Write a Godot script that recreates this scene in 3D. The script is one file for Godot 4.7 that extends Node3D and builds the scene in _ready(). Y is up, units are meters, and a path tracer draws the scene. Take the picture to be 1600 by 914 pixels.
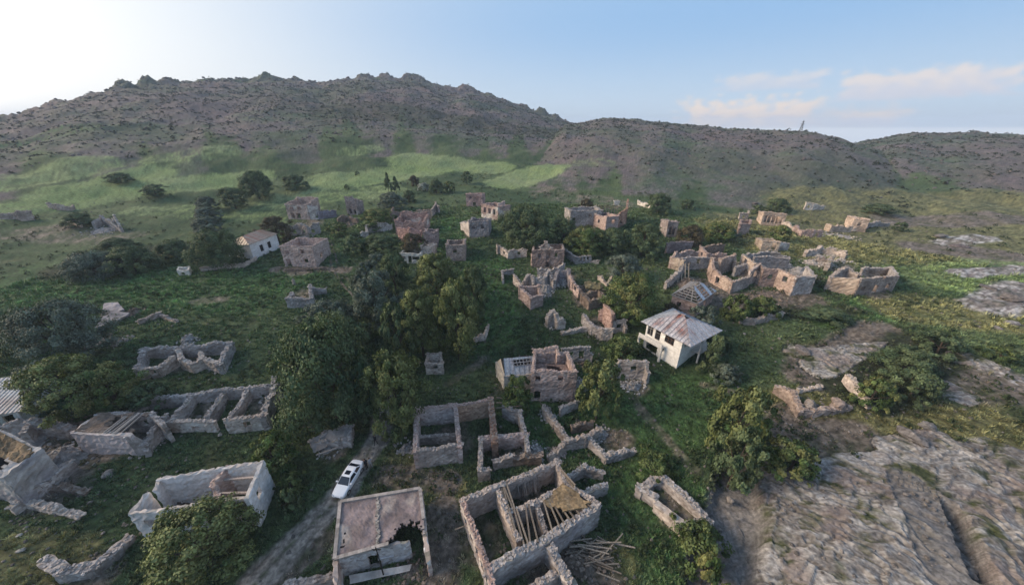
extends Node3D
# A ruined stone village on a hillside below a rocky mountain, seen from a drone some 40 m up.
# x to the side, y up, -z away from the drone.

const EYE_HEIGHT := 40.0
# the valley floor: heights by bearing (rows, degrees from straight ahead) and distance (columns, metres)
const RINGS = [0, 20, 35, 55, 80, 110, 150, 200, 260, 310]
const BEARINGS = [-90, -65, -45, -25, 0, 20, 40, 65, 90]
const VALLEY = [
	[-1, -1, -0.5, 1, 3.5, 5, 8, 13, 20, 22],
	[-1, -1, -0.5, 1.5, 4, 6, 9, 14, 22, 24],
	[-1, -1, 0, 2, 5, 7.5, 10, 15, 24, 24],
	[-1, -1, 0, 2, 7, 10, 13, 19, 28, 26],
	[0, 0, 0, 2.5, 8, 12, 15, 20, 27, 23],
	[0, 0, 0, 4, 9, 12, 15, 19, 25, 26],
	[0.5, 1, 3, 6, 9.5, 11, 12, 14, 18, 20],
	[1, 2.5, 6, 8, 10, 11, 11, 12, 15, 18],
	[1, 3, 6, 8, 10, 11, 11, 12, 15, 18]]
const RIDGES = [
	# mountain: bearing in degrees, ridge height, ridge distance
	[Vector3(-66.88, 9.2, 480), Vector3(-60.96, 27.2, 480), Vector3(-56.49, 37.7, 490), Vector3(-53.02, 44.3, 500), Vector3(-50.73, 52.2, 510), Vector3(-44.86, 71.8, 540), Vector3(-42.05, 79.2, 560), Vector3(-38.56, 84, 580), Vector3(-31.07, 95.5, 600), Vector3(-25.54, 94.2, 610), Vector3(-20.03, 102.9, 620), Vector3(-13.39, 104.5, 630), Vector3(-9.1, 94.4, 630), Vector3(-5.51, 89.6, 620), Vector3(0, 72.7, 610), Vector3(4.71, 58.2, 600), Vector3(8.03, 48.3, 590), Vector3(15.21, 21, 570), Vector3(28.03, -23.8, 560)],
	# near hill: bearing in degrees, ridge height, ridge distance
	[Vector3(-16.44, -28.8, 330), Vector3(-6.12, -10.9, 350), Vector3(0, 6.8, 380), Vector3(3.9, 24.3, 400), Vector3(8.07, 42.1, 420), Vector3(13.49, 49, 430), Vector3(18.34, 46.8, 420), Vector3(25.84, 40.8, 400), Vector3(33.2, 37.3, 380), Vector3(37.06, 37.5, 370), Vector3(40.16, 34.3, 360), Vector3(44.06, 26.9, 350), Vector3(47.8, 17.4, 340), Vector3(51.38, 10.8, 320), Vector3(53.99, 9.3, 300), Vector3(57.51, 6.8, 280)],
	# far hill: bearing in degrees, ridge height, ridge distance
	[Vector3(32.24, -31.9, 520), Vector3(40.15, 14.9, 520), Vector3(42.8, 26.8, 520), Vector3(44.48, 30.2, 510), Vector3(46.64, 36.1, 500), Vector3(49.65, 35.9, 490), Vector3(53.46, 34.5, 480), Vector3(59.52, 31.7, 470), Vector3(67.47, 28.9, 460)]]
# crags on the mountain's crest: bearing, height, width in degrees
const KNOBS = [Vector3(-49.5, 3.5, .7), Vector3(-44.2, 7.0, .8), Vector3(-42.3, 6.0, .7), Vector3(-40.6, 4.0, .9), Vector3(-37.0, 3.5, .6), Vector3(-31.2, 5.0, .8), Vector3(-28.0, 3.0, .5), Vector3(-20.2, 7.0, 1.0), Vector3(-17.4, 6.0, .8), Vector3(-14.0, 6.5, 1.2), Vector3(-12.6, 5.0, .6), Vector3(-6.4, 6.5, 1.1), Vector3(-3.2, 4.0, .6), Vector3(1.8, 4.0, .7), Vector3(4.4, 6.0, .8), Vector3(6.4, 4.0, .5)]
const FEET = [205.0, 140.0, 230.0]
const FALLS = [0.3, 0.28, 0.25]

# real-world base colours, linear
const STONE := Color(0.430, 0.385, 0.355)
const PINK := Color(0.500, 0.400, 0.365)
const PALE := Color(0.560, 0.500, 0.450)
const GREY := Color(0.420, 0.400, 0.390)
const BROWN := Color(.25, .20, .165)
const WHITE := Color(.72, .69, .65)
const ROSE := Color(.44, .33, .29)
const TIMBER := Color(.25, .21, .17)
const RUST := Color(.20, .075, .045)
const ZINC := Color(.46, .50, .56)

var used := {}
var valley := []
var ridge_h := []
var ridge_r := []
var zones := []
var zone_cells := {}
var low := FastNoiseLite.new()
var mid := FastNoiseLite.new()
var high := FastNoiseLite.new()
var ridged := FastNoiseLite.new()
var crag := FastNoiseLite.new()
var speck := FastNoiseLite.new()
var M := {}
var protos := {}
var ruin_spots := []


class Soup:
	var v := PackedVector3Array()
	var n := PackedVector3Array()
	var c := PackedColorArray()
	func tri(a: Vector3, b: Vector3, d: Vector3, ca: Color, cb: Color, cd: Color, hint: Vector3) -> void:
		var m := (d - a).cross(b - a)
		if m.length_squared() < 1e-11:
			return
		m = m.normalized()
		if m.dot(hint) < 0.0:
			v.append(a); v.append(d); v.append(b)
			c.append(ca); c.append(cd); c.append(cb)
			m = -m
		else:
			v.append(a); v.append(b); v.append(d)
			c.append(ca); c.append(cb); c.append(cd)
		n.append(m); n.append(m); n.append(m)
	func quad(a: Vector3, b: Vector3, d: Vector3, e: Vector3, hint: Vector3, col: Color) -> void:
		tri(a, b, d, col, col, col, hint)
		tri(a, d, e, col, col, col, hint)
	func box(t: Transform3D, s: Vector3, col: Color) -> void:
		for ax in 3:
			for sg in [-1.0, 1.0]:
				var nn := Vector3.ZERO
				nn[ax] = sg
				var u := Vector3.ZERO
				u[(ax + 1) % 3] = 1.0
				var w := Vector3.ZERO
				w[(ax + 2) % 3] = 1.0
				var h := s * 0.5
				quad(t * ((nn + u + w) * h), t * ((nn - u + w) * h), t * ((nn - u - w) * h), t * ((nn + u - w) * h), t.basis * nn, col)
	func beam(p: Vector3, q: Vector3, w: float, h: float, col: Color) -> void:
		var z := (q - p)
		var l := z.length()
		z = z / l
		var x := Vector3.UP.cross(z)
		x = Vector3.RIGHT if x.length() < 0.01 else x.normalized()
		box(Transform3D(Basis(x, z.cross(x), z), (p + q) * 0.5), Vector3(w, h, l), col)
	func tube(p: Vector3, q: Vector3, r0: float, r1: float, k: int, col: Color) -> void:
		var z := (q - p).normalized()
		var x := Vector3.UP.cross(z)
		x = Vector3.RIGHT if x.length() < 0.01 else x.normalized()
		var y := z.cross(x)
		for i in k:
			var a0 := TAU * i / k
			var a1 := TAU * (i + 1) / k
			var d0 := x * cos(a0) + y * sin(a0)
			var d1 := x * cos(a1) + y * sin(a1)
			quad(p + d0 * r0, p + d1 * r0, q + d1 * r1, q + d0 * r1, d0 + d1, col)
			tri(q, q + d0 * r1, q + d1 * r1, col, col, col, z)
			tri(p, p + d0 * r0, p + d1 * r0, col, col, col, -z)
	func mesh() -> ArrayMesh:
		var arr := []
		arr.resize(Mesh.ARRAY_MAX)
		arr[Mesh.ARRAY_VERTEX] = v
		arr[Mesh.ARRAY_NORMAL] = n
		arr[Mesh.ARRAY_COLOR] = c
		var m := ArrayMesh.new()
		if v.size():
			m.add_surface_from_arrays(Mesh.PRIMITIVE_TRIANGLES, arr)
		return m


# ---------------------------------------------------------------- naming
func numbered(called: String) -> String:
	var k: int = used.get(called, 0)
	used[called] = k + 1
	return called if k == 0 else "%s_%03d" % [called, k]


func thing(called: String, label: String, category: String, at: Vector3, group := "") -> Node3D:
	var o := Node3D.new()
	o.name = numbered(called)
	o.position = at
	o.set_meta("label", label)
	o.set_meta("category", category)
	if group:
		o.set_meta("group", group)
	add_child(o)
	return o


func part(called: String, m: Mesh, mat: Material, parent: Node3D, kind := "") -> MeshInstance3D:
	var o := MeshInstance3D.new()
	o.name = numbered(called) if parent == self else called
	o.mesh = m
	o.material_override = mat
	if kind:
		o.set_meta("kind", kind)
	parent.add_child(o, true)
	return o


# ---------------------------------------------------------------- terrain
func cubic(a: float, b: float, c: float, d: float, t: float) -> float:
	return b + 0.5 * t * (c - a + t * (2.0 * a - 5.0 * b + 4.0 * c - d + t * (3.0 * (b - c) + d - a)))


func prepare_terrain() -> void:
	low.seed = 3; low.frequency = 0.05; low.fractal_octaves = 3
	mid.seed = 5; mid.frequency = 0.14; mid.fractal_octaves = 3
	high.seed = 9; high.frequency = 0.7; high.fractal_octaves = 3
	speck.seed = 21; speck.frequency = 1.6; speck.fractal_octaves = 2
	ridged.seed = 12; ridged.frequency = 0.011; ridged.fractal_type = FastNoiseLite.FRACTAL_RIDGED; ridged.fractal_octaves = 4
	crag.seed = 31; crag.frequency = 0.035; crag.fractal_type = FastNoiseLite.FRACTAL_RIDGED; crag.fractal_octaves = 4
	for i in 361:
		var th := -90.0 + i * 0.5
		var k := 0
		while k < BEARINGS.size() - 2 and th >= BEARINGS[k + 1]:
			k += 1
		var t: float = (th - BEARINGS[k]) / (BEARINGS[k + 1] - BEARINGS[k])
		var row := PackedFloat32Array()
		for j in RINGS.size():
			row.append(cubic(VALLEY[maxi(k - 1, 0)][j], VALLEY[k][j], VALLEY[k + 1][j], VALLEY[mini(k + 2, BEARINGS.size() - 1)][j], t))
		valley.append(row)
	for l in RIDGES:
		var hh := PackedFloat32Array()
		var rr := PackedFloat32Array()
		for i in 721:
			var th := -90.0 + i * 0.25
			var p: Vector3 = l[0] if th <= l[0].x else l[-1]
			for k in l.size() - 1:
				if th > l[k].x and th <= l[k + 1].x:
					p = l[k].lerp(l[k + 1], (th - l[k].x) / (l[k + 1].x - l[k].x))
			hh.append(p.y)
			rr.append(p.z)
		ridge_h.append(hh)
		ridge_r.append(rr)


# (height, how much of it is hill, how near to a ridge top)
func ground(x: float, z: float) -> Vector3:
	var r := sqrt(x * x + z * z)
	var th := clampf(rad_to_deg(atan2(x, -z)), -89.99, 89.99)
	var f := (th + 90.0) * 2.0
	var i := int(f)
	f -= i
	var k := 0
	while k < 8 and r >= RINGS[k + 1]:
		k += 1
	var t: float = minf((r - RINGS[k]) / (RINGS[k + 1] - RINGS[k]), 1.0)
	var p: PackedFloat32Array = valley[i]
	var q: PackedFloat32Array = valley[i + 1]
	var ka := maxi(k - 1, 0)
	var kd := mini(k + 2, 9)
	var b := cubic(lerpf(p[ka], q[ka], f), lerpf(p[k], q[k], f), lerpf(p[k + 1], q[k + 1], f), lerpf(p[kd], q[kd], f), t)
	var h := b
	var top := 0.0
	var slope := 0.0
	h -= maxf(0.0, r - 640.0) * 0.12
	if r > 150.0:
		var g := (th + 90.0) * 4.0
		var gi := int(g)
		g -= gi
		for n in 3:
			var rh := lerpf(ridge_h[n][gi], ridge_h[n][gi + 1], g)
			if rh <= b or r < FEET[n]:
				continue
			var rr := lerpf(ridge_r[n][gi], ridge_r[n][gi + 1], g)
			var u: float = (r - FEET[n]) / (rr - FEET[n])
			var hh := 0.0
			if u <= 1.0:
				hh = b + (rh - b) * (0.55 * u + 0.45 * u * u * (3.0 - 2.0 * u))
			else:
				hh = rh - (r - rr) * FALLS[n]
			if n == 0:
				for kb in KNOBS:
					var dk: float = (th - kb.x) / kb.z
					if absf(dk) < 2.0:
						hh += kb.y * exp(-dk * dk * dk * dk * 1.2) * (.75 + .5 * crag.get_noise_2d(th * 40.0, r * 2.0)) * smoothstep(0.86, 0.97, u)
			if hh > h:
				h = hh
				slope = clampf(u * (2.6 if n == 0 else 4.5) - (0.1 if n == 0 else 0.0), 0.0, 1.0) * clampf((rh - b) / 16.0, 0.0, 1.0)
				top = (1.0 if n == 0 else 0.35) * smoothstep(0.7, 0.97, u)
	return Vector3(h, slope, top)


func zone_at(x: float, z: float, id: int) -> float:
	var best := 0.0
	var cell: Array = zone_cells.get(Vector2i(floori(x / 12.0), floori(z / 12.0)), [])
	for e in cell:
		if e[3] == id:
			best = maxf(best, zone_weight(e, x, z))
	return best


func zone_weight(e: Array, x: float, z: float) -> float:
	var a: Vector2 = e[0]
	var ab: Vector2 = e[1] - a
	var pa := Vector2(x, z) - a
	var l := ab.length_squared()
	var t := clampf(pa.dot(ab) / l, 0.0, 1.0) if l > 0.0 else 0.0
	return e[4] * (1.0 - smoothstep(0.55, 1.0, (pa - ab * t).length() / e[2]))


func zone(a: Vector2, b: Vector2, radius: float, id: int, strength := 1.0) -> void:
	var e := [a, b, radius, id, strength]
	zones.append(e)
	var lo := Vector2(minf(a.x, b.x), minf(a.y, b.y)) - Vector2.ONE * radius
	var hi := Vector2(maxf(a.x, b.x), maxf(a.y, b.y)) + Vector2.ONE * radius
	for i in range(floori(lo.x / 12.0), floori(hi.x / 12.0) + 1):
		for j in range(floori(lo.y / 12.0), floori(hi.y / 12.0) + 1):
			var key := Vector2i(i, j)
			if not zone_cells.has(key):
				zone_cells[key] = []
			zone_cells[key].append(e)


func relief(x: float, z: float, g: Vector3) -> float:
	var r := sqrt(x * x + z * z)
	var h := low.get_noise_2d(x, z) * 0.5 + low.get_noise_2d(x * .5 + 90.0, z * .5) * 4.5 * smoothstep(150.0, 200.0, r) * .45 + mid.get_noise_2d(x, z) * 0.22
	if g.y > 0.0:
		var rough := lerpf(0.75, 0.35, smoothstep(5.0, 12.0, rad_to_deg(atan2(x, -z))))
		h += rough * g.y * ((ridged.get_noise_2d(x, z) - 0.1) * 2.2 + low.get_noise_2d(x * 0.7, z * 0.7) * 1.8)
		var th := rad_to_deg(atan2(x, -z))
		h += g.y * (1.0 - g.z * 0.6) * low.get_noise_2d(th * 1.7, r * 0.08) * 5.0 * rough
		h += rough * maxf(g.z * 0.62, g.y * 0.07) * (crag.get_noise_2d(x, z) + 0.1) * 7.5
	else:
		var rock := zone_at(x, z, 1)
		if rock > 0.0:
			var s := (x * 0.35 - z * 0.9) * 0.5 + mid.get_noise_2d(x * 0.8, z * 0.8) * 3.2
			var step := s - floorf(s)
			h += rock * (smoothstep(0.0, 0.22, step) - step) * 0.35
			var along := x * 0.93 + z * 0.36
			var across := z * 0.93 - x * 0.36
			h += rock * (crag.get_noise_2d(along * 1.1, across * 3.2) * 0.16 + high.get_noise_2d(along * 0.4, across * 1.1) * 0.12)
		var cut := zone_at(x, z, 8)
		if cut > 0.0:
			h -= cut * 1.5
	return h


func terr(x: float, z: float) -> float:
	var g := ground(x, z)
	return g.x + relief(x, z, g)


func on(p: Vector2, up := 0.0) -> Vector3:
	return Vector3(p.x, terr(p.x, p.y) + up, p.y)


const ZONE_COLORS = [Color(.155, .130, .108), Color(.24, .212, .19), Color(.150, .146, .068), Color(.036, .043, .024), Color(.165, .225, .09), Color(.055, .10, .038), Color(.26, .235, .21), Color(.075, .055, .042), Color(.10, .09, .08)]


func ground_color(x: float, z: float, g: Vector3) -> Color:
	var a := low.get_noise_2d(x * 0.5 + 300.0, z * 0.5)
	var b := mid.get_noise_2d(x + 70.0, z - 40.0)
	var c := high.get_noise_2d(x, z)
	var d := speck.get_noise_2d(x, z)
	var grass := Color(.044, .074, .034).lerp(Color(.084, .116, .054), clampf(0.5 + a * 1.1 + b * 0.5, 0.0, 1.0))
	grass = grass.lerp(Color(.085, .08, .042), clampf(b * 1.3 + c * 0.5 - 0.4, 0.0, 0.5))
	var col := grass
	if g.y > 0.0:
		var e := crag.get_noise_2d(x * 0.8, z * 0.8)
		var scree := Color(.115, .108, .112).lerp(Color(.140, .122, .118), clampf(0.5 + a, 0.0, 1.0))
		var turf := Color(.076, .108, .066).lerp(Color(.104, .130, .080), clampf(0.5 + b, 0.0, 1.0))
		var m := clampf(0.16 + 0.9 * e + 0.9 * a + 0.5 * b, 0.0, 1.0)
		var hillside := turf.lerp(scree, m)
		hillside = hillside.lerp(Color(.16, .145, .135), clampf(c * 1.5 + e - 0.55, 0.0, 0.8))
		hillside = hillside.lerp(Color(.038, .048, .03), clampf(d * 1.3 - c * 0.8 - 0.15, 0.0, 0.85))
		hillside = hillside.lerp(Color(.085, .105, .055), g.z * .8 * smoothstep(5.0, 12.0, rad_to_deg(atan2(x, -z))))
		hillside = hillside.lerp(Color(.155, .122, .124), clampf(ridged.get_noise_2d(x * .8 + 500.0, z * .8) * .9, 0.0, .55))
		var broad := low.get_noise_2d(x * .16 + 700.0, z * .16)
		hillside = hillside.lerp(Color(.058, .080, .052), clampf(broad * 1.6, 0.0, .6))
		hillside = hillside.lerp(Color(.140, .108, .108), clampf(-broad * 1.5, 0.0, .55))
		col = grass.lerp(hillside, smoothstep(0.0, 0.45, g.y + b * 0.25 + low.get_noise_2d(rad_to_deg(atan2(x, -z)) * 3.0 + 40.0, sqrt(x * x + z * z) * 0.07) * 0.9))
	var cell: Array = zone_cells.get(Vector2i(floori(x / 12.0), floori(z / 12.0)), [])
	for e in cell:
		var w: float = zone_weight(e, x, z)
		if w > 0.0:
			var id: int = e[3]
			var edge := clampf(w * 1.7 - 0.35 + b * 0.7 + c * 0.45, 0.0, 1.0) * minf(1.0, w * 2.5)
			var zc: Color = ZONE_COLORS[id]
			if id == 1:
				var al := x * 0.93 + z * 0.36
				var ac := z * 0.93 - x * 0.36
				var lichen := clampf(0.5 + high.get_noise_2d(al * 0.5, ac * 1.6) * 1.5 + d * 0.6 + c * 0.4, 0.0, 1.0)
				zc = Color(.19, .16, .15).lerp(Color(.55, .52, .49), lichen * clampf(0.7 + b * 1.8, 0.0, 1.0))
				zc = zc.lerp(Color(.045, .055, .025), clampf(b * 2.0 - c * 1.2 - 0.5, 0.0, 0.85))
				if g.y > 0.1:
					zc = zc * 0.75
			elif id == 4:
				zc = zc.lerp(Color(.20, .245, .12), clampf(0.4 + a, 0.0, 1.0))
			else:
				zc = zc * (1.0 + c * 0.5 + b * 0.3)
			col = col.lerp(zc, edge)
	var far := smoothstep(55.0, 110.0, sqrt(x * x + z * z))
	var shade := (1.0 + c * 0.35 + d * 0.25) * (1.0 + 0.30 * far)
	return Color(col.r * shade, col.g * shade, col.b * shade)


func build_ground() -> void:
	var az := PackedFloat32Array()
	var a := -72.0
	while a < 72.0:
		az.append(a)
		a += 0.16
	while a < 288.0:
		az.append(a)
		a += 4.0
	az.append(288.0)
	var rs := PackedFloat32Array([0.5, 4.0, 7.0])
	var r := 9.0
	while r < 1000.0:
		rs.append(r)
		r += maxf(0.24, r * 0.0098)
	rs.append(1500.0)
	rs.append(3500.0)
	var na := az.size()
	var nr := rs.size()
	var v := PackedVector3Array()
	var c := PackedColorArray()
	v.resize(na * nr)
	c.resize(na * nr)
	for i in na:
		var sx := sin(deg_to_rad(az[i]))
		var cz := cos(deg_to_rad(az[i]))
		for j in nr:
			var x := sx * rs[j]
			var z := -cz * rs[j]
			var g := ground(x, z)
			var sunk := 0.0
			if rs[j] < 75.0 and x > 15.0:
				sunk = 0.4 * smoothstep(0.15, 0.4, zone_at(x, z, 1))
			v[i * nr + j] = Vector3(x, maxf(g.x + relief(x, z, g) - sunk, -30.0 - maxf(0.0, rs[j] - 700.0) * 0.1), z)
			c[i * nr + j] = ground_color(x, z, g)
	var idx := PackedInt32Array()
	idx.resize((na - 1) * (nr - 1) * 6)
	var k := 0
	for i in na - 1:
		for j in nr - 1:
			var p := i * nr + j
			idx[k] = p; idx[k + 1] = p + nr; idx[k + 2] = p + nr + 1
			idx[k + 3] = p; idx[k + 4] = p + nr + 1; idx[k + 5] = p + 1
			k += 6
	for t in range(0, 6, 6):
		var u := (v[idx[2]] - v[idx[0]]).cross(v[idx[1]] - v[idx[0]])
		if u.y < 0.0:
			for q in range(0, k, 3):
				var s := idx[q + 1]
				idx[q + 1] = idx[q + 2]
				idx[q + 2] = s
	var nm := PackedVector3Array()
	nm.resize(na * nr)
	for i in na:
		for j in nr:
			var e := v[mini(i + 1, na - 1) * nr + j] - v[maxi(i - 1, 0) * nr + j]
			var f := v[i * nr + mini(j + 1, nr - 1)] - v[i * nr + maxi(j - 1, 0)]
			var m := e.cross(f)
			nm[i * nr + j] = (m if m.y > 0.0 else -m).normalized()
	var arr := []
	arr.resize(Mesh.ARRAY_MAX)
	arr[Mesh.ARRAY_VERTEX] = v
	arr[Mesh.ARRAY_NORMAL] = nm
	arr[Mesh.ARRAY_COLOR] = c
	arr[Mesh.ARRAY_INDEX] = idx
	var mesh := ArrayMesh.new()
	mesh.add_surface_from_arrays(Mesh.PRIMITIVE_TRIANGLES, arr)
	var o := part("ground", mesh, M.earth, self, "structure")
	o.set_meta("label", "grassy valley slopes rising to rocky scrub covered hills and a mountain")


# the bare bedrock on the eastern side: tilted slabs with open joints, lichen, moss patches and darker cracks
func build_outcrop() -> void:
	var joints := FastNoiseLite.new()
	joints.noise_type = FastNoiseLite.TYPE_CELLULAR
	joints.cellular_return_type = FastNoiseLite.RETURN_DISTANCE2_SUB
	joints.fractal_type = FastNoiseLite.FRACTAL_NONE
	joints.frequency = 0.34
	joints.seed = 17
	var blocks: FastNoiseLite = joints.duplicate()
	blocks.cellular_return_type = FastNoiseLite.RETURN_CELL_VALUE
	var s := Soup.new()
	var step := 0.17
	var nx := 340
	var nz := 230
	var pts := []
	var cols := []
	var keep := PackedByteArray()
	keep.resize((nx + 1) * (nz + 1))
	pts.resize(keep.size())
	cols.resize(keep.size())
	for i in nx + 1:
		for j in nz + 1:
			var x := 17.0 + i * step
			var z := -46.0 + j * step
			var m := zone_at(x, z, 1) + mid.get_noise_2d(x * 2.0, z * 2.0) * .35
			if m < .10:
				continue
			var q := i * (nz + 1) + j
			keep[q] = 1
			var soft := maxf(zone_at(x, z, 6), zone_at(x, z, 8))
			var wx := x + mid.get_noise_2d(x * 3.0, z * 3.0) * .8
			var wz := z + mid.get_noise_2d(x * 3.0 + 50.0, z * 3.0) * .8
			var al := wx * 0.93 + wz * 0.36
			var ac := wz * 0.93 - wx * 0.36
			var e := joints.get_noise_2d(al * .42, ac * 1.5) + 1.0
			var e2 := joints.get_noise_2d(al * 1.3 + 70.0, ac * 3.6) + 1.0
			var bv := blocks.get_noise_2d(al * .42, ac * 1.5)
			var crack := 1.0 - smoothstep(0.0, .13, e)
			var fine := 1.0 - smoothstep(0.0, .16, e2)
			var n := high.get_noise_2d(al * .6, ac * 1.8)
			var y := bv * .08 - crack * .13 - fine * .045 + n * .05 + speck.get_noise_2d(x * 1.5, z * 1.5) * .03
			y = lerpf(y, -.28 + n * .04, smoothstep(.25, .6, soft)) - .45 * (1.0 - smoothstep(.10, .34, m)) + .04
			pts[q] = Vector3(x, terr(x, z) + y, z)
			var lichen := clampf(.5 + bv * .35 + n * 1.0 + speck.get_noise_2d(x * 2.0, z * 2.0) * .7, 0.0, 1.0)
			var base := Color(.17, .155, .145).lerp(Color(.43, .415, .40), lichen)
			base = base.lerp(Color(.25, .205, .19), clampf(mid.get_noise_2d(x + 20.0, z) * 2.2, 0.0, .7))
			var moss_and_cracks := clampf((crack + fine * .4) * .9 + mid.get_noise_2d(x * 1.6, z * 1.6 + 9.0) * 2.0 - .3, 0.0, 1.0)  # moss patches by noise, and the same dark green along the cracks
			base = base.lerp(Color(.070, .082, .036), moss_and_cracks)
			base = base.lerp(Color(.21, .20, .195) * (1.0 + n * .3), smoothstep(.2, .6, soft) * .9)
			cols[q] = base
	for i in nx:
		for j in nz:
			var a := i * (nz + 1) + j
			var b := a + nz + 1
			if keep[a] and keep[b] and keep[a + 1] and keep[b + 1]:
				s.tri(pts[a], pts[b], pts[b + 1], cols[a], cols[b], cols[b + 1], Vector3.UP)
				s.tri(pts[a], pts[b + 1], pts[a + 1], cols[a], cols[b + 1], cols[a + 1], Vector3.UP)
	var o := part("bedrock_outcrop", s.mesh(), M.rock, self, "structure")
	o.set_meta("label", "bare pale bedrock with cracks, lichen and a worn channel on the eastern side")


func strip(called: String, label: String, pts: Array, w0: float, w1: float, up: float, tone: Color) -> void:
	var curve := Curve3D.new()
	for p in pts:
		curve.add_point(Vector3(p.x, 0, p.y))
	for i in range(1, pts.size() - 1):
		var t: Vector2 = (pts[i + 1] - pts[i - 1]) * 0.2
		curve.set_point_in(i, Vector3(-t.x, 0, -t.y))
		curve.set_point_out(i, Vector3(t.x, 0, t.y))
	var l := curve.get_baked_length()
	var n := int(l / 0.35)
	var s := Soup.new()
	var prev := []
	var prev_c := []
	for i in n + 1:
		var t := float(i) / n
		var p := curve.sample_baked(t * l)
		var q := curve.sample_baked(minf(t * l + 0.3, l)) - curve.sample_baked(maxf(t * l - 0.3, 0.0))
		var side := Vector3(-q.z, 0, q.x).normalized()
		var w := lerpf(w0, w1, t)
		var row := []
		var row_c := []
		for k in 9:
			var e := (k / 8.0 - 0.5) * 2.0
			var wob := 1.0 + 0.18 * mid.get_noise_2d(p.x * 3.0 + k * 30.0, p.z * 3.0) if absf(e) > 0.9 else 1.0
			var x := p.x + side.x * e * w * 0.5 * wob
			var z := p.z + side.z * e * w * 0.5 * wob
			row.append(Vector3(x, terr(x, z) + (up * (1.0 - e * e * e * e) - 0.04 * e * e), z))
			var rut := 0.22 * (1.0 if absf(absf(e) - 0.45) < 0.15 else 0.0)
			var f := 1.0 + rut + 0.45 * high.get_noise_2d(x, z) + 0.3 * mid.get_noise_2d(x, z)
			var rc := Color(tone.r * f, tone.g * f, tone.b * f)
			if w > 1.5 and (absf(e) < 0.2 or absf(e) > 0.85):
				rc = rc.lerp(Color(.075, .095, .045), clampf(.45 + high.get_noise_2d(x * 2.0, z * 2.0) * 1.6, 0.0, .85))
			row_c.append(rc)
		if i:
			for k in 8:
				s.tri(prev[k], prev[k + 1], row[k + 1], prev_c[k], prev_c[k + 1], row_c[k + 1], Vector3.UP)
				s.tri(prev[k], row[k + 1], row[k], prev_c[k], row_c[k + 1], row_c[k], Vector3.UP)
		prev = row
		prev_c = row_c
	var o := part(called, s.mesh(), M.earth, self, "structure")
	o.set_meta("label", label)


# ---------------------------------------------------------------- materials
func noise_tex(size: int, freq: float, kind: int, dark: Color, light: Color, normal := false, strength := 4.0, seed_ := 1) -> NoiseTexture2D:
	var n := FastNoiseLite.new()
	n.seed = seed_
	n.frequency = freq
	if kind == 1:
		n.noise_type = FastNoiseLite.TYPE_CELLULAR
		n.cellular_return_type = FastNoiseLite.RETURN_DISTANCE2_SUB if normal else FastNoiseLite.RETURN_CELL_VALUE
		n.cellular_jitter = 0.8
		n.fractal_type = FastNoiseLite.FRACTAL_NONE
	else:
		n.fractal_octaves = 5
		n.fractal_gain = 0.6
	var t := NoiseTexture2D.new()
	t.width = size
	t.height = size
	t.seamless = true
	t.noise = n
	if normal:
		t.as_normal_map = true
		t.bump_strength = strength
	else:
		var g := Gradient.new()
		if kind == 1:
			g.offsets = PackedFloat32Array([0.0, 0.3, 0.7, 1.0])
			g.colors = PackedColorArray([dark, dark.lerp(light, 0.45), dark.lerp(light, 0.6), light])
		else:
			g.offsets = PackedFloat32Array([0.2, 0.8])
			g.colors = PackedColorArray([dark, light])
		t.color_ramp = g
	return t


func plain_mat(rough: float, tex: Texture2D = null, scale := 0.25, normal: Texture2D = null, ns := 1.0) -> StandardMaterial3D:
	var m := StandardMaterial3D.new()
	m.vertex_color_use_as_albedo = true
	m.roughness = rough
	m.metallic_specular = 0.3
	if tex or normal:
		m.uv1_triplanar = true
		m.uv1_world_triplanar = true
		m.uv1_scale = Vector3.ONE * scale
	m.albedo_texture = tex
	if normal:
		m.normal_enabled = true
		m.normal_texture = normal
		m.normal_scale = ns
	return m


func make_materials() -> void:
	var grain := noise_tex(512, 0.012, 0, Color(.66, .66, .66), Color(1, 1, 1))
	var grain_n := noise_tex(512, 0.02, 0, Color.BLACK, Color.WHITE, true, 6.0)
	var cells := noise_tex(1024, 0.028, 1, Color(.70, .67, .66), Color(1, 1, 1), false, 0, 4)
	var cells_n := noise_tex(1024, 0.028, 1, Color.BLACK, Color.WHITE, true, 5.0, 4)
	M.earth = plain_mat(0.95, grain, 0.23, grain_n, 0.8)
	M.masonry = plain_mat(0.92, cells, 0.125, cells_n, 0.55)
	var soft_grain := noise_tex(512, 0.012, 0, Color(.86, .86, .86), Color(1, 1, 1))
	M.plaster = plain_mat(0.9, soft_grain, 0.3, grain_n, 0.4)
	M.wood = plain_mat(0.85, grain, 0.9)
	M.metal = plain_mat(0.45, grain, 0.4)
	M.metal.metallic_specular = 0.5
	M.rock = plain_mat(0.93, grain, 0.35, grain_n, 1.0)
	M.bark = plain_mat(0.95, grain, 1.2)
	M.leaf = plain_mat(0.65)
	M.leaf.backlight_enabled = true
	M.leaf.backlight = Color(.42, .48, .26)
	M.paint = plain_mat(0.28)
	M.paint.metallic_specular = 0.5
	M.paint.clearcoat_enabled = true
	M.paint.clearcoat = 0.6
	M.paint.clearcoat_roughness = 0.1
	M.dark_glass = plain_mat(0.08)
	M.dark_glass.metallic_specular = 0.6
	M.rubber = plain_mat(0.85)
	M.cloth = plain_mat(0.9)


# ---------------------------------------------------------------- masonry
func hash2(a: float, b: float, c: float) -> float:
	var s := sin(a * 12.9898 + b * 78.233 + c * 37.719) * 43758.5453
	return (s - floorf(s)) * 2.0 - 1.0


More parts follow.
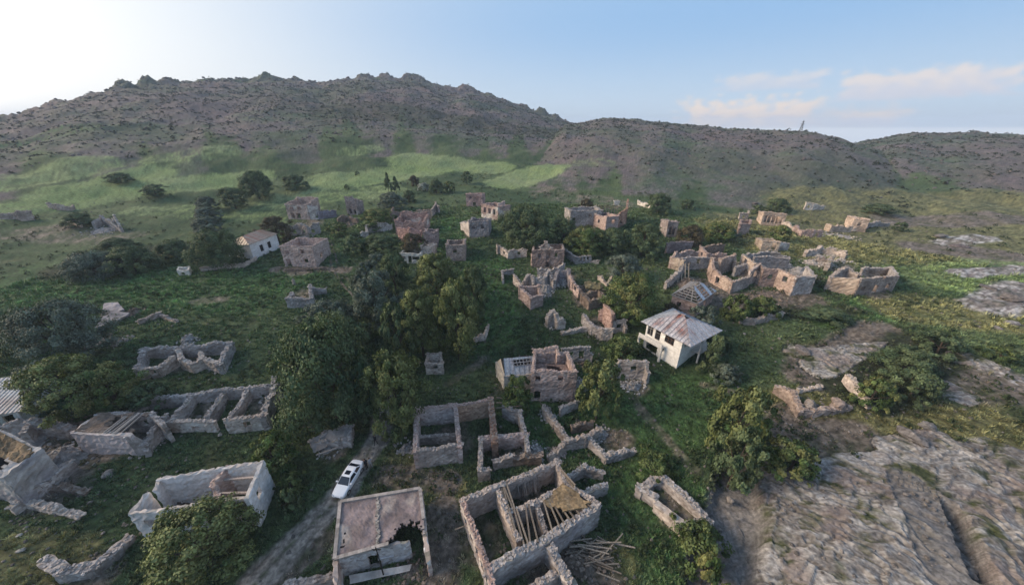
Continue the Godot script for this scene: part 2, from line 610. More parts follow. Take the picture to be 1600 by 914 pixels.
func wall_color(p: Vector3, o: Dictionary, cap: bool) -> Color:
	var tone: Color = o.get("tone", STONE)
	var a := mid.get_noise_3d(p.x * 2.0, p.y * 3.0, p.z * 2.0)
	var b := high.get_noise_3d(p.x, p.y * 1.4, p.z)
	var f := 1.05 + a * 0.5 + b * 0.5
	var col := Color(tone.r * f, tone.g * f, tone.b * f)
	col = col.lerp(Color(.17, .145, .13), clampf(b * 1.2 - a - 0.3, 0.0, 0.5))
	var plaster: float = o.get("plaster", 0.0)
	if plaster > 0.0 and not cap:
		var w := clampf((low.get_noise_3d(p.x * 4.0, p.y * 5.0, p.z * 4.0) * 1.4 + plaster * 2.0 - 1.0) * 3.0 + 0.5, 0.0, 1.0)
		var pt: Color = o.get("coat", WHITE)
		var g := 1.0 + a * 0.22 + b * 0.14
		col = col.lerp(Color(pt.r * g, pt.g * g, pt.b * g), w)
	elif cap:
		col = col.lerp(Color(.44, .40, .36), 0.4)
		col = col.lerp(Color(.09, .10, .05), clampf(a * 1.5 + b - 0.3, 0.0, 0.6))
	return col


func lines(from: float, to: float, cell: float, fixed: Array) -> PackedFloat32Array:
	var out := PackedFloat32Array()
	var n := maxi(1, roundi((to - from) / cell))
	for i in n + 1:
		var s := lerpf(from, to, float(i) / n)
		var keep := true
		for f in fixed:
			if absf(f - s) < cell * 0.45 and i > 0 and i < n:
				keep = false
		if keep:
			out.append(s)
	for f in fixed:
		if f > from + 0.02 and f < to - 0.02:
			out.append(f)
	out.sort()
	return out


# one run of wall from a to b (x, height of its top above the ground, z), local to org
func wall_run(s: Soup, a: Vector3, b: Vector3, org: Vector3, o: Dictionary, opens: Array) -> void:
	var t: float = o.get("t", 0.6) * 0.76
	var rag: float = o.get("rag", 0.5)
	var cell: float = o.get("cell", 0.42)
	var rough: float = o.get("rough", 0.07)
	var dir := Vector2(b.x - a.x, b.z - a.z)
	var l := dir.length()
	dir /= l
	var nv := Vector3(-dir.y, 0, dir.x)
	var ga := terr(a.x, a.z)
	var gb := terr(b.x, b.z)
	var ext: float = t * 0.5 * o.get("ext", 1.0)
	var fs := []
	var fy := []
	for e in opens:
		fs.append(e[0] * l - e[1] * 0.5)
		fs.append(e[0] * l + e[1] * 0.5)
		if not fy.has(e[2]):
			fy.append(e[2])
		if not fy.has(e[3]):
			fy.append(e[3])
	var ss := lines(-ext, l + ext, cell, fs)
	var ys := lines(-0.7, maxf(a.y, b.y) + rag + 0.1, cell * 0.9, fy)
	var ns := ss.size()
	var ny := ys.size()
	var tops := PackedFloat32Array()
	for i in ns:
		var x := a.x + dir.x * ss[i]
		var z := a.z + dir.y * ss[i]
		var dip := mid.get_noise_2d(x * 2.2 + 50.0, z * 2.2) * 1.1 + hash2(x, z, 3.0) * 0.28
		tops.append(lerpf(a.y, b.y, clampf(ss[i] / l, 0.0, 1.0)) + rag * clampf(dip, -1.0, 0.8))
	var grid := []
	for side in [1.0, -1.0]:
		var pts := PackedVector3Array()
		for i in ns:
			for j in ny:
				var y := minf(ys[j], tops[i])
				var x := a.x + dir.x * ss[i]
				var z := a.z + dir.y * ss[i]
				var base := lerpf(ga, gb, clampf(ss[i] / l, 0.0, 1.0))
				var p: Vector3 = Vector3(x, base + y, z) + nv * (t * 0.5 * side)
				var jt := rough * (1.7 if y == tops[i] and rag > 0.05 else 1.0)
				p += nv * (hash2(x, y, side + z) * jt)
				p.y += hash2(z, x, y + side) * jt * 0.8
				var e := hash2(y, z, x - side) * jt * 0.7
				p.x += dir.x * e
				p.z += dir.y * e
				pts.append(p)
		grid.append(pts)
	var solid := func(i: int, j: int) -> bool:
		if i < 0 or j < 0 or i >= ns - 1 or j >= ny - 1:
			return false
		if ys[j] >= maxf(tops[i], tops[i + 1]) - 0.01:
			return false
		var cs: float = (ss[i] + ss[i + 1]) * 0.5
		var cy: float = (ys[j] + ys[j + 1]) * 0.5
		for e in opens:
			if absf(cs - e[0] * l) < e[1] * 0.5 and cy > e[2] and cy < e[3]:
				return false
		return true
	var up := Vector3.UP
	var dv := Vector3(dir.x, 0, dir.y)
	if rag > 0.15:
		for i in ns:
			for k in 5:
				var sz := 0.10 + 0.12 * absf(hash2(tops[i], k, a.x)) * (1.5 if cell > .5 else 1.0)
				var x := a.x + dir.x * (ss[i] + 0.2 * hash2(ss[i], k, 1.0))
				var z := a.z + dir.y * (ss[i] + 0.2 * hash2(ss[i], k, 1.0))
				var at := Vector3(x, lerpf(ga, gb, clampf(ss[i] / l, 0.0, 1.0)) + tops[i] + sz * 0.12, z) + nv * (t * 0.42 * hash2(ss[i], a.z, k))
				var f := 0.85 + 0.4 * absf(hash2(x, k, z))
				var tc: Color = o.get("tone", STONE)
				s.box(Transform3D(Basis.from_euler(Vector3(hash2(x, 1, k) * .5, hash2(z, 2, k) * 3.0, hash2(x, 3, k) * .5)), at - org), Vector3(sz * 1.4, sz * 0.8, sz), Color(tc.r * f, tc.g * f, tc.b * f))
	for i in ns - 1:
		for j in ny - 1:
			if not solid.call(i, j):
				continue
			var q := [i * ny + j, (i + 1) * ny + j, (i + 1) * ny + j + 1, i * ny + j + 1]
			for k in 2:
				var g: PackedVector3Array = grid[k]
				var cc := []
				for e in q:
					cc.append(wall_color(g[e], o, false))
				var h := nv * (1.0 - 2.0 * k)
				s.tri(g[q[0]] - org, g[q[1]] - org, g[q[2]] - org, cc[0], cc[1], cc[2], h)
				s.tri(g[q[0]] - org, g[q[2]] - org, g[q[3]] - org, cc[0], cc[2], cc[3], h)
			var f: PackedVector3Array = grid[0]
			var r: PackedVector3Array = grid[1]
			if not solid.call(i, j + 1):
				s.quad(f[q[3]] - org, f[q[2]] - org, r[q[2]] - org, r[q[3]] - org, up, wall_color(f[q[3]], o, true))
			if j > 0 and not solid.call(i, j - 1):
				s.quad(f[q[0]] - org, f[q[1]] - org, r[q[1]] - org, r[q[0]] - org, -up, wall_color(f[q[0]], o, true))
			if not solid.call(i - 1, j):
				s.quad(f[q[0]] - org, f[q[3]] - org, r[q[3]] - org, r[q[0]] - org, -dv, wall_color(f[q[0]], o, false))
			if not solid.call(i + 1, j):
				s.quad(f[q[1]] - org, f[q[2]] - org, r[q[2]] - org, r[q[1]] - org, dv, wall_color(f[q[1]], o, false))


func walls(root: Node3D, pts: Array, o := {}) -> void:
	var opens: Dictionary = o.get("opens", {})
	var n := pts.size() if o.get("closed", false) else pts.size() - 1
	for i in n:
		var a: Vector3 = pts[i]
		var b: Vector3 = pts[(i + 1) % pts.size()]
		if Vector2(a.x - b.x, a.z - b.z).length() < 0.3:
			continue
		var s := Soup.new()
		wall_run(s, a, b, root.position, o, opens.get(i, []))
		if s.v.size():
			part("wall", s.mesh(), M.plaster if o.get("smooth", false) else M.masonry, root)


func centre(pts: Array) -> Vector3:
	var c := Vector2.ZERO
	for p in pts:
		c += Vector2(p.x, p.z) / pts.size()
	return on(c)


func ruin(label: String, pts: Array, o := {}, group := "ruined stone houses of the village") -> Node3D:
	var at := centre(pts)
	var r := thing(o.get("called", "ruined_house"), label, o.get("category", "ruin"), at, group)
	ruin_spots.append([at, o.get("litter", 8.0)])
	walls(r, pts, o)
	return r


# a four-walled shell: front corners a and b, reaching depth metres further back; heights of the back corners hb
func shell_points(a: Vector3, b: Vector3, depth: float, hb := -1.0) -> Array:
	var d := Vector2(b.x - a.x, b.z - a.z).normalized()
	var n := Vector2(-d.y, d.x)
	if n.dot(Vector2(a.x, a.z)) < 0.0:
		n = -n
	n *= depth
	var h1: float = a.y * .72 if hb < 0.0 else hb
	var h2: float = b.y * .72 if hb < 0.0 else hb
	return [a, b, Vector3(b.x + n.x, h2, b.z + n.y), Vector3(a.x + n.x, h1, a.z + n.y)]


func shell(label: String, front: Array, depth: float, o := {}, hb := -1.0, group := "ruined stone houses of the village") -> Node3D:
	o = o.duplicate()
	o.closed = true
	var pts := shell_points(front[0], front[1], depth, hb)
	return ruin(label, pts, o, group)


# stones and earth fallen at p: part of its ruin
func rubble(root: Node3D, p: Vector2, radius: float, height: float, tone: Color, count := 60) -> void:
	var g := RandomNumberGenerator.new()
	g.seed = int(absf(p.x * 131.0 + p.y * 17.0)) + 7
	var s := Soup.new()
	var n := 14
	var rings := 5
	var prev := []
	for k in rings + 1:
		var row := []
		for i in n:
			var a := TAU * i / n
			var rr := radius * k / rings * (1.0 + 0.25 * hash2(i, p.x, 1.0))
			var x := p.x + cos(a) * rr
			var z := p.y + sin(a) * rr
			var f := 1.0 - float(k) / rings
			row.append(Vector3(x, terr(x, z) - 0.12 + height * f * f * (3.0 - 2.0 * f) * (1.0 + 0.5 * high.get_noise_2d(x * 1.5, z * 1.5)), z) - root.position)
		if k:
			for i in n:
				var col := tone * (0.65 + 0.35 * g.randf())
				s.quad(prev[i], prev[(i + 1) % n], row[(i + 1) % n], row[i], Vector3.UP, col)
		prev = row
	for i in count:
		var a := g.randf() * TAU
		var rr := radius * 1.25 * sqrt(g.randf())
		var x := p.x + cos(a) * rr
		var z := p.y + sin(a) * rr
		var f := clampf(1.0 - rr / radius, 0.0, 1.0)
		var size := g.randf_range(0.14, 0.42)
		var at := Vector3(x, terr(x, z) + height * f * f * (3.0 - 2.0 * f) + size * 0.1, z) - root.position
		var b := Basis.from_euler(Vector3(g.randf() * 3, g.randf() * 6, g.randf() * 3))
		var v := 0.7 + 0.7 * g.randf()
		s.box(Transform3D(b, at), Vector3(size, size * 0.65, size * 0.8), Color(tone.r * v, tone.g * v, tone.b * v))
	part("rubble", s.mesh(), M.rock, root, "stuff")


func timber(root: Node3D, p: Vector3, q: Vector3, w := 0.16, tone := TIMBER, called := "rafter") -> void:
	var s := Soup.new()
	var v := 1.0 + 0.25 * hash2(p.x, p.z, q.x)
	s.beam(p - root.position, q - root.position, w, w, Color(tone.r * v, tone.g * v, tone.b * v))
	part(called, s.mesh(), M.wood, root)


# rafters between two wall tops: from line a-b to line c-d (world points)
func rafters(root: Node3D, a: Vector3, b: Vector3, c: Vector3, d: Vector3, n: int, w := 0.15, tone := TIMBER) -> void:
	for i in n:
		var t := (i + 0.5) / n + 0.25 / n * hash2(i, a.x, b.z)
		timber(root, a.lerp(b, t), c.lerp(d, t + 0.3 / n * hash2(i, c.x, a.z)), w, tone)


# a rough slab of earth, concrete or plaster, given by its corners
func slab(root: Node3D, corners: Array, thick: float, o: Dictionary, called := "roof_slab", mat := "plaster") -> void:
	var s := Soup.new()
	var a: Vector3 = corners[0]
	var b: Vector3 = corners[1]
	var c: Vector3 = corners[2]
	var d: Vector3 = corners[3]
	var nrm := (b - a).cross(d - a).normalized()
	if nrm.y < 0.0:
		nrm = -nrm
	var nu := maxi(2, int(a.distance_to(b) / o.get("cell", 0.4)))
	var nv := maxi(2, int(a.distance_to(d) / o.get("cell", 0.4)))
	var holes: Array = o.get("holes", [])
	var rough: float = o.get("rough", 0.05)
	var top := []
	var bot := []
	for i in nu + 1:
		for j in nv + 1:
			var u := float(i) / nu
			var v := float(j) / nv
			var eu := hash2(i, j, a.x) * rough * 1.5 / a.distance_to(b)
			var p := a.lerp(b, u + eu).lerp(d.lerp(c, u + eu), v)
			var k := nrm * (rough * (mid.get_noise_3d(p.x * 4, p.y * 4, p.z * 4) * 2.0 + hash2(p.x, p.y, p.z) * 0.5))
			top.append(p + k)
			bot.append(p - nrm * thick + k)
	var solid := func(i: int, j: int) -> bool:
		if i < 0 or j < 0 or i >= nu or j >= nv:
			return false
		for h in holes:
			var du: float = ((i + 0.5) / nu - h[0]) / h[2]
			var dv: float = ((j + 0.5) / nv - h[1]) / h[3]
			if du * du + dv * dv + 0.45 * hash2(i, j, 5.0) < 1.0:
				return false
		return true
	var m := nv + 1
	var og := root.position
	for i in nu:
		for j in nv:
			if not solid.call(i, j):
				continue
			var q := [i * m + j, (i + 1) * m + j, (i + 1) * m + j + 1, i * m + j + 1]
			var cc := []
			for e in q:
				cc.append(wall_color(top[e], o, false))
			s.tri(top[q[0]] - og, top[q[1]] - og, top[q[2]] - og, cc[0], cc[1], cc[2], nrm)
			s.tri(top[q[0]] - og, top[q[2]] - og, top[q[3]] - og, cc[0], cc[2], cc[3], nrm)
			s.quad(bot[q[0]] - og, bot[q[1]] - og, bot[q[2]] - og, bot[q[3]] - og, -nrm, cc[0])
			var sides := [[i - 1, j, 0, 3], [i + 1, j, 1, 2], [i, j - 1, 0, 1], [i, j + 1, 3, 2]]
			for e in sides:
				if not solid.call(e[0], e[1]):
					var p: Vector3 = top[q[e[2]]]
					var r: Vector3 = top[q[e[3]]]
					var mid_cell: Vector3 = (top[q[0]] + top[q[2]]) * 0.5
					s.quad(p - og, r - og, bot[q[e[3]]] - og, bot[q[e[2]]] - og, (p + r) * 0.5 - mid_cell, cc[1])
	part(called, s.mesh(), M[mat], root)


# ---------------------------------------------------------------- sheet metal roofs
# eave a-b, ridge d-c (d above a's end); one part per sheet, each with a standing seam
func sheet_roof(root: Node3D, a: Vector3, b: Vector3, c: Vector3, d: Vector3, n: int, o: Dictionary) -> void:
	var og := root.position
	var e := (b - a)
	var l := e.length()
	e /= l
	var nrm := e.cross(d - a).normalized()
	if nrm.y < 0.0:
		nrm = -nrm
	var upv := nrm.cross(e).normalized()
	if upv.y < 0.0:
		upv = -upv
	var h := (d - a).dot(upv)
	var ud := (d - a).dot(e)
	var uc := (c - a).dot(e)
	var reach := func(u: float) -> float:
		var v := 1.0
		if ud > 0.01:
			v = minf(v, u / ud)
		if l - uc > 0.01:
			v = minf(v, (l - u) / (l - uc))
		return clampf(v, 0.0, 1.0) * h
	var skip: Array = o.get("skip", [])
	var rust: float = o.get("rust", 0.5)
	for i in n:
		if skip.has(i):
			continue
		var u0 := l * i / n
		var u1 := l * (i + 1) / n
		var s := Soup.new()
		var vm := maxf(reach.call(u0), reach.call(u1))
		var ks := maxi(2, int(vm / 0.5))
		var lift := nrm * (0.02 + 0.015 * hash2(i, a.x, 2.0))
		var tint := 1.0 + 0.14 * hash2(i, a.z, a.x)
		for k in ks:
			var p := []
			var cc := []
			for w in [[u0, k], [u1, k], [u1, k + 1], [u0, k + 1]]:
				var v: float = reach.call(w[0]) * w[1] / ks
				var q: Vector3 = a + e * w[0] + upv * v + lift
				p.append(q - og)
				var hh := v / maxf(h, 0.1)
				var r := clampf(hash2(i, 7.0, a.x) * 0.55 + low.get_noise_3d(q.x * 3.0, q.y * 3.0, q.z * 3.0) * 1.2 + high.get_noise_3d(q.x, q.y, q.z) * 0.5 + (hh - 0.5) * o.get("rise", 1.2) + rust * 2.0 - 1.0 + (1.25 - q.distance_to(o.apex) / o.spread if o.has("apex") else 0.0), 0.0, 1.0)
				var base: Color = o.get("tone", ZINC)
				cc.append((base * tint).lerp(Color(.33, .11, .07) if hash2(i, k, 1.0) > 0.0 else RUST, r))
			s.tri(p[0], p[1], p[2], cc[0], cc[1], cc[2], nrm)
			s.tri(p[0], p[2], p[3], cc[0], cc[2], cc[3], nrm)
			var th := nrm * 0.03
			s.tri(p[0] - th, p[1] - th, p[2] - th, cc[0], cc[1], cc[2], -nrm)
			s.tri(p[0] - th, p[2] - th, p[3] - th, cc[0], cc[2], cc[3], -nrm)
			if k == 0:
				s.quad(p[0], p[1], p[1] - th, p[0] - th, -upv, cc[0])
		var v0: float = reach.call(u0)
		if v0 > 0.3:
			s.beam(a + e * u0 + nrm * 0.05 - og, a + e * u0 + upv * v0 + nrm * 0.05 - og, 0.05, 0.08, o.get("tone", ZINC) * 0.9)
		part("roof_sheet", s.mesh(), M.metal, root)


func framed_window(root: Node3D, a: Vector3, b: Vector3, at: float, w: float, y0: float, y1: float, tone: Color, panes := 2, glazed := true) -> void:
	# a frame with bars, set in an opening of the wall a-b
	var dir := Vector3(b.x - a.x, 0, b.z - a.z)
	var l := dir.length()
	dir /= l
	var base := lerpf(terr(a.x, a.z), terr(b.x, b.z), at)
	var c := Vector3(a.x, 0, a.z) + dir * (l * at) + Vector3(0, base, 0) - root.position
	var s := Soup.new()
	var lo := c - dir * w * 0.5 + Vector3.UP * y0
	var ro := c + dir * w * 0.5 + Vector3.UP * y0
	var hh := Vector3.UP * (y1 - y0)
	s.beam(lo + hh, ro + hh, 0.09, 0.09, tone)
	s.beam(lo, ro, 0.09, 0.09, tone)
	for k in panes + 1:
		var p := lo.lerp(ro, float(k) / panes)
		s.box(Transform3D(Basis(dir, Vector3.UP, dir.cross(Vector3.UP)), p + hh * 0.5), Vector3(0.07, y1 - y0 - 0.1, 0.08), tone)
	s.beam(lo + hh * 0.62, ro + hh * 0.62, 0.06, 0.06, tone)
	var f := part("window", s.mesh(), M.wood, root)
	if glazed:
		var g := Soup.new()
		g.box(Transform3D(Basis(dir, Vector3.UP, dir.cross(Vector3.UP)), c + Vector3.UP * (y0 + y1) * 0.5), Vector3(w - 0.12, y1 - y0 - 0.12, 0.02), Color(.02, .022, .026))
		part("pane", g.mesh(), M.dark_glass, f)


# ---------------------------------------------------------------- trees
func crown_mesh(sd: int, radius: float, height: float, clumps: int, per: int, leaf: float, tones: Array, shape := 0) -> ArrayMesh:
	var g := RandomNumberGenerator.new()
	g.seed = sd
	var v := PackedVector3Array()
	var n := PackedVector3Array()
	var c := PackedColorArray()
	var lobes := g.randf() * TAU
	for i in clumps:
		var t := pow(g.randf(), 0.8)
		var prof := sqrt(maxf(0.0, sin(PI * (0.16 + 0.80 * t))))
		if shape == 1:
			prof = sqrt(maxf(0.0, sin(PI * (0.30 + 0.68 * t))))
		elif shape == 2:
			prof = (1.0 - t) * 0.95 + 0.08
		var a := g.randf() * TAU
		var f := 0.5 + 0.5 * sqrt(g.randf())
		var lob := 1.0 + 0.24 * sin(a * 3.0 + lobes + t * 4.0) + 0.17 * sin(a * 5.0 - lobes * 2.0 + t * 7.0)
		var rr := radius * prof * f * lob * 0.92
		var ctr := Vector3(cos(a) * rr, height * lerpf(0.10 if shape != 1 else 0.02, 0.94, t), sin(a) * rr)
		var rc := radius * g.randf_range(0.10, 0.27) * (0.75 if shape == 2 else 1.0)
		var bright := g.randf()
		var tone: Color = tones[0].lerp(tones[1], bright)
		if tones.size() > 2 and g.randf() < 0.10 + 0.45 * t:
			tone = tone.lerp(tones[2], g.randf_range(0.3, 1.0))
		tone = tone * g.randf_range(.62, 1.25)
		for k in per:
			var d := Vector3(g.randfn(), g.randfn(), g.randfn()).normalized()
			var p := ctr + Vector3(d.x, d.y * 0.72, d.z) * rc * pow(g.randf(), 0.4)
			if p.y < 0.12:
				continue
			var m := (d * 0.8 + Vector3(cos(a), 0.5, sin(a)) * 0.5 + Vector3(g.randfn(), g.randfn(), g.randfn()) * 0.45).normalized()
			var x := m.cross(Vector3(g.randfn(), g.randfn(), g.randfn())).normalized()
			var y := m.cross(x)
			var ls := leaf * g.randf_range(0.65, 1.35)
			var p0 := p - x * ls
			var p1 := p + y * ls * 0.62 - m * ls * 0.2
			var p2 := p + x * ls
			var p3 := p - y * ls * 0.62 - m * ls * 0.2
			var col := tone * g.randf_range(0.7, 1.3)
			v.append(p0); v.append(p1); v.append(p2); v.append(p0); v.append(p2); v.append(p3)
			for q in 6:
				n.append(m)
				c.append(col)
	var arr := []
	arr.resize(Mesh.ARRAY_MAX)
	arr[Mesh.ARRAY_VERTEX] = v
	arr[Mesh.ARRAY_NORMAL] = n
	arr[Mesh.ARRAY_COLOR] = c
	var mesh := ArrayMesh.new()
	mesh.add_surface_from_arrays(Mesh.PRIMITIVE_TRIANGLES, arr)
	return mesh


func trunk_mesh(sd: int, radius: float, height: float, r0: float, limbs: int) -> ArrayMesh:
	var g := RandomNumberGenerator.new()
	g.seed = sd
	var s := Soup.new()
	var col := Color(.10, .082, .065)
	var p := Vector3(0, -0.5, 0)
	var q := Vector3(0.1, height * 0.35, 0.05)
	s.tube(p, q, r0, r0 * 0.72, 8, col)
	s.tube(q, Vector3(-0.1, height * 0.8, 0.1), r0 * 0.72, r0 * 0.15, 7, col)
	for i in limbs:
		var a := TAU * i / limbs + g.randf()
		var b := q * g.randf_range(0.6, 1.0) + Vector3(0, 0.2, 0)
		var e := Vector3(cos(a) * radius * 0.45, height * g.randf_range(0.5, 0.7), sin(a) * radius * 0.45)
		s.tube(b, e, r0 * 0.45, r0 * 0.22, 6, col)
		for k in 2:
			var w := e + Vector3(cos(a + k * 1.4 - 0.7) * radius * 0.32, height * 0.12, sin(a + k * 1.4 - 0.7) * radius * 0.32)
			s.tube(e, w, r0 * 0.22, r0 * 0.06, 5, col)
	return s.mesh()


const LEAVES = {
	"green": [Color(.054, .089, .030), Color(.115, .162, .057), Color(.203, .203, .081)],
	"dark": [Color(.052, .086, .046), Color(.108, .146, .074), Color(.13, .165, .08)],
	"grey": [Color(.081, .108, .084), Color(.155, .186, .146)],
	"yellow": [Color(.080, .108, .040), Color(.155, .178, .068), Color(.21, .235, .10)],
	"lush": [Color(.050, .080, .026), Color(.095, .135, .048), Color(.130, .160, .060)],
	"brown": [Color(.068, .062, .038), Color(.108, .089, .054)],
	"pale": [Color(.270, .284, .243), Color(.432, .446, .392)],
}


# sizes: radius, height, clumps, leaves in each, leaf length, trunk radius
const SIZES = [[0.9, 1.6, 30, 50, .085, .05], [2.2, 4.2, 70, 90, .115, .13], [4.3, 9.0, 130, 120, .145, .26], [6.4, 9.5, 190, 140, .155, .34]]


func proto(kind: String, size: int, shape: int, variant: int) -> Array:
	var key := "%s%d%d%d" % [kind, size, shape, variant]
	if not protos.has(key):
		var z: Array = SIZES[size]
		var h: float = z[1] * (0.72 if shape == 1 else 1.0)
		protos[key] = [crown_mesh(hash(key) % 100000, z[0], h, z[2], z[3], z[4], LEAVES[kind], shape), trunk_mesh(size * 10 + variant, z[0], h, z[5], 3 + size), z[0], h]
	return protos[key]


func tree(label: String, kind: String, x: float, z: float, radius: float, height: float, called := "broadleaf_tree", category := "tree", group := "trees of the village", shape := 0) -> void:
	var size := 0 if radius < 1.5 else (1 if radius < 3.1 else (2 if radius < 5.4 else 3))
	var t := thing(called, label, category, on(Vector2(x, z)), group)
	var variant := int(absf(x * 3.0 + z)) % 2
	var p := proto(kind, size, shape, variant)
	t.rotation.y = hash2(x, z, 1.0) * PI
	var sc := Vector3(radius / p[2], height / p[3], radius / p[2])
	var tr := part("trunk" if category == "tree" else "stem", p[1], M.bark, t)
	tr.scale = sc
	var cr := part("crown" if category == "tree" else "foliage", p[0], M.leaf, t)
	cr.scale = sc


func bush(label: String, kind: String, x: float, z: float, radius: float, height: float, group := "bushes on the slopes") -> void:
	tree(label, kind, x, z, radius, height, "bush", "bush", group, 1)


# ---------------------------------------------------------------- rocks
func rock_mesh(sd: int, flat := 0.7) -> ArrayMesh:
	var s := Soup.new()
	var nu := 16
	var nv := 9
	var p := []
	for j in nv + 1:
		for i in nu + 1:
			var a := TAU * (i % nu) / nu
			var b := PI * j / nv
			var d := Vector3(sin(b) * cos(a), cos(b), sin(b) * sin(a))
			var r := 1.0 + 0.35 * mid.get_noise_3d(d.x * 6 + sd * 9.0, d.y * 6, d.z * 6) + 0.25 * high.get_noise_3d(d.x * 2 + sd * 5.0, d.y * 3, d.z * 2)
			for k in 5:
				var n := Vector3(hash2(k, sd, 1), hash2(k, sd, 2) * 0.7, hash2(k, sd, 3)).normalized()
				r = minf(r, 0.78 / maxf(0.05, d.dot(n)))
			p.append(Vector3(d.x * r, d.y * r * flat, d.z * r))
	for j in nv:
		for i in nu:
			var q := [j * (nu + 1) + i, j * (nu + 1) + i + 1, (j + 1) * (nu + 1) + i + 1, (j + 1) * (nu + 1) + i]
			var m: Vector3 = (p[q[0]] + p[q[2]]) * 0.5
			var f := 0.72 + 0.35 * high.get_noise_3d(m.x * 2 + sd, m.y * 2, m.z * 2) + 0.1 * hash2(i, j, sd)
			s.quad(p[q[0]], p[q[1]], p[q[2]], p[q[3]], m, Color(f, f, f))
	return s.mesh()


func boulder(label: String, at: Vector2, size: Vector3, tone: Color, sd: int, sink := 0.25, group := "boulders and outcrops") -> void:
	var o := MeshInstance3D.new()
	o.name = numbered("boulder")
	o.mesh = rock_mesh(sd)
	var key := "rock" + tone.to_html()
	if not M.has(key):
		M[key] = M.rock.duplicate()
		M[key].albedo_color = tone.linear_to_srgb()
	o.material_override = M[key]
	o.position = on(at, size.y * (0.42 - sink))
	o.scale = size * .56
	o.rotation.y = hash2(at.x, at.y, sd) * PI
	o.set_meta("label", label)
	o.set_meta("category", "boulder")
	o.set_meta("group", group)
	add_child(o)


# ---------------------------------------------------------------- scatter
func scatter(called: String, label: String, mesh: Mesh, mat: Material, spots: Array, colors: Array) -> void:
	var mm := MultiMesh.new()
	mm.transform_format = MultiMesh.TRANSFORM_3D
	mm.use_colors = true
	mm.mesh = mesh
	mm.instance_count = spots.size()
	for i in spots.size():
		mm.set_instance_transform(i, spots[i])
		mm.set_instance_color(i, colors[i])
	var o := MultiMeshInstance3D.new()
	o.name = numbered(called)
	o.multimesh = mm
	o.material_override = mat
	o.set_meta("kind", "stuff")
	o.set_meta("label", label)
	add_child(o)


func tuft_mesh(sd: int, blades: int, h: float, spread: float) -> ArrayMesh:
	var g := RandomNumberGenerator.new()
	g.seed = sd
	var s := Soup.new()
	for i in blades:
		var a := g.randf() * TAU
		var b := Vector3(cos(a), 0, sin(a)) * spread * g.randf()
		var d := Vector3(cos(a + g.randfn() * 0.5), 0, sin(a + g.randfn() * 0.5))
		var w := Vector3(-d.z, 0, d.x) * h * g.randf_range(0.06, 0.12)
		var hh := h * g.randf_range(0.6, 1.2)
		var tip := b + d * hh * g.randf_range(0.3, 0.9) + Vector3.UP * hh
		var f := g.randf_range(0.75, 1.25)
		var col := Color(f, f, f)
		var m := (Vector3.UP + d * 0.6).normalized()
		var midp := b.lerp(tip, 0.55) + Vector3.UP * hh * 0.12
		s.tri(b - w, b + w, midp + w, col, col, col, m)
		s.tri(b - w, midp + w, midp - w, col, col, col, m)
		s.tri(midp - w, midp + w, tip, col, col, col, m)
	return s.mesh()


func clump_mesh(sd: int, count: int, leaf: float) -> ArrayMesh:
	return crown_mesh(sd, 1.0, 1.25, 14, int(count / 14.0), leaf, [Color(.65, .65, .65), Color(1.25, 1.25, 1.25)], 1)


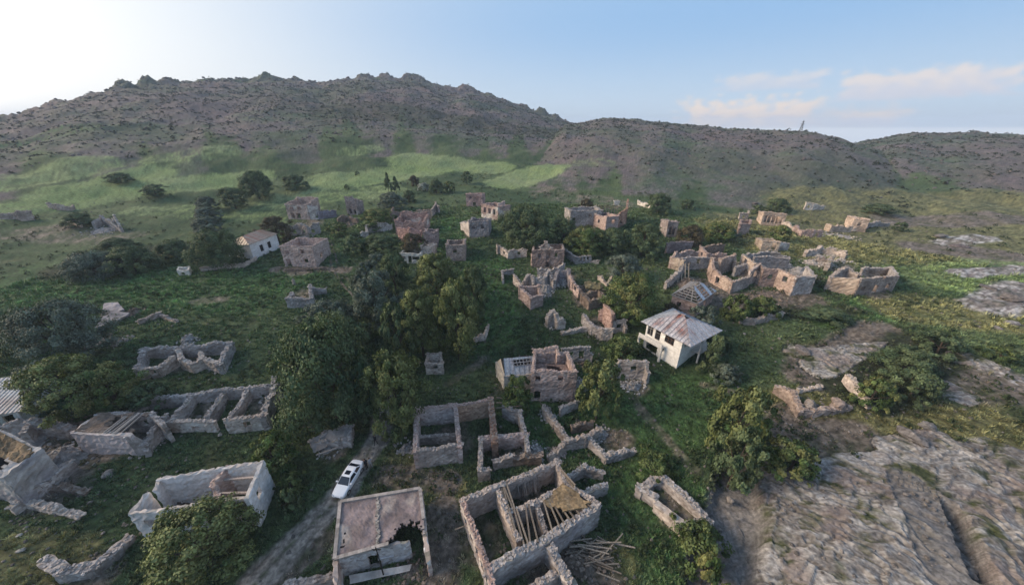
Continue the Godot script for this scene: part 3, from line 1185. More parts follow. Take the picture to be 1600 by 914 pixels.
# ---------------------------------------------------------------- car, people, masts
func make_car(front: Vector2, back: Vector2) -> void:
	var c := (front + back) * 0.5
	var at := on(c, 0.10)
	var t := thing("parked_car", "white saloon car parked on the dirt road with its dark sunroof showing", "car", at)
	var f3 := on(front) - on(back)
	f3 = f3.normalized()
	var side := f3.cross(Vector3.UP).normalized()
	t.basis = Basis(f3, side.cross(f3), side)
	var white := Color(.78, .79, .82)
	var st := [[-2.33, .62, .46, .70], [-2.26, .76, .34, .92], [-1.95, .84, .27, .99], [-1.4, .88, .23, .98], [-0.6, .89, .21, .95], [0.2, .89, .21, .93], [0.9, .88, .21, .92], [1.5, .87, .23, .87], [2.0, .83, .27, .78], [2.24, .74, .33, .68], [2.33, .60, .42, .58]]
	var s := Soup.new()
	var prev := []
	for e in st:
		var w: float = e[1]
		var yb: float = e[2]
		var yt: float = e[3]
		var row := []
		for q in [[yb, -.85], [yb + .12, -1.0], [lerpf(yb, yt, .6), -1.01], [yt - .07, -.97], [yt, -.84], [yt + .035, -.4], [yt + .045, 0.0], [yt + .035, .4], [yt, .84], [yt - .07, .97], [lerpf(yb, yt, .6), 1.01], [yb + .12, 1.0], [yb, .85]]:
			row.append(Vector3(e[0], q[0], q[1] * w))
		if prev.size():
			for k in 13:
				var m: Vector3 = (row[k] + row[(k + 1) % 13]) * 0.5 - Vector3(e[0], (yb + yt) * 0.5, 0)
				s.quad(prev[k], prev[(k + 1) % 13], row[(k + 1) % 13], row[k], m, white)
		else:
			for k in range(1, 12):
				s.tri(row[0], row[k], row[k + 1], white, white, white, Vector3.LEFT)
		prev = row
	for k in range(1, 12):
		s.tri(prev[0], prev[k], prev[k + 1], white, white, white, Vector3.RIGHT)
	# cabin: waist loop, gutter loop, roof loop
	var loops := [[[-1.80, -.76], [-.6, -.82], [1.05, -.76], [1.05, .76], [-.6, .82], [-1.80, .76]], [[-1.12, -.60], [-.5, -.64], [0.22, -.60], [0.22, .60], [-.5, .64], [-1.12, .60]], [[-.95, -.45], [-.5, -.5], [0.1, -.45], [0.1, .45], [-.5, .5], [-.95, .45]]]
	var ys := [0.94, 1.40, 1.455]
	for j in 2:
		for k in 6:
			var p := []
			for q in [[j, k], [j, (k + 1) % 6], [j + 1, (k + 1) % 6], [j + 1, k]]:
				var xz: Array = loops[q[0]][q[1]]
				p.append(Vector3(xz[0], ys[q[0]], xz[1]))
			var m: Vector3 = (p[0] + p[1]) * 0.5 - Vector3(-.4, .9, 0)
			s.quad(p[0], p[1], p[2], p[3], m, white)
	for k in range(1, 5):
		var p := []
		for q in [0, k, k + 1]:
			p.append(Vector3(loops[2][q][0], ys[2], loops[2][q][1]))
		s.tri(p[0], p[1], p[2], white, white, white, Vector3.UP)
	part("body", s.mesh(), M.paint, t)
	var glass := Color(.018, .022, .035)
	var pane := func(called: String, a: Vector3, b: Vector3, cc: Vector3, d: Vector3, out: Vector3, inset: float) -> void:
		var g := Soup.new()
		var m := (a + b + cc + d) / 4.0
		var o := out.normalized() * 0.012
		g.quad(a.lerp(m, inset) + o, b.lerp(m, inset) + o, cc.lerp(m, inset) + o, d.lerp(m, inset) + o, out, glass)
		part(called, g.mesh(), M.dark_glass, t)
	pane.call("windscreen", Vector3(1.05, .94, -.76), Vector3(1.05, .94, .76), Vector3(.22, 1.40, .60), Vector3(.22, 1.40, -.60), Vector3(.46, .83, 0), 0.07)
	pane.call("rear_window", Vector3(-1.80, .94, -.76), Vector3(-1.80, .94, .76), Vector3(-1.12, 1.40, .60), Vector3(-1.12, 1.40, -.60), Vector3(-.46, .68, 0), 0.09)
	for z in [-1.0, 1.0]:
		pane.call("side_window", Vector3(-.58, .95, .815 * z), Vector3(.98, .95, .76 * z), Vector3(.2, 1.39, .6 * z), Vector3(-.5, 1.39, .635 * z), Vector3(0, .35, z), 0.11)
		pane.call("side_window", Vector3(-1.62, .95, .77 * z), Vector3(-.62, .95, .815 * z), Vector3(-.52, 1.39, .635 * z), Vector3(-1.08, 1.39, .6 * z), Vector3(0, .35, z), 0.11)
	pane.call("sunroof", Vector3(-.52, 1.456, -.36), Vector3(.02, 1.456, -.36), Vector3(.02, 1.456, .36), Vector3(-.52, 1.456, .36), Vector3.UP, 0.06)
	for z in [-1.0, 1.0]:
		for x in [-1.38, 1.42]:
			var w := Soup.new()
			w.tube(Vector3(x, .32, .70 * z), Vector3(x, .32, .90 * z), .33, .33, 16, Color(.02, .02, .02))
			var wh := part("wheel", w.mesh(), M.rubber, t)
			var rim := Soup.new()
			rim.tube(Vector3(x, .32, .88 * z), Vector3(x, .32, .915 * z), .21, .19, 12, Color(.38, .38, .40))
			part("rim", rim.mesh(), M.metal, wh)
		var h := Soup.new()
		h.box(Transform3D(Basis(Vector3.UP, -.35 * z), Vector3(2.17, .66, .56 * z)), Vector3(.22, .13, .34), Color(.55, .58, .62))
		part("headlight", h.mesh(), M.dark_glass, t)
		var l := Soup.new()
		l.box(Transform3D(Basis(Vector3.UP, .3 * z), Vector3(-2.22, .80, .60 * z)), Vector3(.16, .18, .28), Color(.25, .015, .012))
		part("tail_light", l.mesh(), M.dark_glass, t)
		var mi := Soup.new()
		mi.box(Transform3D(Basis(), Vector3(.78, 1.0, .93 * z)), Vector3(.14, .14, .24), white)
		part("wing_mirror", mi.mesh(), M.paint, t)
	var gr := Soup.new()
	gr.box(Transform3D(Basis(), Vector3(2.31, .52, 0)), Vector3(.05, .12, .62), Color(.02, .02, .02))
	part("grille", gr.mesh(), M.rubber, t)


func capsule_dist(p: Vector3, a: Vector3, b: Vector3, ra: float, rb: float) -> float:
	var ab := b - a
	var t := clampf((p - a).dot(ab) / maxf(ab.length_squared(), 1e-6), 0.0, 1.0)
	return (p - a - ab * t).length() - lerpf(ra, rb, t)


func person(label: String, at: Vector2, facing: float, shirt: Color, trousers: Color, step: float, bend: float) -> void:
	var skin := Color(.42, .27, .20)
	var hair := Color(.018, .014, .012)
	var hip := Vector3(0, .93, 0)
	var chest := Vector3(0, 1.30, .05 + bend * 0.4)
	var neck := Vector3(0, 1.47, .06 + bend * 0.6)
	var head := Vector3(0, 1.63, .09 + bend * 0.8)
	var bones := [[hip, chest, .135, .155, shirt], [chest, neck, .13, .06, shirt], [neck, head, .055, .06, skin], [head, head + Vector3(0, .03, .005), .095, .088, skin], [head + Vector3(0, -.08, .055), head + Vector3(0, -.09, .06), .05, .045, skin], [head + Vector3(0, .045, -.025), head + Vector3(0, .05, -.03), .09, .088, hair]]
	var hands := []
	for s in [-1.0, 1.0]:
		var sh: Vector3 = chest + Vector3(.17 * s, .10, 0)
		var el: Vector3 = sh + Vector3(.07 * s, -.29, -.05 + .12 * s * step)
		var wr: Vector3 = el + Vector3(-.01 * s, -.22, .09 + .12 * s * step)
		bones.append([chest + Vector3(.08 * s, .09, 0), sh, .085, .07, shirt])
		bones.append([sh, el, .058, .045, shirt])
		bones.append([el, wr, .043, .030, shirt if step > 0.0 else skin])
		bones.append([wr, wr + Vector3(0, -.07, .01), .032, .036, skin])
		hands.append([wr + Vector3(0, -.08, .012), s])
		var kn: Vector3 = Vector3(.095 * s, .50, .05 - .22 * s * step)
		var an: Vector3 = Vector3(.10 * s, .09, -.02 - .36 * s * step)
		bones.append([Vector3(.085 * s, .90, 0), kn, .095, .062, trousers])
		bones.append([kn, an, .060, .040, trousers])
		bones.append([an + Vector3(0, -.03, -.03), an + Vector3(.015 * s, -.055, .16), .045, .036, Color(.03, .028, .026)])
	var cell := 0.04
	var lo := Vector3(-.40, -.02, -.50)
	var nx := 21
	var ny := 46
	var nz := 28
	var val := PackedFloat32Array()
	val.resize(nx * ny * nz)
	for i in nx:
		for j in ny:
			for k in nz:
				var p := lo + Vector3(i, j, k) * cell
				var d := 1.0
				for b in bones:
					if absf(p.y - (b[0].y + b[1].y) * 0.5) > 0.45:
						continue
					var e := capsule_dist(p, b[0], b[1], b[2], b[3])
					var h := maxf(0.05 - absf(d - e), 0.0) / 0.05
					d = minf(d, e) - h * h * 0.0125
				val[(i * ny + j) * nz + k] = d
	var verts := {}
	for i in nx - 1:
		for j in ny - 1:
			for k in nz - 1:
				var sum := Vector3.ZERO
				var cnt := 0
				for e in [[0, 0, 0, 1, 0, 0], [0, 1, 0, 1, 1, 0], [0, 0, 1, 1, 0, 1], [0, 1, 1, 1, 1, 1], [0, 0, 0, 0, 1, 0], [1, 0, 0, 1, 1, 0], [0, 0, 1, 0, 1, 1], [1, 0, 1, 1, 1, 1], [0, 0, 0, 0, 0, 1], [1, 0, 0, 1, 0, 1], [0, 1, 0, 0, 1, 1], [1, 1, 0, 1, 1, 1]]:
					var va := val[((i + e[0]) * ny + j + e[1]) * nz + k + e[2]]
					var vb := val[((i + e[3]) * ny + j + e[4]) * nz + k + e[5]]
					if (va < 0.0) != (vb < 0.0):
						var t := va / (va - vb)
						sum += Vector3(i + e[0], j + e[1], k + e[2]).lerp(Vector3(i + e[3], j + e[4], k + e[5]), t)
						cnt += 1
				if cnt:
					verts[(i * ny + j) * nz + k] = lo + sum / cnt * cell
	var s := Soup.new()
	var tone := func(p: Vector3) -> Color:
		var best := 9.0
		var c := skin
		for b in bones:
			var d := capsule_dist(p, b[0], b[1], b[2], b[3])
			if d < best:
				best = d
				c = b[4]
		return c
	for i in range(1, nx - 1):
		for j in range(1, ny - 1):
			for k in range(1, nz - 1):
				var o := (i * ny + j) * nz + k
				for ax in 3:
					var st: int = [ny * nz, nz, 1][ax]
					if (val[o] < 0.0) == (val[o + st] < 0.0):
						continue
					var s1: int = [nz, 1, ny * nz][ax]
					var s2: int = [1, ny * nz, nz][ax]
					var q := [o, o - s1, o - s1 - s2, o - s2]
					if verts.has(q[0]) and verts.has(q[1]) and verts.has(q[2]) and verts.has(q[3]):
						var nrm := Vector3.ZERO
						nrm[ax] = 1.0 if val[o] < 0.0 else -1.0
						var a: Vector3 = verts[q[0]]
						var b: Vector3 = verts[q[1]]
						var c: Vector3 = verts[q[2]]
						var d: Vector3 = verts[q[3]]
						s.quad(a, b, c, d, nrm, tone.call((a + c) * 0.5))
	for hd in hands:
		for f in 4:
			var a: Vector3 = hd[0] + Vector3(.004 * hd[1], 0, -.024 + f * .018)
			var ln: float = [.058, .072, .078, .066][f]
			var m: Vector3 = a + Vector3(-.008 * hd[1], -ln * .55, .004)
			s.tube(a, m, .010, .009, 6, skin)
			s.tube(m, m + Vector3(-.02 * hd[1], -ln * .45, .004), .009, .006, 6, skin)
		var th: Vector3 = hd[0] + Vector3(-.008 * hd[1], .03, .035)
		s.tube(th, th + Vector3(-.012 * hd[1], -.03, .028), .012, .010, 6, skin)
		s.tube(th + Vector3(-.012 * hd[1], -.03, .028), th + Vector3(-.018 * hd[1], -.06, .034), .010, .007, 6, skin)
	for e in [-.034, .034]:
		s.box(Transform3D(Basis(), head + Vector3(e, .01, .088)), Vector3(.028, .014, .014), Color(.03, .02, .02))
		s.box(Transform3D(Basis(), head + Vector3(e * 2.75, -.01, .0)), Vector3(.02, .06, .035), skin)
	s.tube(head + Vector3(0, .01, .09), head + Vector3(0, -.03, .115), .008, .016, 6, skin)
	s.box(Transform3D(Basis(), head + Vector3(0, -.06, .098)), Vector3(.05, .012, .014), Color(.28, .12, .10))
	var o := part("person", s.mesh(), M.cloth, self)
	o.position = on(at, 0.12)
	o.rotation.y = facing
	o.set_meta("label", label)
	o.set_meta("category", "person")
	o.set_meta("group", "people on the dirt road")


func pylon(at: Vector2, height: float) -> void:
	var t := thing("power_pylon", "steel lattice power pylon alone on the crest of the bare hill", "pylon", on(at))
	var col := Color(.20, .20, .21)
	var w := height * 0.13
	for q in [[-1, -1], [1, -1], [1, 1], [-1, 1]]:
		var s := Soup.new()
		s.beam(Vector3(q[0] * w, -1, q[1] * w), Vector3(q[0] * w * .25, height * .72, q[1] * w * .25), .14, .14, col)
		s.beam(Vector3(q[0] * w * .25, height * .72, q[1] * w * .25), Vector3(0, height, 0), .12, .12, col)
		part("leg", s.mesh(), M.metal, t)
	for k in 5:
		var f0 := 1.0 - .75 * k / 5.0
		var f1 := 1.0 - .75 * (k + 1) / 5.0
		var y0 := height * .72 * k / 5.0
		var y1 := height * .72 * (k + 1) / 5.0
		var s := Soup.new()
		for q in [[-1, -1, 1, -1], [1, -1, 1, 1], [1, 1, -1, 1], [-1, 1, -1, -1]]:
			s.beam(Vector3(q[0] * w * f0, y0, q[1] * w * f0), Vector3(q[2] * w * f1, y1, q[3] * w * f1), .07, .07, col)
			s.beam(Vector3(q[2] * w * f0, y0, q[3] * w * f0), Vector3(q[0] * w * f1, y1, q[1] * w * f1), .07, .07, col)
		part("brace", s.mesh(), M.metal, t)
	for y in [.74, .88]:
		var s := Soup.new()
		var r: float = height * (.26 if y < .8 else .18)
		s.beam(Vector3(-r, height * y, 0), Vector3(r, height * y, 0), .18, .18, col)
		s.beam(Vector3(-r, height * y, 0), Vector3(0, height * (y + .07), 0), .12, .12, col)
		s.beam(Vector3(r, height * y, 0), Vector3(0, height * (y + .07), 0), .12, .12, col)
		part("crossarm", s.mesh(), M.metal, t)
	t.rotation.y = 0.5


# ---------------------------------------------------------------- sky
func make_sky() -> Image:
	var w := 2048
	var h := 1024
	var im := Image.create(w, h, false, Image.FORMAT_RGBF)
	var puff := FastNoiseLite.new()
	puff.seed = 8
	puff.frequency = 0.35
	puff.fractal_octaves = 5
	# clouds: bearing from, to, elevation of base, of top, strength, warmth
	var clouds := [[24.0, 37.6, -2.5, 2.9, 1.0, 1.0], [36.0, 45.5, -2.5, 1.9, .55, .25], [27.5, 37.5, 4.1, 5.7, .5, .6], [39.5, 51.5, 2.6, 5.1, .8, .55], [40.0, 45.3, .2, 1.6, .9, 1.0], [60.0, 84.0, 1.0, 5.0, .8, .6], [100.0, 130.0, 2.0, 7.0, .8, .6], [150.0, 175.0, 0.0, 4.0, .7, .7]]
	var sun := Vector3(sin(deg_to_rad(-70.0)), sin(deg_to_rad(6.0)), -cos(deg_to_rad(-70.0))).normalized()
	for y in h:
		var el := 90.0 - 180.0 * (y + 0.5) / h
		var u := clampf(el, 0.0, 90.0)
		var base := Color(.60, .74, .88).lerp(Color(.32, .54, .84), smoothstep(0.0, 13.0, u))
		base = base.lerp(Color(.33, .51, .79), smoothstep(14.0, 75.0, u))
		var ce := cos(deg_to_rad(maxf(el, -2.0)))
		var se := sin(deg_to_rad(maxf(el, -2.0)))
		for x in w:
			var az := 360.0 * (x + 0.5) / w
			if az > 180.0:
				az -= 360.0
			var d := Vector3(sin(deg_to_rad(az)) * ce, se, -cos(deg_to_rad(az)) * ce)
			var ang := rad_to_deg(acos(clampf(d.dot(sun), -1.0, 1.0)))
			var g := exp(-pow(ang / 45.0, 2.0)) * 1.0
			var away := smoothstep(118.0, 165.0, ang) * (1.0 - smoothstep(8.0, 50.0, u))  # unseen sky opposite the sun, brightened to light the walls facing the camera
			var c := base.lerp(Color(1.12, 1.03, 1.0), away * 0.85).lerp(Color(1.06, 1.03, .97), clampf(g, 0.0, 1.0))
			var hot := 13.0 * exp(-pow(ang / 8.5, 2.0)) + 0.45 * exp(-pow(ang / 30.0, 2.0))
			c += Color(hot, hot * .93, hot * .82)
			if el > -3.0 and el < 8.0:
				for k in clouds:
					if az < k[0] - 2.0 or az > k[1] + 2.0 or el > k[3] + 1.0:
						continue
					var ux: float = (az - k[0]) / (k[1] - k[0])
					var uy: float = (el - k[2]) / (k[3] - k[2])
					var n := puff.get_noise_2d(az * 1.3, el * 2.6 + k[0])
					var edge: float = minf(minf(ux, 1.0 - ux) * 5.0, minf(uy * 3.0, (1.0 - uy) * 2.6)) + n * 0.9 + 0.3
					var a: float = clampf(edge * 1.4, 0.0, 1.0) * k[4] * (1.0 if uy > 0.0 else 0.0)
					if a > 0.0:
						var lit := clampf(uy * 1.5 - 0.35 + n * 0.8, 0.0, 1.0)
						var cc := Color(.72, .71, .79).lerp(Color(1.02, .85, .72), lit * (0.35 + 0.65 * k[5]))
						c = c.lerp(cc, a * 0.95)
			im.set_pixel(x, y, Color(c.r / 3.0, c.g / 3.0, c.b / 3.0))
	return im


func mid3(a: Vector3, b: Vector3, t: float, up := 0.0) -> Vector3:
	# the point on top of a wall a-b
	return Vector3(lerpf(a.x, b.x, t), lerpf(terr(a.x, a.z) + a.y, terr(b.x, b.z) + b.y, t) + up, lerpf(a.z, b.z, t))


func top(a: Vector3, up := 0.0) -> Vector3:
	return Vector3(a.x, terr(a.x, a.z) + a.y + up, a.z)


func near_ruins() -> void:
	# --- the great roofless house at the lower edge
	var o := {"tone": STONE, "plaster": .28, "coat": Color(.46, .42, .40), "t": .75, "rag": .35, "closed": false, "cell": .36}
	var p := [Vector3(-5.43, 3.40, -24.54), Vector3(-1.75, 3.40, -26.11), Vector3(1.35, 3.30, -27.28), Vector3(5.49, 3.40, -29.28)]
	var r := ruin("great roofless stone house with bare rafters and an ochre patch of roof", p, o)
	var left := [Vector3(-5.43, 3.40, -24.54), Vector3(-2.20, 3.40, -17.95), Vector3(-1.39, 3.20, -15.68)]
	walls(r, left, {"tone": ROSE, "plaster": .75, "coat": Color(.56, .52, .49), "t": .7, "rag": .25, "cell": .36, "opens": {0: [[.2, .8, 1.2, 2.4], [.45, .8, 1.2, 2.4], [.66, .9, 1.0, 2.5], [.86, .8, 1.2, 2.4]]}})
	var cross := [Vector3(-1.76, 3.10, -26.16), Vector3(0.57, 3.10, -20.57)]
	walls(r, cross, o)
	var spine := [Vector3(0.07, 3.00, -23.42), Vector3(3.45, 3.20, -24.55), Vector3(6.20, 3.20, -26.44)]
	walls(r, spine, o)
	var rightback := [Vector3(5.49, 3.40, -29.28), Vector3(6.17, 3.40, -26.29), Vector3(9.02, 3.60, -23.79)]
	walls(r, rightback, {"tone": STONE, "plaster": .4, "coat": Color(.44, .41, .41), "t": .75, "rag": .4, "cell": .36, "opens": {1: [[.75, .7, 1.2, 2.3]]}})
	var front := [Vector3(-2.20, 3.30, -17.89), Vector3(0.55, 3.30, -19.08), Vector3(3.42, 3.30, -20.35), Vector3(8.94, 3.60, -23.43)]
	walls(r, front, {"tone": GREY, "plaster": .35, "coat": Color(.42, .40, .42), "t": 1.0, "rag": .3, "cell": .36})
	walls(r, [Vector3(2.79, 2.90, -24.00), Vector3(3.41, 2.90, -21.57)], {"tone": STONE, "t": .7, "rag": .4, "cell": .36})
	walls(r, [Vector3(3.49, 3.00, -20.29), Vector3(4.65, 2.60, -18.29), Vector3(5.74, 2.40, -16.42)], {"tone": GREY, "t": 1.0, "rag": .5, "cell": .36})
	walls(r, [Vector3(4.66, 2.40, -18.28), Vector3(2.11, 2.20, -17.02), Vector3(0.00, 2.00, -15.89)], {"tone": STONE, "t": .9, "rag": .5, "cell": .36})
	rafters(r, mid3(p[0], p[3], .36), mid3(p[0], p[3], .40), mid3(cross[0], cross[1], .9), mid3(cross[0], cross[1], .98), 2)
	for k in 2:
		timber(r, mid3(p[0], p[3], .40 + k * .035, .1), mid3(spine[0], spine[1], .02 + .05 * k, .1))
		timber(r, mid3(spine[0], spine[1], .05 + .07 * k, .1), mid3(front[0], front[2], .62 + .07 * k, .1))
	rafters(r, mid3(spine[0], spine[1], .38, .12), mid3(spine[0], spine[1], .56, .12), mid3(front[1], front[2], .38, .12), mid3(front[1], front[2], .75, .12), 2)
	rafters(r, mid3(spine[0], spine[1], .95, .1), mid3(spine[1], spine[2], .9, .1), mid3(front[2], front[3], .12, .1), mid3(front[2], front[3], .95, .1), 8, .14)
	for k in 14:
		var a := mid3(p[1], p[3], .30 + k * .026, .05)
		timber(r, a, a + Vector3(.35 + .12 * hash2(k, 1, 1), -1.6 - .9 * absf(hash2(k, 2, 1)), 1.1 + .5 * hash2(k, 3, 3)), .07, Color(.27, .24, .22), "reed")
	timber(r, mid3(rightback[0], rightback[1], .35, .2), mid3(rightback[0], rightback[1], 1.2, .5) + Vector3(.8, 0, 0), .15)
	timber(r, mid3(rightback[0], rightback[1], .5, .15), mid3(rightback[0], rightback[1], 1.3, .2) + Vector3(.9, 0, .3), .15)
	slab(r, [mid3(spine[0], spine[1], .98, .3), mid3(spine[1], spine[2], .9, .35), mid3(front[2], front[3], .92, .35), mid3(spine[0], spine[1], .98, .3).lerp(mid3(front[2], front[3], .3), .55)], .22, {"tone": Color(.27, .20, .12), "rough": .14, "cell": .25, "holes": [[.95, 1.0, .2, .2], [.05, .9, .2, .3]]}, "earth_roof", "rock")
	timber(r, on(Vector2(-6.17, -22.63), 1.6), on(Vector2(-5.09, -22.96), 1.7), .12)
	rubble(r, Vector2(6.84, -19.90), 2.2, 1.0, BROWN, 90)
	rubble(r, Vector2(0.00, -19.88), 1.6, .4, BROWN, 50)
	var an := ruin("two broken stone garden walls behind the great roofless house", [Vector3(6.45, 1.60, -28.56), Vector3(9.07, 1.70, -29.99), Vector3(11.24, 1.20, -29.41)], {"called": "stone_wall", "category": "wall", "tone": GREY, "t": .7, "rag": .5}, "low stone walls")
	walls(an, [Vector3(7.66, 1.70, -26.07), Vector3(11.10, 1.50, -27.35)], {"tone": GREY, "t": .8, "rag": .4})
	var pile := thing("timber_pile", "heap of fallen grey roof timbers beside the great roofless house", "timber pile", on(Vector2(8.25, -20.44)))
	var g := RandomNumberGenerator.new()
	g.seed = 44
	for k in 34:
		var a := on(Vector2(8.28, -20.56)) + Vector3(g.randfn() * 1.1, .25 + g.randf() * .7, g.randfn() * 1.0) - pile.position
		var d := Vector3(1.0, g.randfn() * .12, .12 + g.randfn() * .5).normalized() * g.randf_range(.8, 2.3)
		var s := Soup.new()
		var v := g.randf_range(.8, 1.7)
		s.beam(a - d * .6, a + d, .11, .1, TIMBER * v)
		part("timber", s.mesh(), M.wood, pile)

	# --- flat-roofed house in front
	p = [Vector3(-18.77, 3.30, -24.21), Vector3(-10.53, 3.30, -25.97), Vector3(-8.91, 3.30, -21.30), Vector3(-17.08, 3.20, -18.98)]
	r = thing("flat_roofed_house", "roofed house with a cracked flat concrete roof and a fallen front", "house", centre(p), "houses that keep a roof")
	ruin_spots.append([r.position, 9.0])
	walls(r, [Vector3(-18.85, 3.00, -24.26), Vector3(-10.57, 3.00, -26.02), Vector3(-9.05, 3.00, -21.47), Vector3(-8.24, 2.60, -19.38)], {"tone": ROSE, "plaster": .6, "t": .5, "rag": .06, "smooth": true})
	walls(r, [Vector3(-18.85, 3.00, -24.26), Vector3(-17.11, 3.00, -19.08), Vector3(-16.10, 2.80, -16.62)], {"tone": ROSE, "plaster": .6, "t": .5, "rag": .1, "smooth": true})
	walls(r, [Vector3(-16.95, 2.90, -19.24), Vector3(-15.17, 2.90, -19.73), Vector3(-12.81, 2.90, -20.40), Vector3(-10.63, 2.90, -20.89)], {"tone": STONE, "plaster": .9, "coat": Color(.62, .60, .60), "t": .4, "rag": .1, "opens": {1: [[.5, 1.1, .2, 2.2]]}})
	slab(r, [top(p[0], .1), top(p[1], .1), top(p[2], .1), top(p[3], .1)], .28, {"tone": Color(.22, .175, .17), "plaster": .45, "coat": Color(.40, .345, .31), "rough": .05, "cell": .2, "holes": [[.80, 1.0, .19, .30], [.70, 1.02, .16, .14], [.93, .74, .03, .04], [.09, .60, .02, .03], [.08, .74, .02, .025], [.07, .84, .02, .025]]})
	for e in [[0.0, 0.0, 1.0, 0.0], [0.0, 0.0, 0.0, 1.0], [1.0, 0.0, 1.0, .70], [0.0, 1.0, .58, 1.0]]:
		var q := []
		for k in 2:
			q.append(top(p[0], .18).lerp(top(p[1], .18), e[k * 2]).lerp(top(p[3], .18).lerp(top(p[2], .18), e[k * 2]), e[k * 2 + 1]))
		var s := Soup.new()
		for k in 12:
			var f := .9 + .25 * hash2(k, e[2], e[3])
			s.beam(q[0].lerp(q[1], k / 12.0) - r.position, q[0].lerp(q[1], (k + 1.02) / 12.0) - r.position, .34, .22, Color(.40 * f, .355 * f, .325 * f))
		part("parapet", s.mesh(), M.plaster, r)
	var crack := Soup.new()
	for k in 18:
		var a := top(p[0], .16).lerp(top(p[1], .16), .46 + .012 * hash2(k, 3, 1)).lerp(top(p[3], .16).lerp(top(p[2], .16), .46 + .012 * hash2(k, 3, 1)), k / 18.0)
		crack.box(Transform3D(Basis(Vector3.UP, hash2(k, 1, 2)), a - r.position), Vector3(.22 + .1 * hash2(k, 5, 2), .12, .42), Color(.42, .385, .35) * (.9 + .2 * hash2(k, 1, 1)))
	part("roof_ridge_rubble", crack.mesh(), M.rock, r, "stuff")
	slab(r, [on(Vector2(-16.85, -20.11), 1.5), on(Vector2(-15.09, -20.50), 1.5), on(Vector2(-14.83, -19.60), 1.4), on(Vector2(-16.68, -19.39), 1.4)], .2, {"tone": Color(.52, .50, .50), "rough": .03}, "lower_slab")
	slab(r, [on(Vector2(-13.93, -20.99), 1.6), on(Vector2(-12.48, -21.32), 1.6), on(Vector2(-12.02, -20.22), 1.5), on(Vector2(-13.57, -19.91), 1.5)], .2, {"tone": Color(.54, .52, .53), "rough": .03}, "lower_slab")
	slab(r, [on(Vector2(-16.12, -18.81), .9), on(Vector2(-10.21, -19.89), .8), on(Vector2(-10.41, -19.39), .6), on(Vector2(-15.86, -18.19), .7)], .2, {"tone": STONE, "rough": .05}, "ledge")
	rubble(r, Vector2(-10.44, -19.50), 1.8, .4, BROWN, 50)
	ruin("low broken stone wall running to the lower edge beside the road", [Vector3(-21.75, 0.90, -18.01), Vector3(-19.40, 1.00, -18.51), Vector3(-17.40, 1.00, -18.75)], {"called": "stone_wall", "category": "wall", "tone": STONE, "t": .9, "rag": .4}, "low stone walls")

	# --- collapsed shed by the road
	p = [Vector3(-26.98, 1.20, -33.31), Vector3(-25.28, 1.60, -34.50), Vector3(-22.55, 1.60, -35.49), Vector3(-21.99, 1.30, -33.54)]
	r = ruin("collapsed grey stone shed beside the dirt road above the white car", p, {"tone": GREY, "t": .6, "rag": .4, "closed": true})
	slab(r, [top(p[1], .1), top(p[2], .15), top(p[3], -.1), top(p[0], .0).lerp(top(p[3], 0.0), .35)], .3, {"tone": Color(.27, .25, .24), "rough": .12})
	slab(r, [top(p[1], .0), top(p[0], .3), on(Vector2(-26.42, -32.18), .2), on(Vector2(-24.95, -33.02), .6)], .25, {"tone": Color(.24, .225, .22), "rough": .1})
	rubble(r, Vector2(-24.88, -33.42), 1.6, .5, GREY, 40)
	timber(r, on(Vector2(-25.83, -31.83), .4), on(Vector2(-23.53, -32.89), .5), .18, Color(.45, .43, .42), "beam")

	# --- open ruin of two rooms with rosy plaster
	o = {"tone": PINK, "t": .75, "rag": .25, "plaster": .4, "coat": Color(.62, .55, .53), "cell": .36}
	p = [Vector3(-12.27, 3.00, -30.90), Vector3(-13.84, 3.20, -37.81), Vector3(-8.32, 3.20, -38.52)]
	r = ruin("roofless stone house with rosy plaster on its rear wall and two long rooms", p, o)
	walls(r, [Vector3(-8.32, 3.20, -38.52), Vector3(-3.12, 3.50, -39.24)], {"tone": ROSE, "plaster": .9, "coat": Color(.54, .39, .29), "t": .6, "rag": .25})
	walls(r, [Vector3(-12.27, 3.00, -30.90), Vector3(-6.79, 3.00, -31.80)], {"tone": STONE, "t": .7, "rag": .35, "plaster": .1})
	walls(r, [Vector3(-8.32, 3.20, -38.52), Vector3(-6.78, 3.00, -31.70)], o)
	walls(r, [Vector3(-12.78, 1.40, -34.39), Vector3(-7.84, 1.40, -34.90)], {"tone": STONE, "t": .6, "rag": .25})
	walls(r, [Vector3(-3.13, 3.20, -39.30), Vector3(-2.29, 2.80, -32.84)], {"tone": Color(.30, .20, .15), "t": 1.1, "rag": .3})
	walls(r, [Vector3(-1.15, 2.20, -39.30), Vector3(1.12, 2.40, -38.04), Vector3(1.92, 2.40, -34.33), Vector3(2.10, 2.00, -31.97)], {"tone": GREY, "t": .7, "rag": .6})
	walls(r, [Vector3(-4.14, 2.40, -33.68), Vector3(1.93, 2.40, -34.43)], {"tone": PINK, "t": .9, "rag": .3})
	walls(r, [Vector3(-4.22, 2.40, -33.58), Vector3(-3.96, 2.20, -29.21), Vector3(-3.02, 2.00, -29.26)], {"tone": STONE, "t": .75, "rag": .3})
	walls(r, [Vector3(-2.14, 1.60, -30.92), Vector3(-0.25, 1.60, -31.39)], {"tone": STONE, "t": .9, "rag": .3})
	walls(r, [Vector3(0.50, 1.20, -31.52), Vector3(3.42, 1.80, -31.60)], {"tone": BROWN, "t": 1.1, "rag": .6})
	for k in 3:
		timber(r, on(Vector2(-2.42, -38.85), 2.2) + Vector3(0, 0, k * -1.1), on(Vector2(1.46, -39.43), 2.1) + Vector3(0, -.3 * k, k * -.9), .16)
	rubble(r, Vector2(3.17, -33.52), 1.6, .8, GREY, 70)
	rubble(r, Vector2(-14.47, -33.78), 1.5, .5, GREY, 40)

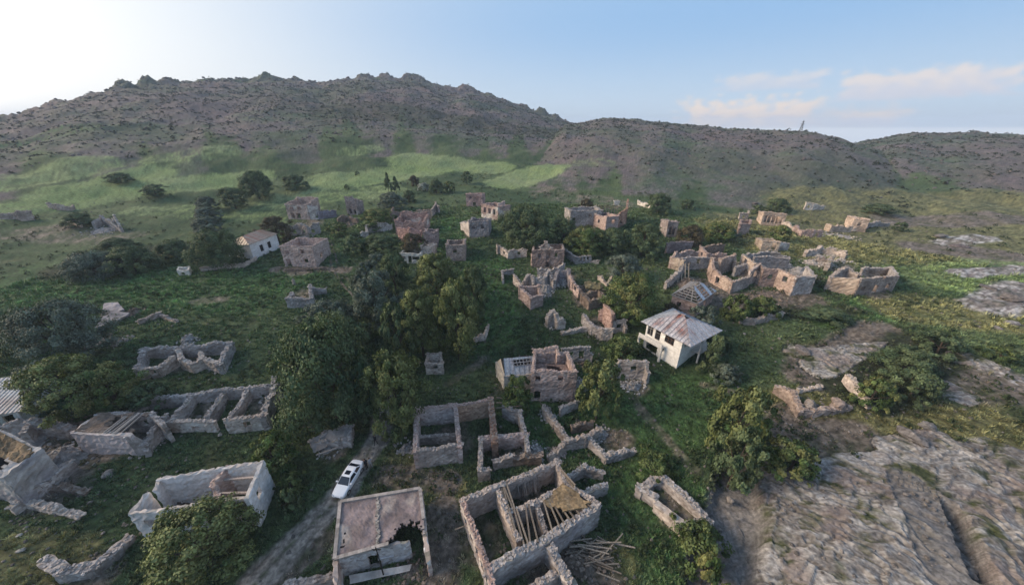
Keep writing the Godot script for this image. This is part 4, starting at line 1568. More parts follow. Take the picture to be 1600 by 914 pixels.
	# --- broken walls under the pink two-storey house
	o = {"tone": STONE, "t": .85, "rag": .7, "cell": .36}
	r = ruin("zigzag of broken stone walls below the yellow green tree", [Vector3(5.11, 1.00, -32.20), Vector3(7.71, 1.60, -33.99), Vector3(10.11, 1.80, -34.34), Vector3(11.93, 1.40, -35.75)], o)
	walls(r, [Vector3(6.54, 1.50, -36.78), Vector3(7.83, 1.60, -34.19)], o)
	walls(r, [Vector3(10.85, 1.70, -34.07), Vector3(12.37, 1.40, -31.61), Vector3(15.83, 1.00, -32.16)], {"tone": GREY, "t": .9, "rag": .6})
	walls(r, [Vector3(4.99, 2.20, -39.53), Vector3(6.18, 1.20, -37.58)], o)
	walls(r, [Vector3(8.82, 1.40, -36.61), Vector3(11.63, 1.20, -37.34)], {"tone": BROWN, "t": .7, "rag": .4})
	walls(r, [Vector3(7.43, 1.40, -39.53), Vector3(9.92, 1.30, -40.66)], {"tone": GREY, "t": .6, "rag": .4})
	rubble(r, Vector2(5.93, -32.91), 1.2, .5, PINK, 60)
	rubble(r, Vector2(12.89, -36.19), 1.4, .4, GREY, 40)
	rubble(r, Vector2(5.48, -39.67), 1.3, .6, GREY, 50)

	# --- house under blue-grey sheet metal
	p = [Vector3(-1.17, 3.00, -44.69), Vector3(3.51, 3.00, -44.96), Vector3(3.69, 3.00, -48.60), Vector3(-2.55, 3.00, -47.83)]
	r = thing("metal_roofed_house", "small plastered house under torn blue grey sheet metal with bare laths", "house", centre(p), "houses that keep a roof")
	ruin_spots.append([r.position, 5.0])
	walls(r, p, {"tone": Color(.5, .44, .38), "plaster": .6, "coat": Color(.56, .52, .46), "t": .5, "rag": .05, "smooth": true, "closed": true})
	var ra := top(p[0]).lerp(top(p[3]), .5) + Vector3.UP * 2.0
	var rb := top(p[1]).lerp(top(p[2]), .5) + Vector3.UP * 2.0
	var eave := (top(p[0]) - ra) * .12
	sheet_roof(r, top(p[0]) + eave, top(p[1]) + eave, rb, ra, 6, {"rust": .22, "rise": .1})
	var eave2 := (top(p[3]) - ra) * .12
	sheet_roof(r, top(p[3]) + eave2, top(p[2]) + eave2, rb, ra, 5, {"rust": .62, "skip": [1, 2]})
	var ee := (top(p[0]) - ra)
	var nn := ee.cross(top(p[1]) - top(p[0])).normalized()
	if nn.y < 0.0:
		nn = -nn
	for k in 6:
		var a := ra.lerp(rb, .34 + k * .1) + ee * .16 + nn * .22
		timber(r, a, a + ee * .36, .08, Color(.42, .43, .46), "lath")
	for k in 3:
		var a := ra.lerp(rb, .32) + ee * (.16 + k * .18) + nn * .24
		timber(r, a, a + (rb - ra) * .54, .08, Color(.42, .43, .46), "lath")
	var hole := Soup.new()  # near-black sheet laid on the roof: the shade inside a hole, put into colour
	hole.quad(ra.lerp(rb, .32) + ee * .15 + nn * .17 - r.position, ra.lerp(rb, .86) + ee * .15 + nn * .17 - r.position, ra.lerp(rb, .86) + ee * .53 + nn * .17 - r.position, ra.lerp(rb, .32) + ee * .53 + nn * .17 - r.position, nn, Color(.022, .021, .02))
	part("hole_shade_sheet", hole.mesh(), M.wood, r)
	for q in [[p[0], p[3], ra], [p[1], p[2], rb]]:
		var gable := Soup.new()
		gable.tri(top(q[0]) - r.position, top(q[1]) - r.position, q[2] - r.position, Color(.5, .46, .4), Color(.5, .46, .4), Color(.5, .46, .4), ra - rb)
		part("gable", gable.mesh(), M.plaster, r)

	# --- pink two-storey stone house
	o = {"tone": PINK, "t": .65, "rag": .25, "plaster": .15, "coat": Color(.45, .38, .36), "closed": true, "cell": .36, "opens": {0: [[.12, .8, 4.0, 5.0], [.66, .8, 4.0, 5.1], [.12, 1.0, .3, 2.0]], 2: [[.5, 1.4, 3.6, 5.6]]}}
	p = [Vector3(3.23, 5.80, -42.54), Vector3(9.58, 5.80, -41.99), Vector3(8.91, 5.40, -46.19), Vector3(3.75, 5.80, -46.57)]
	r = ruin("tall pink stone house of two storeys with a broken open top", p, o)
	walls(r, [Vector3(3.74, 6.20, -46.69), Vector3(7.27, 6.20, -46.72)], {"tone": PINK, "t": .6, "rag": .3, "opens": {0: [[.4, .9, 4.4, 5.6]]}})
	walls(r, [Vector3(7.27, 6.20, -46.72), Vector3(7.40, 5.60, -45.69)], {"tone": PINK, "t": .6, "rag": .3})
	slab(r, [mid3(p[3], p[0], .3, -1.2), mid3(p[2], p[1], .3, -1.4), mid3(p[1], p[2], .06, -1.5), mid3(p[0], p[3], .06, -1.3)], .3, {"tone": Color(.27, .19, .165), "rough": .16, "holes": [[.58, .42, .20, .28]]}, "upper_floor", "rock")
	rubble(r, Vector2(11.03, -44.46), 1.6, 1.2, GREY, 60)
	r = ruin("grey stone wall with two windows standing behind the tall pink house", [Vector3(8.87, 3.20, -49.83), Vector3(13.14, 3.20, -49.82), Vector3(13.82, 1.60, -49.71)], {"tone": GREY, "t": .6, "rag": .25, "plaster": .1, "coat": Color(.4, .38, .36), "opens": {0: [[.32, .9, 1.4, 2.4], [.76, .9, .6, 2.5]]}})
	rubble(r, Vector2(12.87, -49.09), 1.4, .4, BROWN, 40)
	r = ruin("grey gable end with one window and rubble heaped at its foot", [Vector3(16.51, 2.20, -45.65), Vector3(17.61, 3.40, -45.79), Vector3(21.34, 3.60, -44.72), Vector3(21.55, 2.20, -43.75)], {"tone": GREY, "plaster": .25, "coat": Color(.44, .42, .42), "t": .6, "rag": .2, "opens": {0: [[.5, .9, .8, 2.2]], 1: [[.55, .9, 1.6, 2.6]]}})
	rubble(r, Vector2(19.49, -43.59), 1.6, .7, GREY, 80)
	r = ruin("tiny pale stone hut half hidden between the tall central trees", [Vector3(-14.73, 2.40, -48.32), Vector3(-12.09, 2.40, -48.55), Vector3(-12.63, 2.60, -50.36), Vector3(-14.87, 2.60, -50.14)], {"tone": PALE, "plaster": .4, "t": .5, "rag": .3, "closed": true, "opens": {0: [[.55, .8, 1.2, 2.0]]}})
	ruin("weathered pale corner of masonry in the grass to the east of the tall trees", [Vector3(-7.19, 0.90, -56.32), Vector3(-5.39, 1.10, -57.18), Vector3(-4.78, 0.90, -59.69)], {"called": "stone_wall", "category": "wall", "tone": PALE, "t": .5, "rag": .5}, "low stone walls")

	white_house()
	west_houses()


func white_house() -> void:
	var p := [Vector3(23.47, 5.40, -51.30), Vector3(26.94, 5.40, -45.86)]
	var q := shell_points(p[0], p[1], 7.2)
	# q: far-west corner, near corner, then the two behind
	var r := thing("white_house", "white two storey house with a hipped sheet roof streaked with rust", "house", centre(q), "houses that keep a roof")
	var coat := {"tone": Color(.78, .76, .72), "plaster": 1.25, "coat": Color(.84, .82, .79), "t": .35, "rag": 0.0, "rough": .02, "smooth": true, "ext": .98}
	var hgt := minf(terr(q[0].x, q[0].z), terr(q[1].x, q[1].z))
	for i in 4:
		q[i].y = hgt + 5.6 - terr(q[i].x, q[i].z)
	var f := coat.duplicate()
	f.opens = {0: [[.11, 1.1, 2.9, 5.0], [.34, 1.0, 2.9, 4.9], [.24, 2.2, .1, 2.3], [.68, 1.7, 3.5, 4.9], [.56, .35, 1.5, 2.1]]}
	walls(r, [q[0], q[1]], f)
	var e := coat.duplicate()
	e.opens = {0: [[.22, 1.7, 3.6, 4.8], [.62, 2.2, 2.8, 5.0]]}
	walls(r, [q[1], q[2]], e)
	walls(r, [q[2], q[3], q[0]], coat)
	framed_window(r, q[0], q[1], .68, 1.65, 3.5, 4.9, Color(.16, .10, .08), 3)
	framed_window(r, q[0], q[1], .34, .95, 2.9, 4.9, Color(.35, .33, .32), 1)
	framed_window(r, q[0], q[1], .11, 1.05, 2.9, 5.0, Color(.5, .5, .5), 2)
	framed_window(r, q[1], q[2], .22, 1.65, 3.6, 4.8, Color(.55, .55, .56), 3)
	var og := r.position
	# upper floor, balcony slabs and porch posts
	var up: Vector3 = q[1] - q[0]
	up.y = 0
	var dir: Vector3 = up.normalized()
	var back := Vector3(q[3].x - q[0].x, 0, q[3].z - q[0].z).normalized()
	var base := hgt + 2.65
	var fl := Soup.new()
	var c4 := []
	for v in q:
		c4.append(Vector3(v.x, base, v.z) - og)
	fl.quad(c4[0], c4[1], c4[2], c4[3], Vector3.UP, Color(.30, .27, .25))
	part("upper_floor", fl.mesh(), M.plaster, r)
	var bal := Soup.new()
	var b0: Vector3 = Vector3(q[0].x, base, q[0].z) - og
	bal.box(Transform3D(Basis(dir, Vector3.UP, dir.cross(Vector3.UP)), b0 + dir * 1.6 - back * .55), Vector3(4.6, .18, 1.1), Color(.64, .62, .60))
	bal.box(Transform3D(Basis(dir, Vector3.UP, dir.cross(Vector3.UP)), b0 + dir * 1.6 - back * 1.07 + Vector3.UP * .4), Vector3(4.6, .75, .09), Color(.66, .64, .62))
	part("balcony", bal.mesh(), M.plaster, r)
	for k in [-.6, 3.8]:
		var s := Soup.new()
		s.box(Transform3D(Basis(dir, Vector3.UP, dir.cross(Vector3.UP)), b0 + dir * k - back * .95 - Vector3.UP * 1.5), Vector3(.35, 3.2, .3), Color(.66, .64, .61))
		part("pier", s.mesh(), M.plaster, r)
	var por := Soup.new()
	var p0: Vector3 = Vector3(q[1].x, base, q[1].z) - og
	por.box(Transform3D(Basis(back, Vector3.UP, back.cross(Vector3.UP)), p0 + back * 5.0 + dir * .8), Vector3(4.2, .2, 1.7), Color(.56, .53, .50))
	por.box(Transform3D(Basis(back, Vector3.UP, back.cross(Vector3.UP)), p0 + back * 3.4 + dir * 1.55 + Vector3.UP * .35), Vector3(1.0, .5, .1), Color(.5, .48, .46))
	part("porch_floor", por.mesh(), M.plaster, r)
	for k in [3.1, 6.9]:
		var s := Soup.new()
		s.box(Transform3D(Basis(back, Vector3.UP, back.cross(Vector3.UP)), p0 + back * k + dir * 1.5 + Vector3.UP * .15), Vector3(.22, 5.0, .22), Color(.62, .61, .60))
		part("porch_post", s.mesh(), M.plaster, r)
	# hipped roof
	var c := []
	var over := [-dir * .9 - back * 1.0, dir * 1.9 - back * .9, dir * 1.9 + back * .8, -dir * .9 + back * .8]
	for i in 4:
		c.append(Vector3(q[i].x, hgt + 5.55, q[i].z) + over[i])
	var m0: Vector3 = (c[0] + c[3]) * .5
	var m1: Vector3 = (c[1] + c[2]) * .5
	var half: float = c[0].distance_to(c[3]) * .5
	var ra: Vector3 = m0 + (m1 - m0).normalized() * half * .95 + Vector3.UP * 2.0
	var rb: Vector3 = m1 - (m1 - m0).normalized() * half * .95 + Vector3.UP * 2.0
	sheet_roof(r, c[0], c[1], rb, ra, 14, {"rust": .30, "rise": .1, "apex": rb, "spread": 5.0, "tone": Color(.56, .535, .545)})
	sheet_roof(r, c[1], c[2], rb, rb, 9, {"rust": .30, "rise": .1, "apex": rb + (c[2] - c[1]) * .12, "spread": 5.0, "tone": Color(.56, .535, .55)})
	sheet_roof(r, c[3], c[2], rb, ra, 14, {"rust": .45})
	sheet_roof(r, c[0], c[3], ra, ra, 9, {"rust": .4})
	var cap := Soup.new()
	cap.beam(ra + Vector3.UP * .08 - og, rb + Vector3.UP * .08 - og, .3, .14, Color(.42, .30, .27))
	part("ridge_cap", cap.mesh(), M.metal, r)
	var so := Soup.new()
	so.quad(c[0] - og - Vector3.UP * .06, c[1] - og - Vector3.UP * .06, c[2] - og - Vector3.UP * .06, c[3] - og - Vector3.UP * .06, Vector3.DOWN, Color(.34, .33, .33))
	part("soffit", so.mesh(), M.wood, r)

	# the house with a skeleton roof behind it
	p = [Vector3(31.49, 3.20, -60.30), Vector3(34.30, 3.20, -57.08)]
	q = shell_points(p[0], p[1], 7.5)
	r = thing("skeleton_roofed_house", "rosy plastered house with a hipped roof stripped to grey laths", "house", centre(q), "houses that keep a roof")
	ruin_spots.append([r.position, 7.0])
	walls(r, q, {"tone": ROSE, "plaster": .7, "coat": Color(.48, .38, .35), "t": .5, "rag": .1, "closed": true, "opens": {0: [[.3, .8, 1.4, 2.4], [.9, .7, 1.2, 2.3]], 1: [[.5, 1.0, 1.0, 2.2]]}})
	c = []
	for i in 4:
		c.append(top(q[i], .1))
	dir = Vector3(q[1].x - q[0].x, 0, q[1].z - q[0].z).normalized()
	back = Vector3(q[3].x - q[0].x, 0, q[3].z - q[0].z).normalized()
	over = [-dir * .4 - back * .4, dir * .5 - back * .4, dir * .5 + back * .5, -dir * .4 + back * .5]
	for i in 4:
		c[i] += over[i]
	var mid_top: Vector3 = (c[0] + c[1] + c[2] + c[3]) * .25 + Vector3.UP * 1.9
	ra = mid_top - back * 1.4
	rb = mid_top + back * 1.4
	var edges := [[c[0], c[1], ra, ra], [c[1], c[2], rb, ra], [c[2], c[3], rb, rb], [c[3], c[0], ra, rb]]
	for k in 4:
		var ed: Array = edges[k]
		for i in 6:
			var t := (i + .2) / 6.0
			var a: Vector3 = ed[0].lerp(ed[3], t)
			var b: Vector3 = ed[1].lerp(ed[2], t)
			timber(r, a, b, .16, Color(.40, .38, .37), "lath")
		for i in 5:
			timber(r, ed[0].lerp(ed[1], i / 4.0), ed[3].lerp(ed[2], i / 4.0), .14, Color(.30, .28, .26), "rafter")
	sheet_roof(r, c[1] + Vector3.UP * .1, c[2] + Vector3.UP * .1, rb + Vector3.UP * .1, ra + Vector3.UP * .1, 8, {"rust": .2, "skip": [0, 1, 3, 4, 6], "tone": Color(.55, .60, .68)})


func west_houses() -> void:
	# --- plastered roofless house with a tree before it
	var o := {"tone": Color(.56, .51, .49), "plaster": 1.0, "coat": Color(.76, .72, .70), "t": .42, "rag": .06, "smooth": true, "cell": .4}
	var p := [Vector3(-39.23, 4.00, -22.31), Vector3(-39.36, 4.00, -24.33)]
	var r := ruin("roofless white plastered house with a leafy tree growing before it", p, o)
	walls(r, [Vector3(-38.80, 4.20, -24.70), Vector3(-39.16, 4.40, -25.61), Vector3(-34.00, 4.60, -26.67), Vector3(-28.94, 4.80, -27.56)], o)
	walls(r, [Vector3(-39.23, 4.00, -22.31), Vector3(-37.00, 4.00, -22.53), Vector3(-33.57, 4.00, -23.10), Vector3(-30.52, 4.20, -23.65), Vector3(-28.28, 4.60, -23.71)], {"tone": Color(.56, .50, .46), "plaster": .95, "coat": Color(.72, .66, .63), "t": .42, "rag": .08, "smooth": true, "opens": {0: [[.6, 1.0, 1.5, 2.8]], 2: [[.5, 1.0, 1.5, 2.8]], 3: [[.35, 1.0, 1.5, 2.8]]}})
	var ew := [Vector3(-28.94, 4.80, -27.56), Vector3(-28.00, 4.80, -23.59)]
	walls(r, ew, {"tone": Color(.62, .60, .60), "plaster": 1.1, "coat": Color(.82, .82, .84), "t": .5, "rag": .04, "smooth": true, "opens": {0: [[.62, 1.0, 2.6, 3.8]]}})
	var cw := [Vector3(-32.72, 4.40, -26.86), Vector3(-33.41, 3.40, -25.74), Vector3(-31.88, 3.40, -24.11)]
	walls(r, cw, {"tone": PINK, "plaster": .5, "coat": Color(.5, .42, .4), "t": .7, "rag": .5})
	timber(r, mid3(cw[0], cw[1], .5, -.6), mid3(ew[0], ew[1], .35, -.6), .22, Color(.42, .36, .33), "beam")
	timber(r, mid3(cw[1], cw[2], .5, -.3), mid3(ew[0], ew[1], .75, -.8), .22, Color(.42, .36, .33), "beam")
	rubble(r, Vector2(-38.30, -26.22), 2.0, .6, BROWN, 60)

	# --- long row of low stone rooms
	o = {"tone": GREY, "t": .8, "rag": .35, "cell": .4}
	r = ruin("long row of low roofless stone rooms with grassy floors", [Vector3(-53.27, 1.80, -38.40), Vector3(-47.24, 1.80, -39.54), Vector3(-43.33, 1.80, -40.68), Vector3(-36.70, 1.80, -41.79)], o)
	walls(r, [Vector3(-53.64, 1.60, -36.49), Vector3(-53.27, 1.80, -38.40)], o)
	walls(r, [Vector3(-47.26, 1.70, -39.52), Vector3(-46.42, 1.90, -35.05)], o)
	walls(r, [Vector3(-43.44, 1.70, -40.65), Vector3(-42.16, 1.90, -35.28)], o)
	walls(r, [Vector3(-40.18, 1.70, -40.87), Vector3(-39.40, 1.90, -36.01)], o)
	walls(r, [Vector3(-37.58, 1.80, -43.49), Vector3(-36.27, 2.20, -41.27), Vector3(-34.83, 2.40, -36.19)], {"tone": GREY, "t": 1.0, "rag": .6})
	walls(r, [Vector3(-46.41, 1.90, -34.84), Vector3(-41.27, 1.90, -35.24)], {"tone": PALE, "plaster": .3, "t": .7, "rag": .2, "opens": {0: [[.55, .9, .5, 1.2]]}})
	walls(r, [Vector3(-39.22, 2.40, -35.25), Vector3(-34.56, 2.50, -36.22)], {"tone": PALE, "plaster": .35, "t": .7, "rag": .2, "opens": {0: [[.5, .9, .7, 1.8]]}})
	rubble(r, Vector2(-36.58, -41.04), 1.6, .6, GREY, 60)

	# --- plastered house whose roof has fallen in
	p = [Vector3(-54.70, 3.60, -31.44), Vector3(-47.64, 3.40, -31.20)]
	o = {"tone": Color(.46, .41, .39), "plaster": .92, "coat": Color(.54, .475, .47), "t": .6, "rag": .12, "smooth": true}
	r = ruin("long plastered house whose earth roof has half fallen in over bare rafters", p, o)
	var bk := [Vector3(-54.68, 3.40, -34.30), Vector3(-48.34, 3.20, -34.80), Vector3(-45.56, 3.00, -33.29)]
	walls(r, bk, {"tone": GREY, "plaster": .3, "t": .6, "rag": .35, "opens": {0: [[.8, .9, 1.2, 2.2]]}})
	walls(r, [Vector3(-54.70, 3.60, -31.44), Vector3(-54.68, 3.40, -34.30)], o)
	walls(r, [Vector3(-47.68, 3.30, -31.19), Vector3(-46.94, 1.60, -31.51), Vector3(-46.68, 1.00, -31.14)], {"tone": GREY, "t": .8, "rag": .5})
	walls(r, [Vector3(-46.98, 1.60, -31.49), Vector3(-47.31, 1.80, -33.57), Vector3(-47.74, 1.70, -35.39)], {"tone": GREY, "t": .9, "rag": .7})
	slab(r, [mid3(p[0], p[1], .02, .1), mid3(p[0], p[1], .98, -.1), mid3(bk[0], bk[1], .95, .1), mid3(bk[0], bk[1], .02, .1)], .25, {"tone": Color(.21, .165, .135), "rough": .16, "holes": [[.74, .45, .16, .40], [.60, .30, .10, .25], [.50, .60, .07, .30], [.86, .5, .2, .5]]}, "earth_roof", "rock")
	rafters(r, mid3(p[0], p[1], .5, .08), mid3(p[0], p[1], .84, .0), mid3(bk[0], bk[1], .55, .08), mid3(bk[0], bk[1], .9, .08), 6, .15, Color(.36, .34, .33))
	rubble(r, Vector2(-48.32, -32.16), 1.6, .6, GREY, 50)

	# --- the grey house at the western edge
	p = [Vector3(-59.12, 5.00, -25.57), Vector3(-53.82, 5.00, -24.66), Vector3(-53.87, 5.00, -27.62), Vector3(-61.09, 5.00, -29.78)]
	r = ruin("grey house at the edge with a tall blank wall and a patch of ochre roof", p, {"tone": GREY, "plaster": .55, "coat": Color(.30, .29, .31), "t": .7, "rag": .15, "smooth": true, "closed": true})
	slab(r, [top(p[3], .2), top(p[2], .1), top(p[1], .1).lerp(top(p[2]), .45), top(p[0], .1).lerp(top(p[3]), .45)], .3, {"tone": Color(.25, .18, .11), "rough": .18, "holes": [[.2, .8, .3, .3]]}, "earth_roof", "rock")
	slab(r, [top(p[0], -.1), top(p[1], -.2), top(p[1], .0).lerp(top(p[2]), .5), top(p[0], .0).lerp(top(p[3]), .5)], .3, {"tone": GREY, "rough": .12, "holes": [[.55, .5, .3, .5]]})
	walls(r, [Vector3(-54.32, 1.20, -24.03), Vector3(-53.71, 1.60, -26.19), Vector3(-53.84, 1.40, -28.78)], {"tone": GREY, "t": 1.0, "rag": .5})
	rubble(r, Vector2(-56.43, -30.34), 2.6, 1.1, GREY, 90)
	ruin("low line of tumbled stones below the tall blank grey wall", [Vector3(-54.06, 0.70, -24.73), Vector3(-50.78, 0.80, -24.12), Vector3(-47.47, 0.60, -23.68)], {"called": "stone_wall", "category": "wall", "tone": PALE, "t": .9, "rag": .5}, "low stone walls")
	ruin("short mossy wall end pointing into the grass beside the tall blank grey wall", [Vector3(-53.91, 0.60, -26.18), Vector3(-52.12, 0.70, -26.50), Vector3(-49.70, 0.50, -26.24)], {"called": "stone_wall", "category": "wall", "tone": BROWN, "t": .9, "rag": .4}, "low stone walls")
	r = ruin("grey heap of collapsed walls between the rusty roof and the grey house", [Vector3(-65.89, 2.20, -32.26), Vector3(-64.32, 2.40, -32.99), Vector3(-62.12, 2.80, -33.19), Vector3(-59.94, 2.40, -33.30), Vector3(-58.46, 1.60, -33.31)], {"tone": GREY, "t": 1.2, "rag": 1.0})
	walls(r, [Vector3(-62.42, 2.60, -33.35), Vector3(-62.00, 1.60, -32.09)], {"tone": GREY, "t": 1.0, "rag": .9})
	rubble(r, Vector2(-62.76, -33.20), 3.0, 1.4, GREY, 120)
	rubble(r, Vector2(-59.78, -34.21), 2.2, .9, BROWN, 60)

	# --- small house under rusty sheets at the edge
	p = [Vector3(-70.95, 3.00, -32.97), Vector3(-65.75, 3.00, -34.60)]
	var q := shell_points(p[0], p[1], 6.0)
	r = thing("rusty_roofed_house", "small house cut by the edge under pale sheets striped with rust", "house", centre(q), "houses that keep a roof")
	walls(r, q, {"tone": Color(.5, .5, .46), "plaster": .8, "coat": Color(.55, .56, .52), "t": .4, "rag": 0.0, "smooth": true, "closed": true, "opens": {0: [[.8, 1.1, .2, 2.2]]}})
	var e0 := Vector3(q[1].x - q[0].x, 0, q[1].z - q[0].z).normalized()
	var e1 := Vector3(q[2].x - q[1].x, 0, q[2].z - q[1].z).normalized()
	sheet_roof(r, top(q[0], .05) - e0 * .5 - e1 * 1.0, top(q[1], .05) + e0 * 1.3 - e1 * 1.0, top(q[2], 1.6) + e0 * 1.3, top(q[3], 1.6) - e0 * .5, 16, {"rust": .47, "rise": .1, "tone": Color(.58, .58, .58)})
	for k in [.55, .98]:
		var s := Soup.new()
		var b: Vector3 = Vector3(lerpf(q[0].x, q[1].x, k), 0, lerpf(q[0].z, q[1].z, k)) + e0 * .7 - e1 * .7
		b.y = terr(b.x, b.z)
		s.tube(b - r.position, b + Vector3.UP * 3.0 - r.position, .14, .14, 8, Color(.62, .62, .60))
		part("post", s.mesh(), M.plaster, r)

	# --- two small rooms further up
	o = {"tone": GREY, "t": 1.0, "rag": .6, "cell": .4}
	r = ruin("two tumbledown grey stone rooms alone on the western grass", [Vector3(-59.52, 1.90, -44.24), Vector3(-61.79, 1.90, -48.21), Vector3(-56.09, 1.90, -49.62), Vector3(-49.98, 1.90, -51.25), Vector3(-47.93, 1.90, -46.00)], o)
	walls(r, [Vector3(-59.38, 2.00, -44.14), Vector3(-56.71, 1.90, -44.75), Vector3(-56.18, 2.00, -46.92)], {"tone": PALE, "t": .8, "rag": .4, "opens": {0: [[.75, .8, .6, 1.5]]}})
	walls(r, [Vector3(-57.03, 1.80, -49.02), Vector3(-54.40, 1.80, -46.53), Vector3(-52.38, 1.90, -45.96), Vector3(-51.56, 2.00, -46.81), Vector3(-53.40, 1.60, -49.05)], {"tone": PALE, "t": .9, "rag": .6})
	walls(r, [Vector3(-50.49, 1.90, -46.71), Vector3(-47.93, 1.90, -46.00)], {"tone": PALE, "t": .9, "rag": .5})
	rubble(r, Vector2(-59.27, -53.41), 1.5, .9, GREY, 50)
	rubble(r, Vector2(-49.03, -47.04), 1.2, .4, GREY, 30)

	# --- grey slabs by the round tree
	var sl := thing("collapsed_slabs", "cluster of tilted grey roof slabs lying beside the round grey green tree", "ruin", on(Vector2(-76.40, -57.98)), "ruined stone houses of the village")
	slab(sl, [on(Vector2(-78.84, -55.97), .5), on(Vector2(-76.82, -57.54), .6), on(Vector2(-76.26, -60.43), 1.0), on(Vector2(-80.65, -60.66), 1.2)], .35, {"tone": Color(.27, .25, .26), "rough": .07})
	slab(sl, [on(Vector2(-80.35, -58.87), .8), on(Vector2(-78.18, -61.25), 1.1), on(Vector2(-81.13, -63.24), 1.5), on(Vector2(-83.60, -62.85), 1.4)], .35, {"tone": Color(.29, .265, .27), "rough": .07})
	slab(sl, [on(Vector2(-74.40, -49.77), .4), on(Vector2(-71.73, -51.69), .4), on(Vector2(-73.20, -53.87), .9), on(Vector2(-75.74, -52.97), .8)], .35, {"tone": Color(.24, .225, .215), "rough": .08})
	rubble(sl, Vector2(-77.30, -61.53), 2.2, .8, BROWN, 70)
	rubble(sl, Vector2(-70.85, -52.28), 1.6, .5, GREY, 50)
	ruin("low angled footing of pale stones on the slope above the two stone rooms", [Vector3(-72.43, 0.60, -58.18), Vector3(-70.80, 0.80, -60.69), Vector3(-66.13, 0.50, -58.90)], {"called": "stone_wall", "category": "wall", "tone": STONE, "t": .8, "rag": .4}, "low stone walls")
	ruin("loose dry stone wall curving through the grass at the lower edge", [Vector3(-45.75, 0.80, -19.24), Vector3(-42.94, 1.00, -18.41), Vector3(-41.07, 1.00, -18.91), Vector3(-40.51, 0.90, -20.35), Vector3(-40.47, 0.70, -21.39)], {"called": "stone_wall", "category": "wall", "tone": GREY, "t": 1.3, "rag": .5}, "low stone walls")


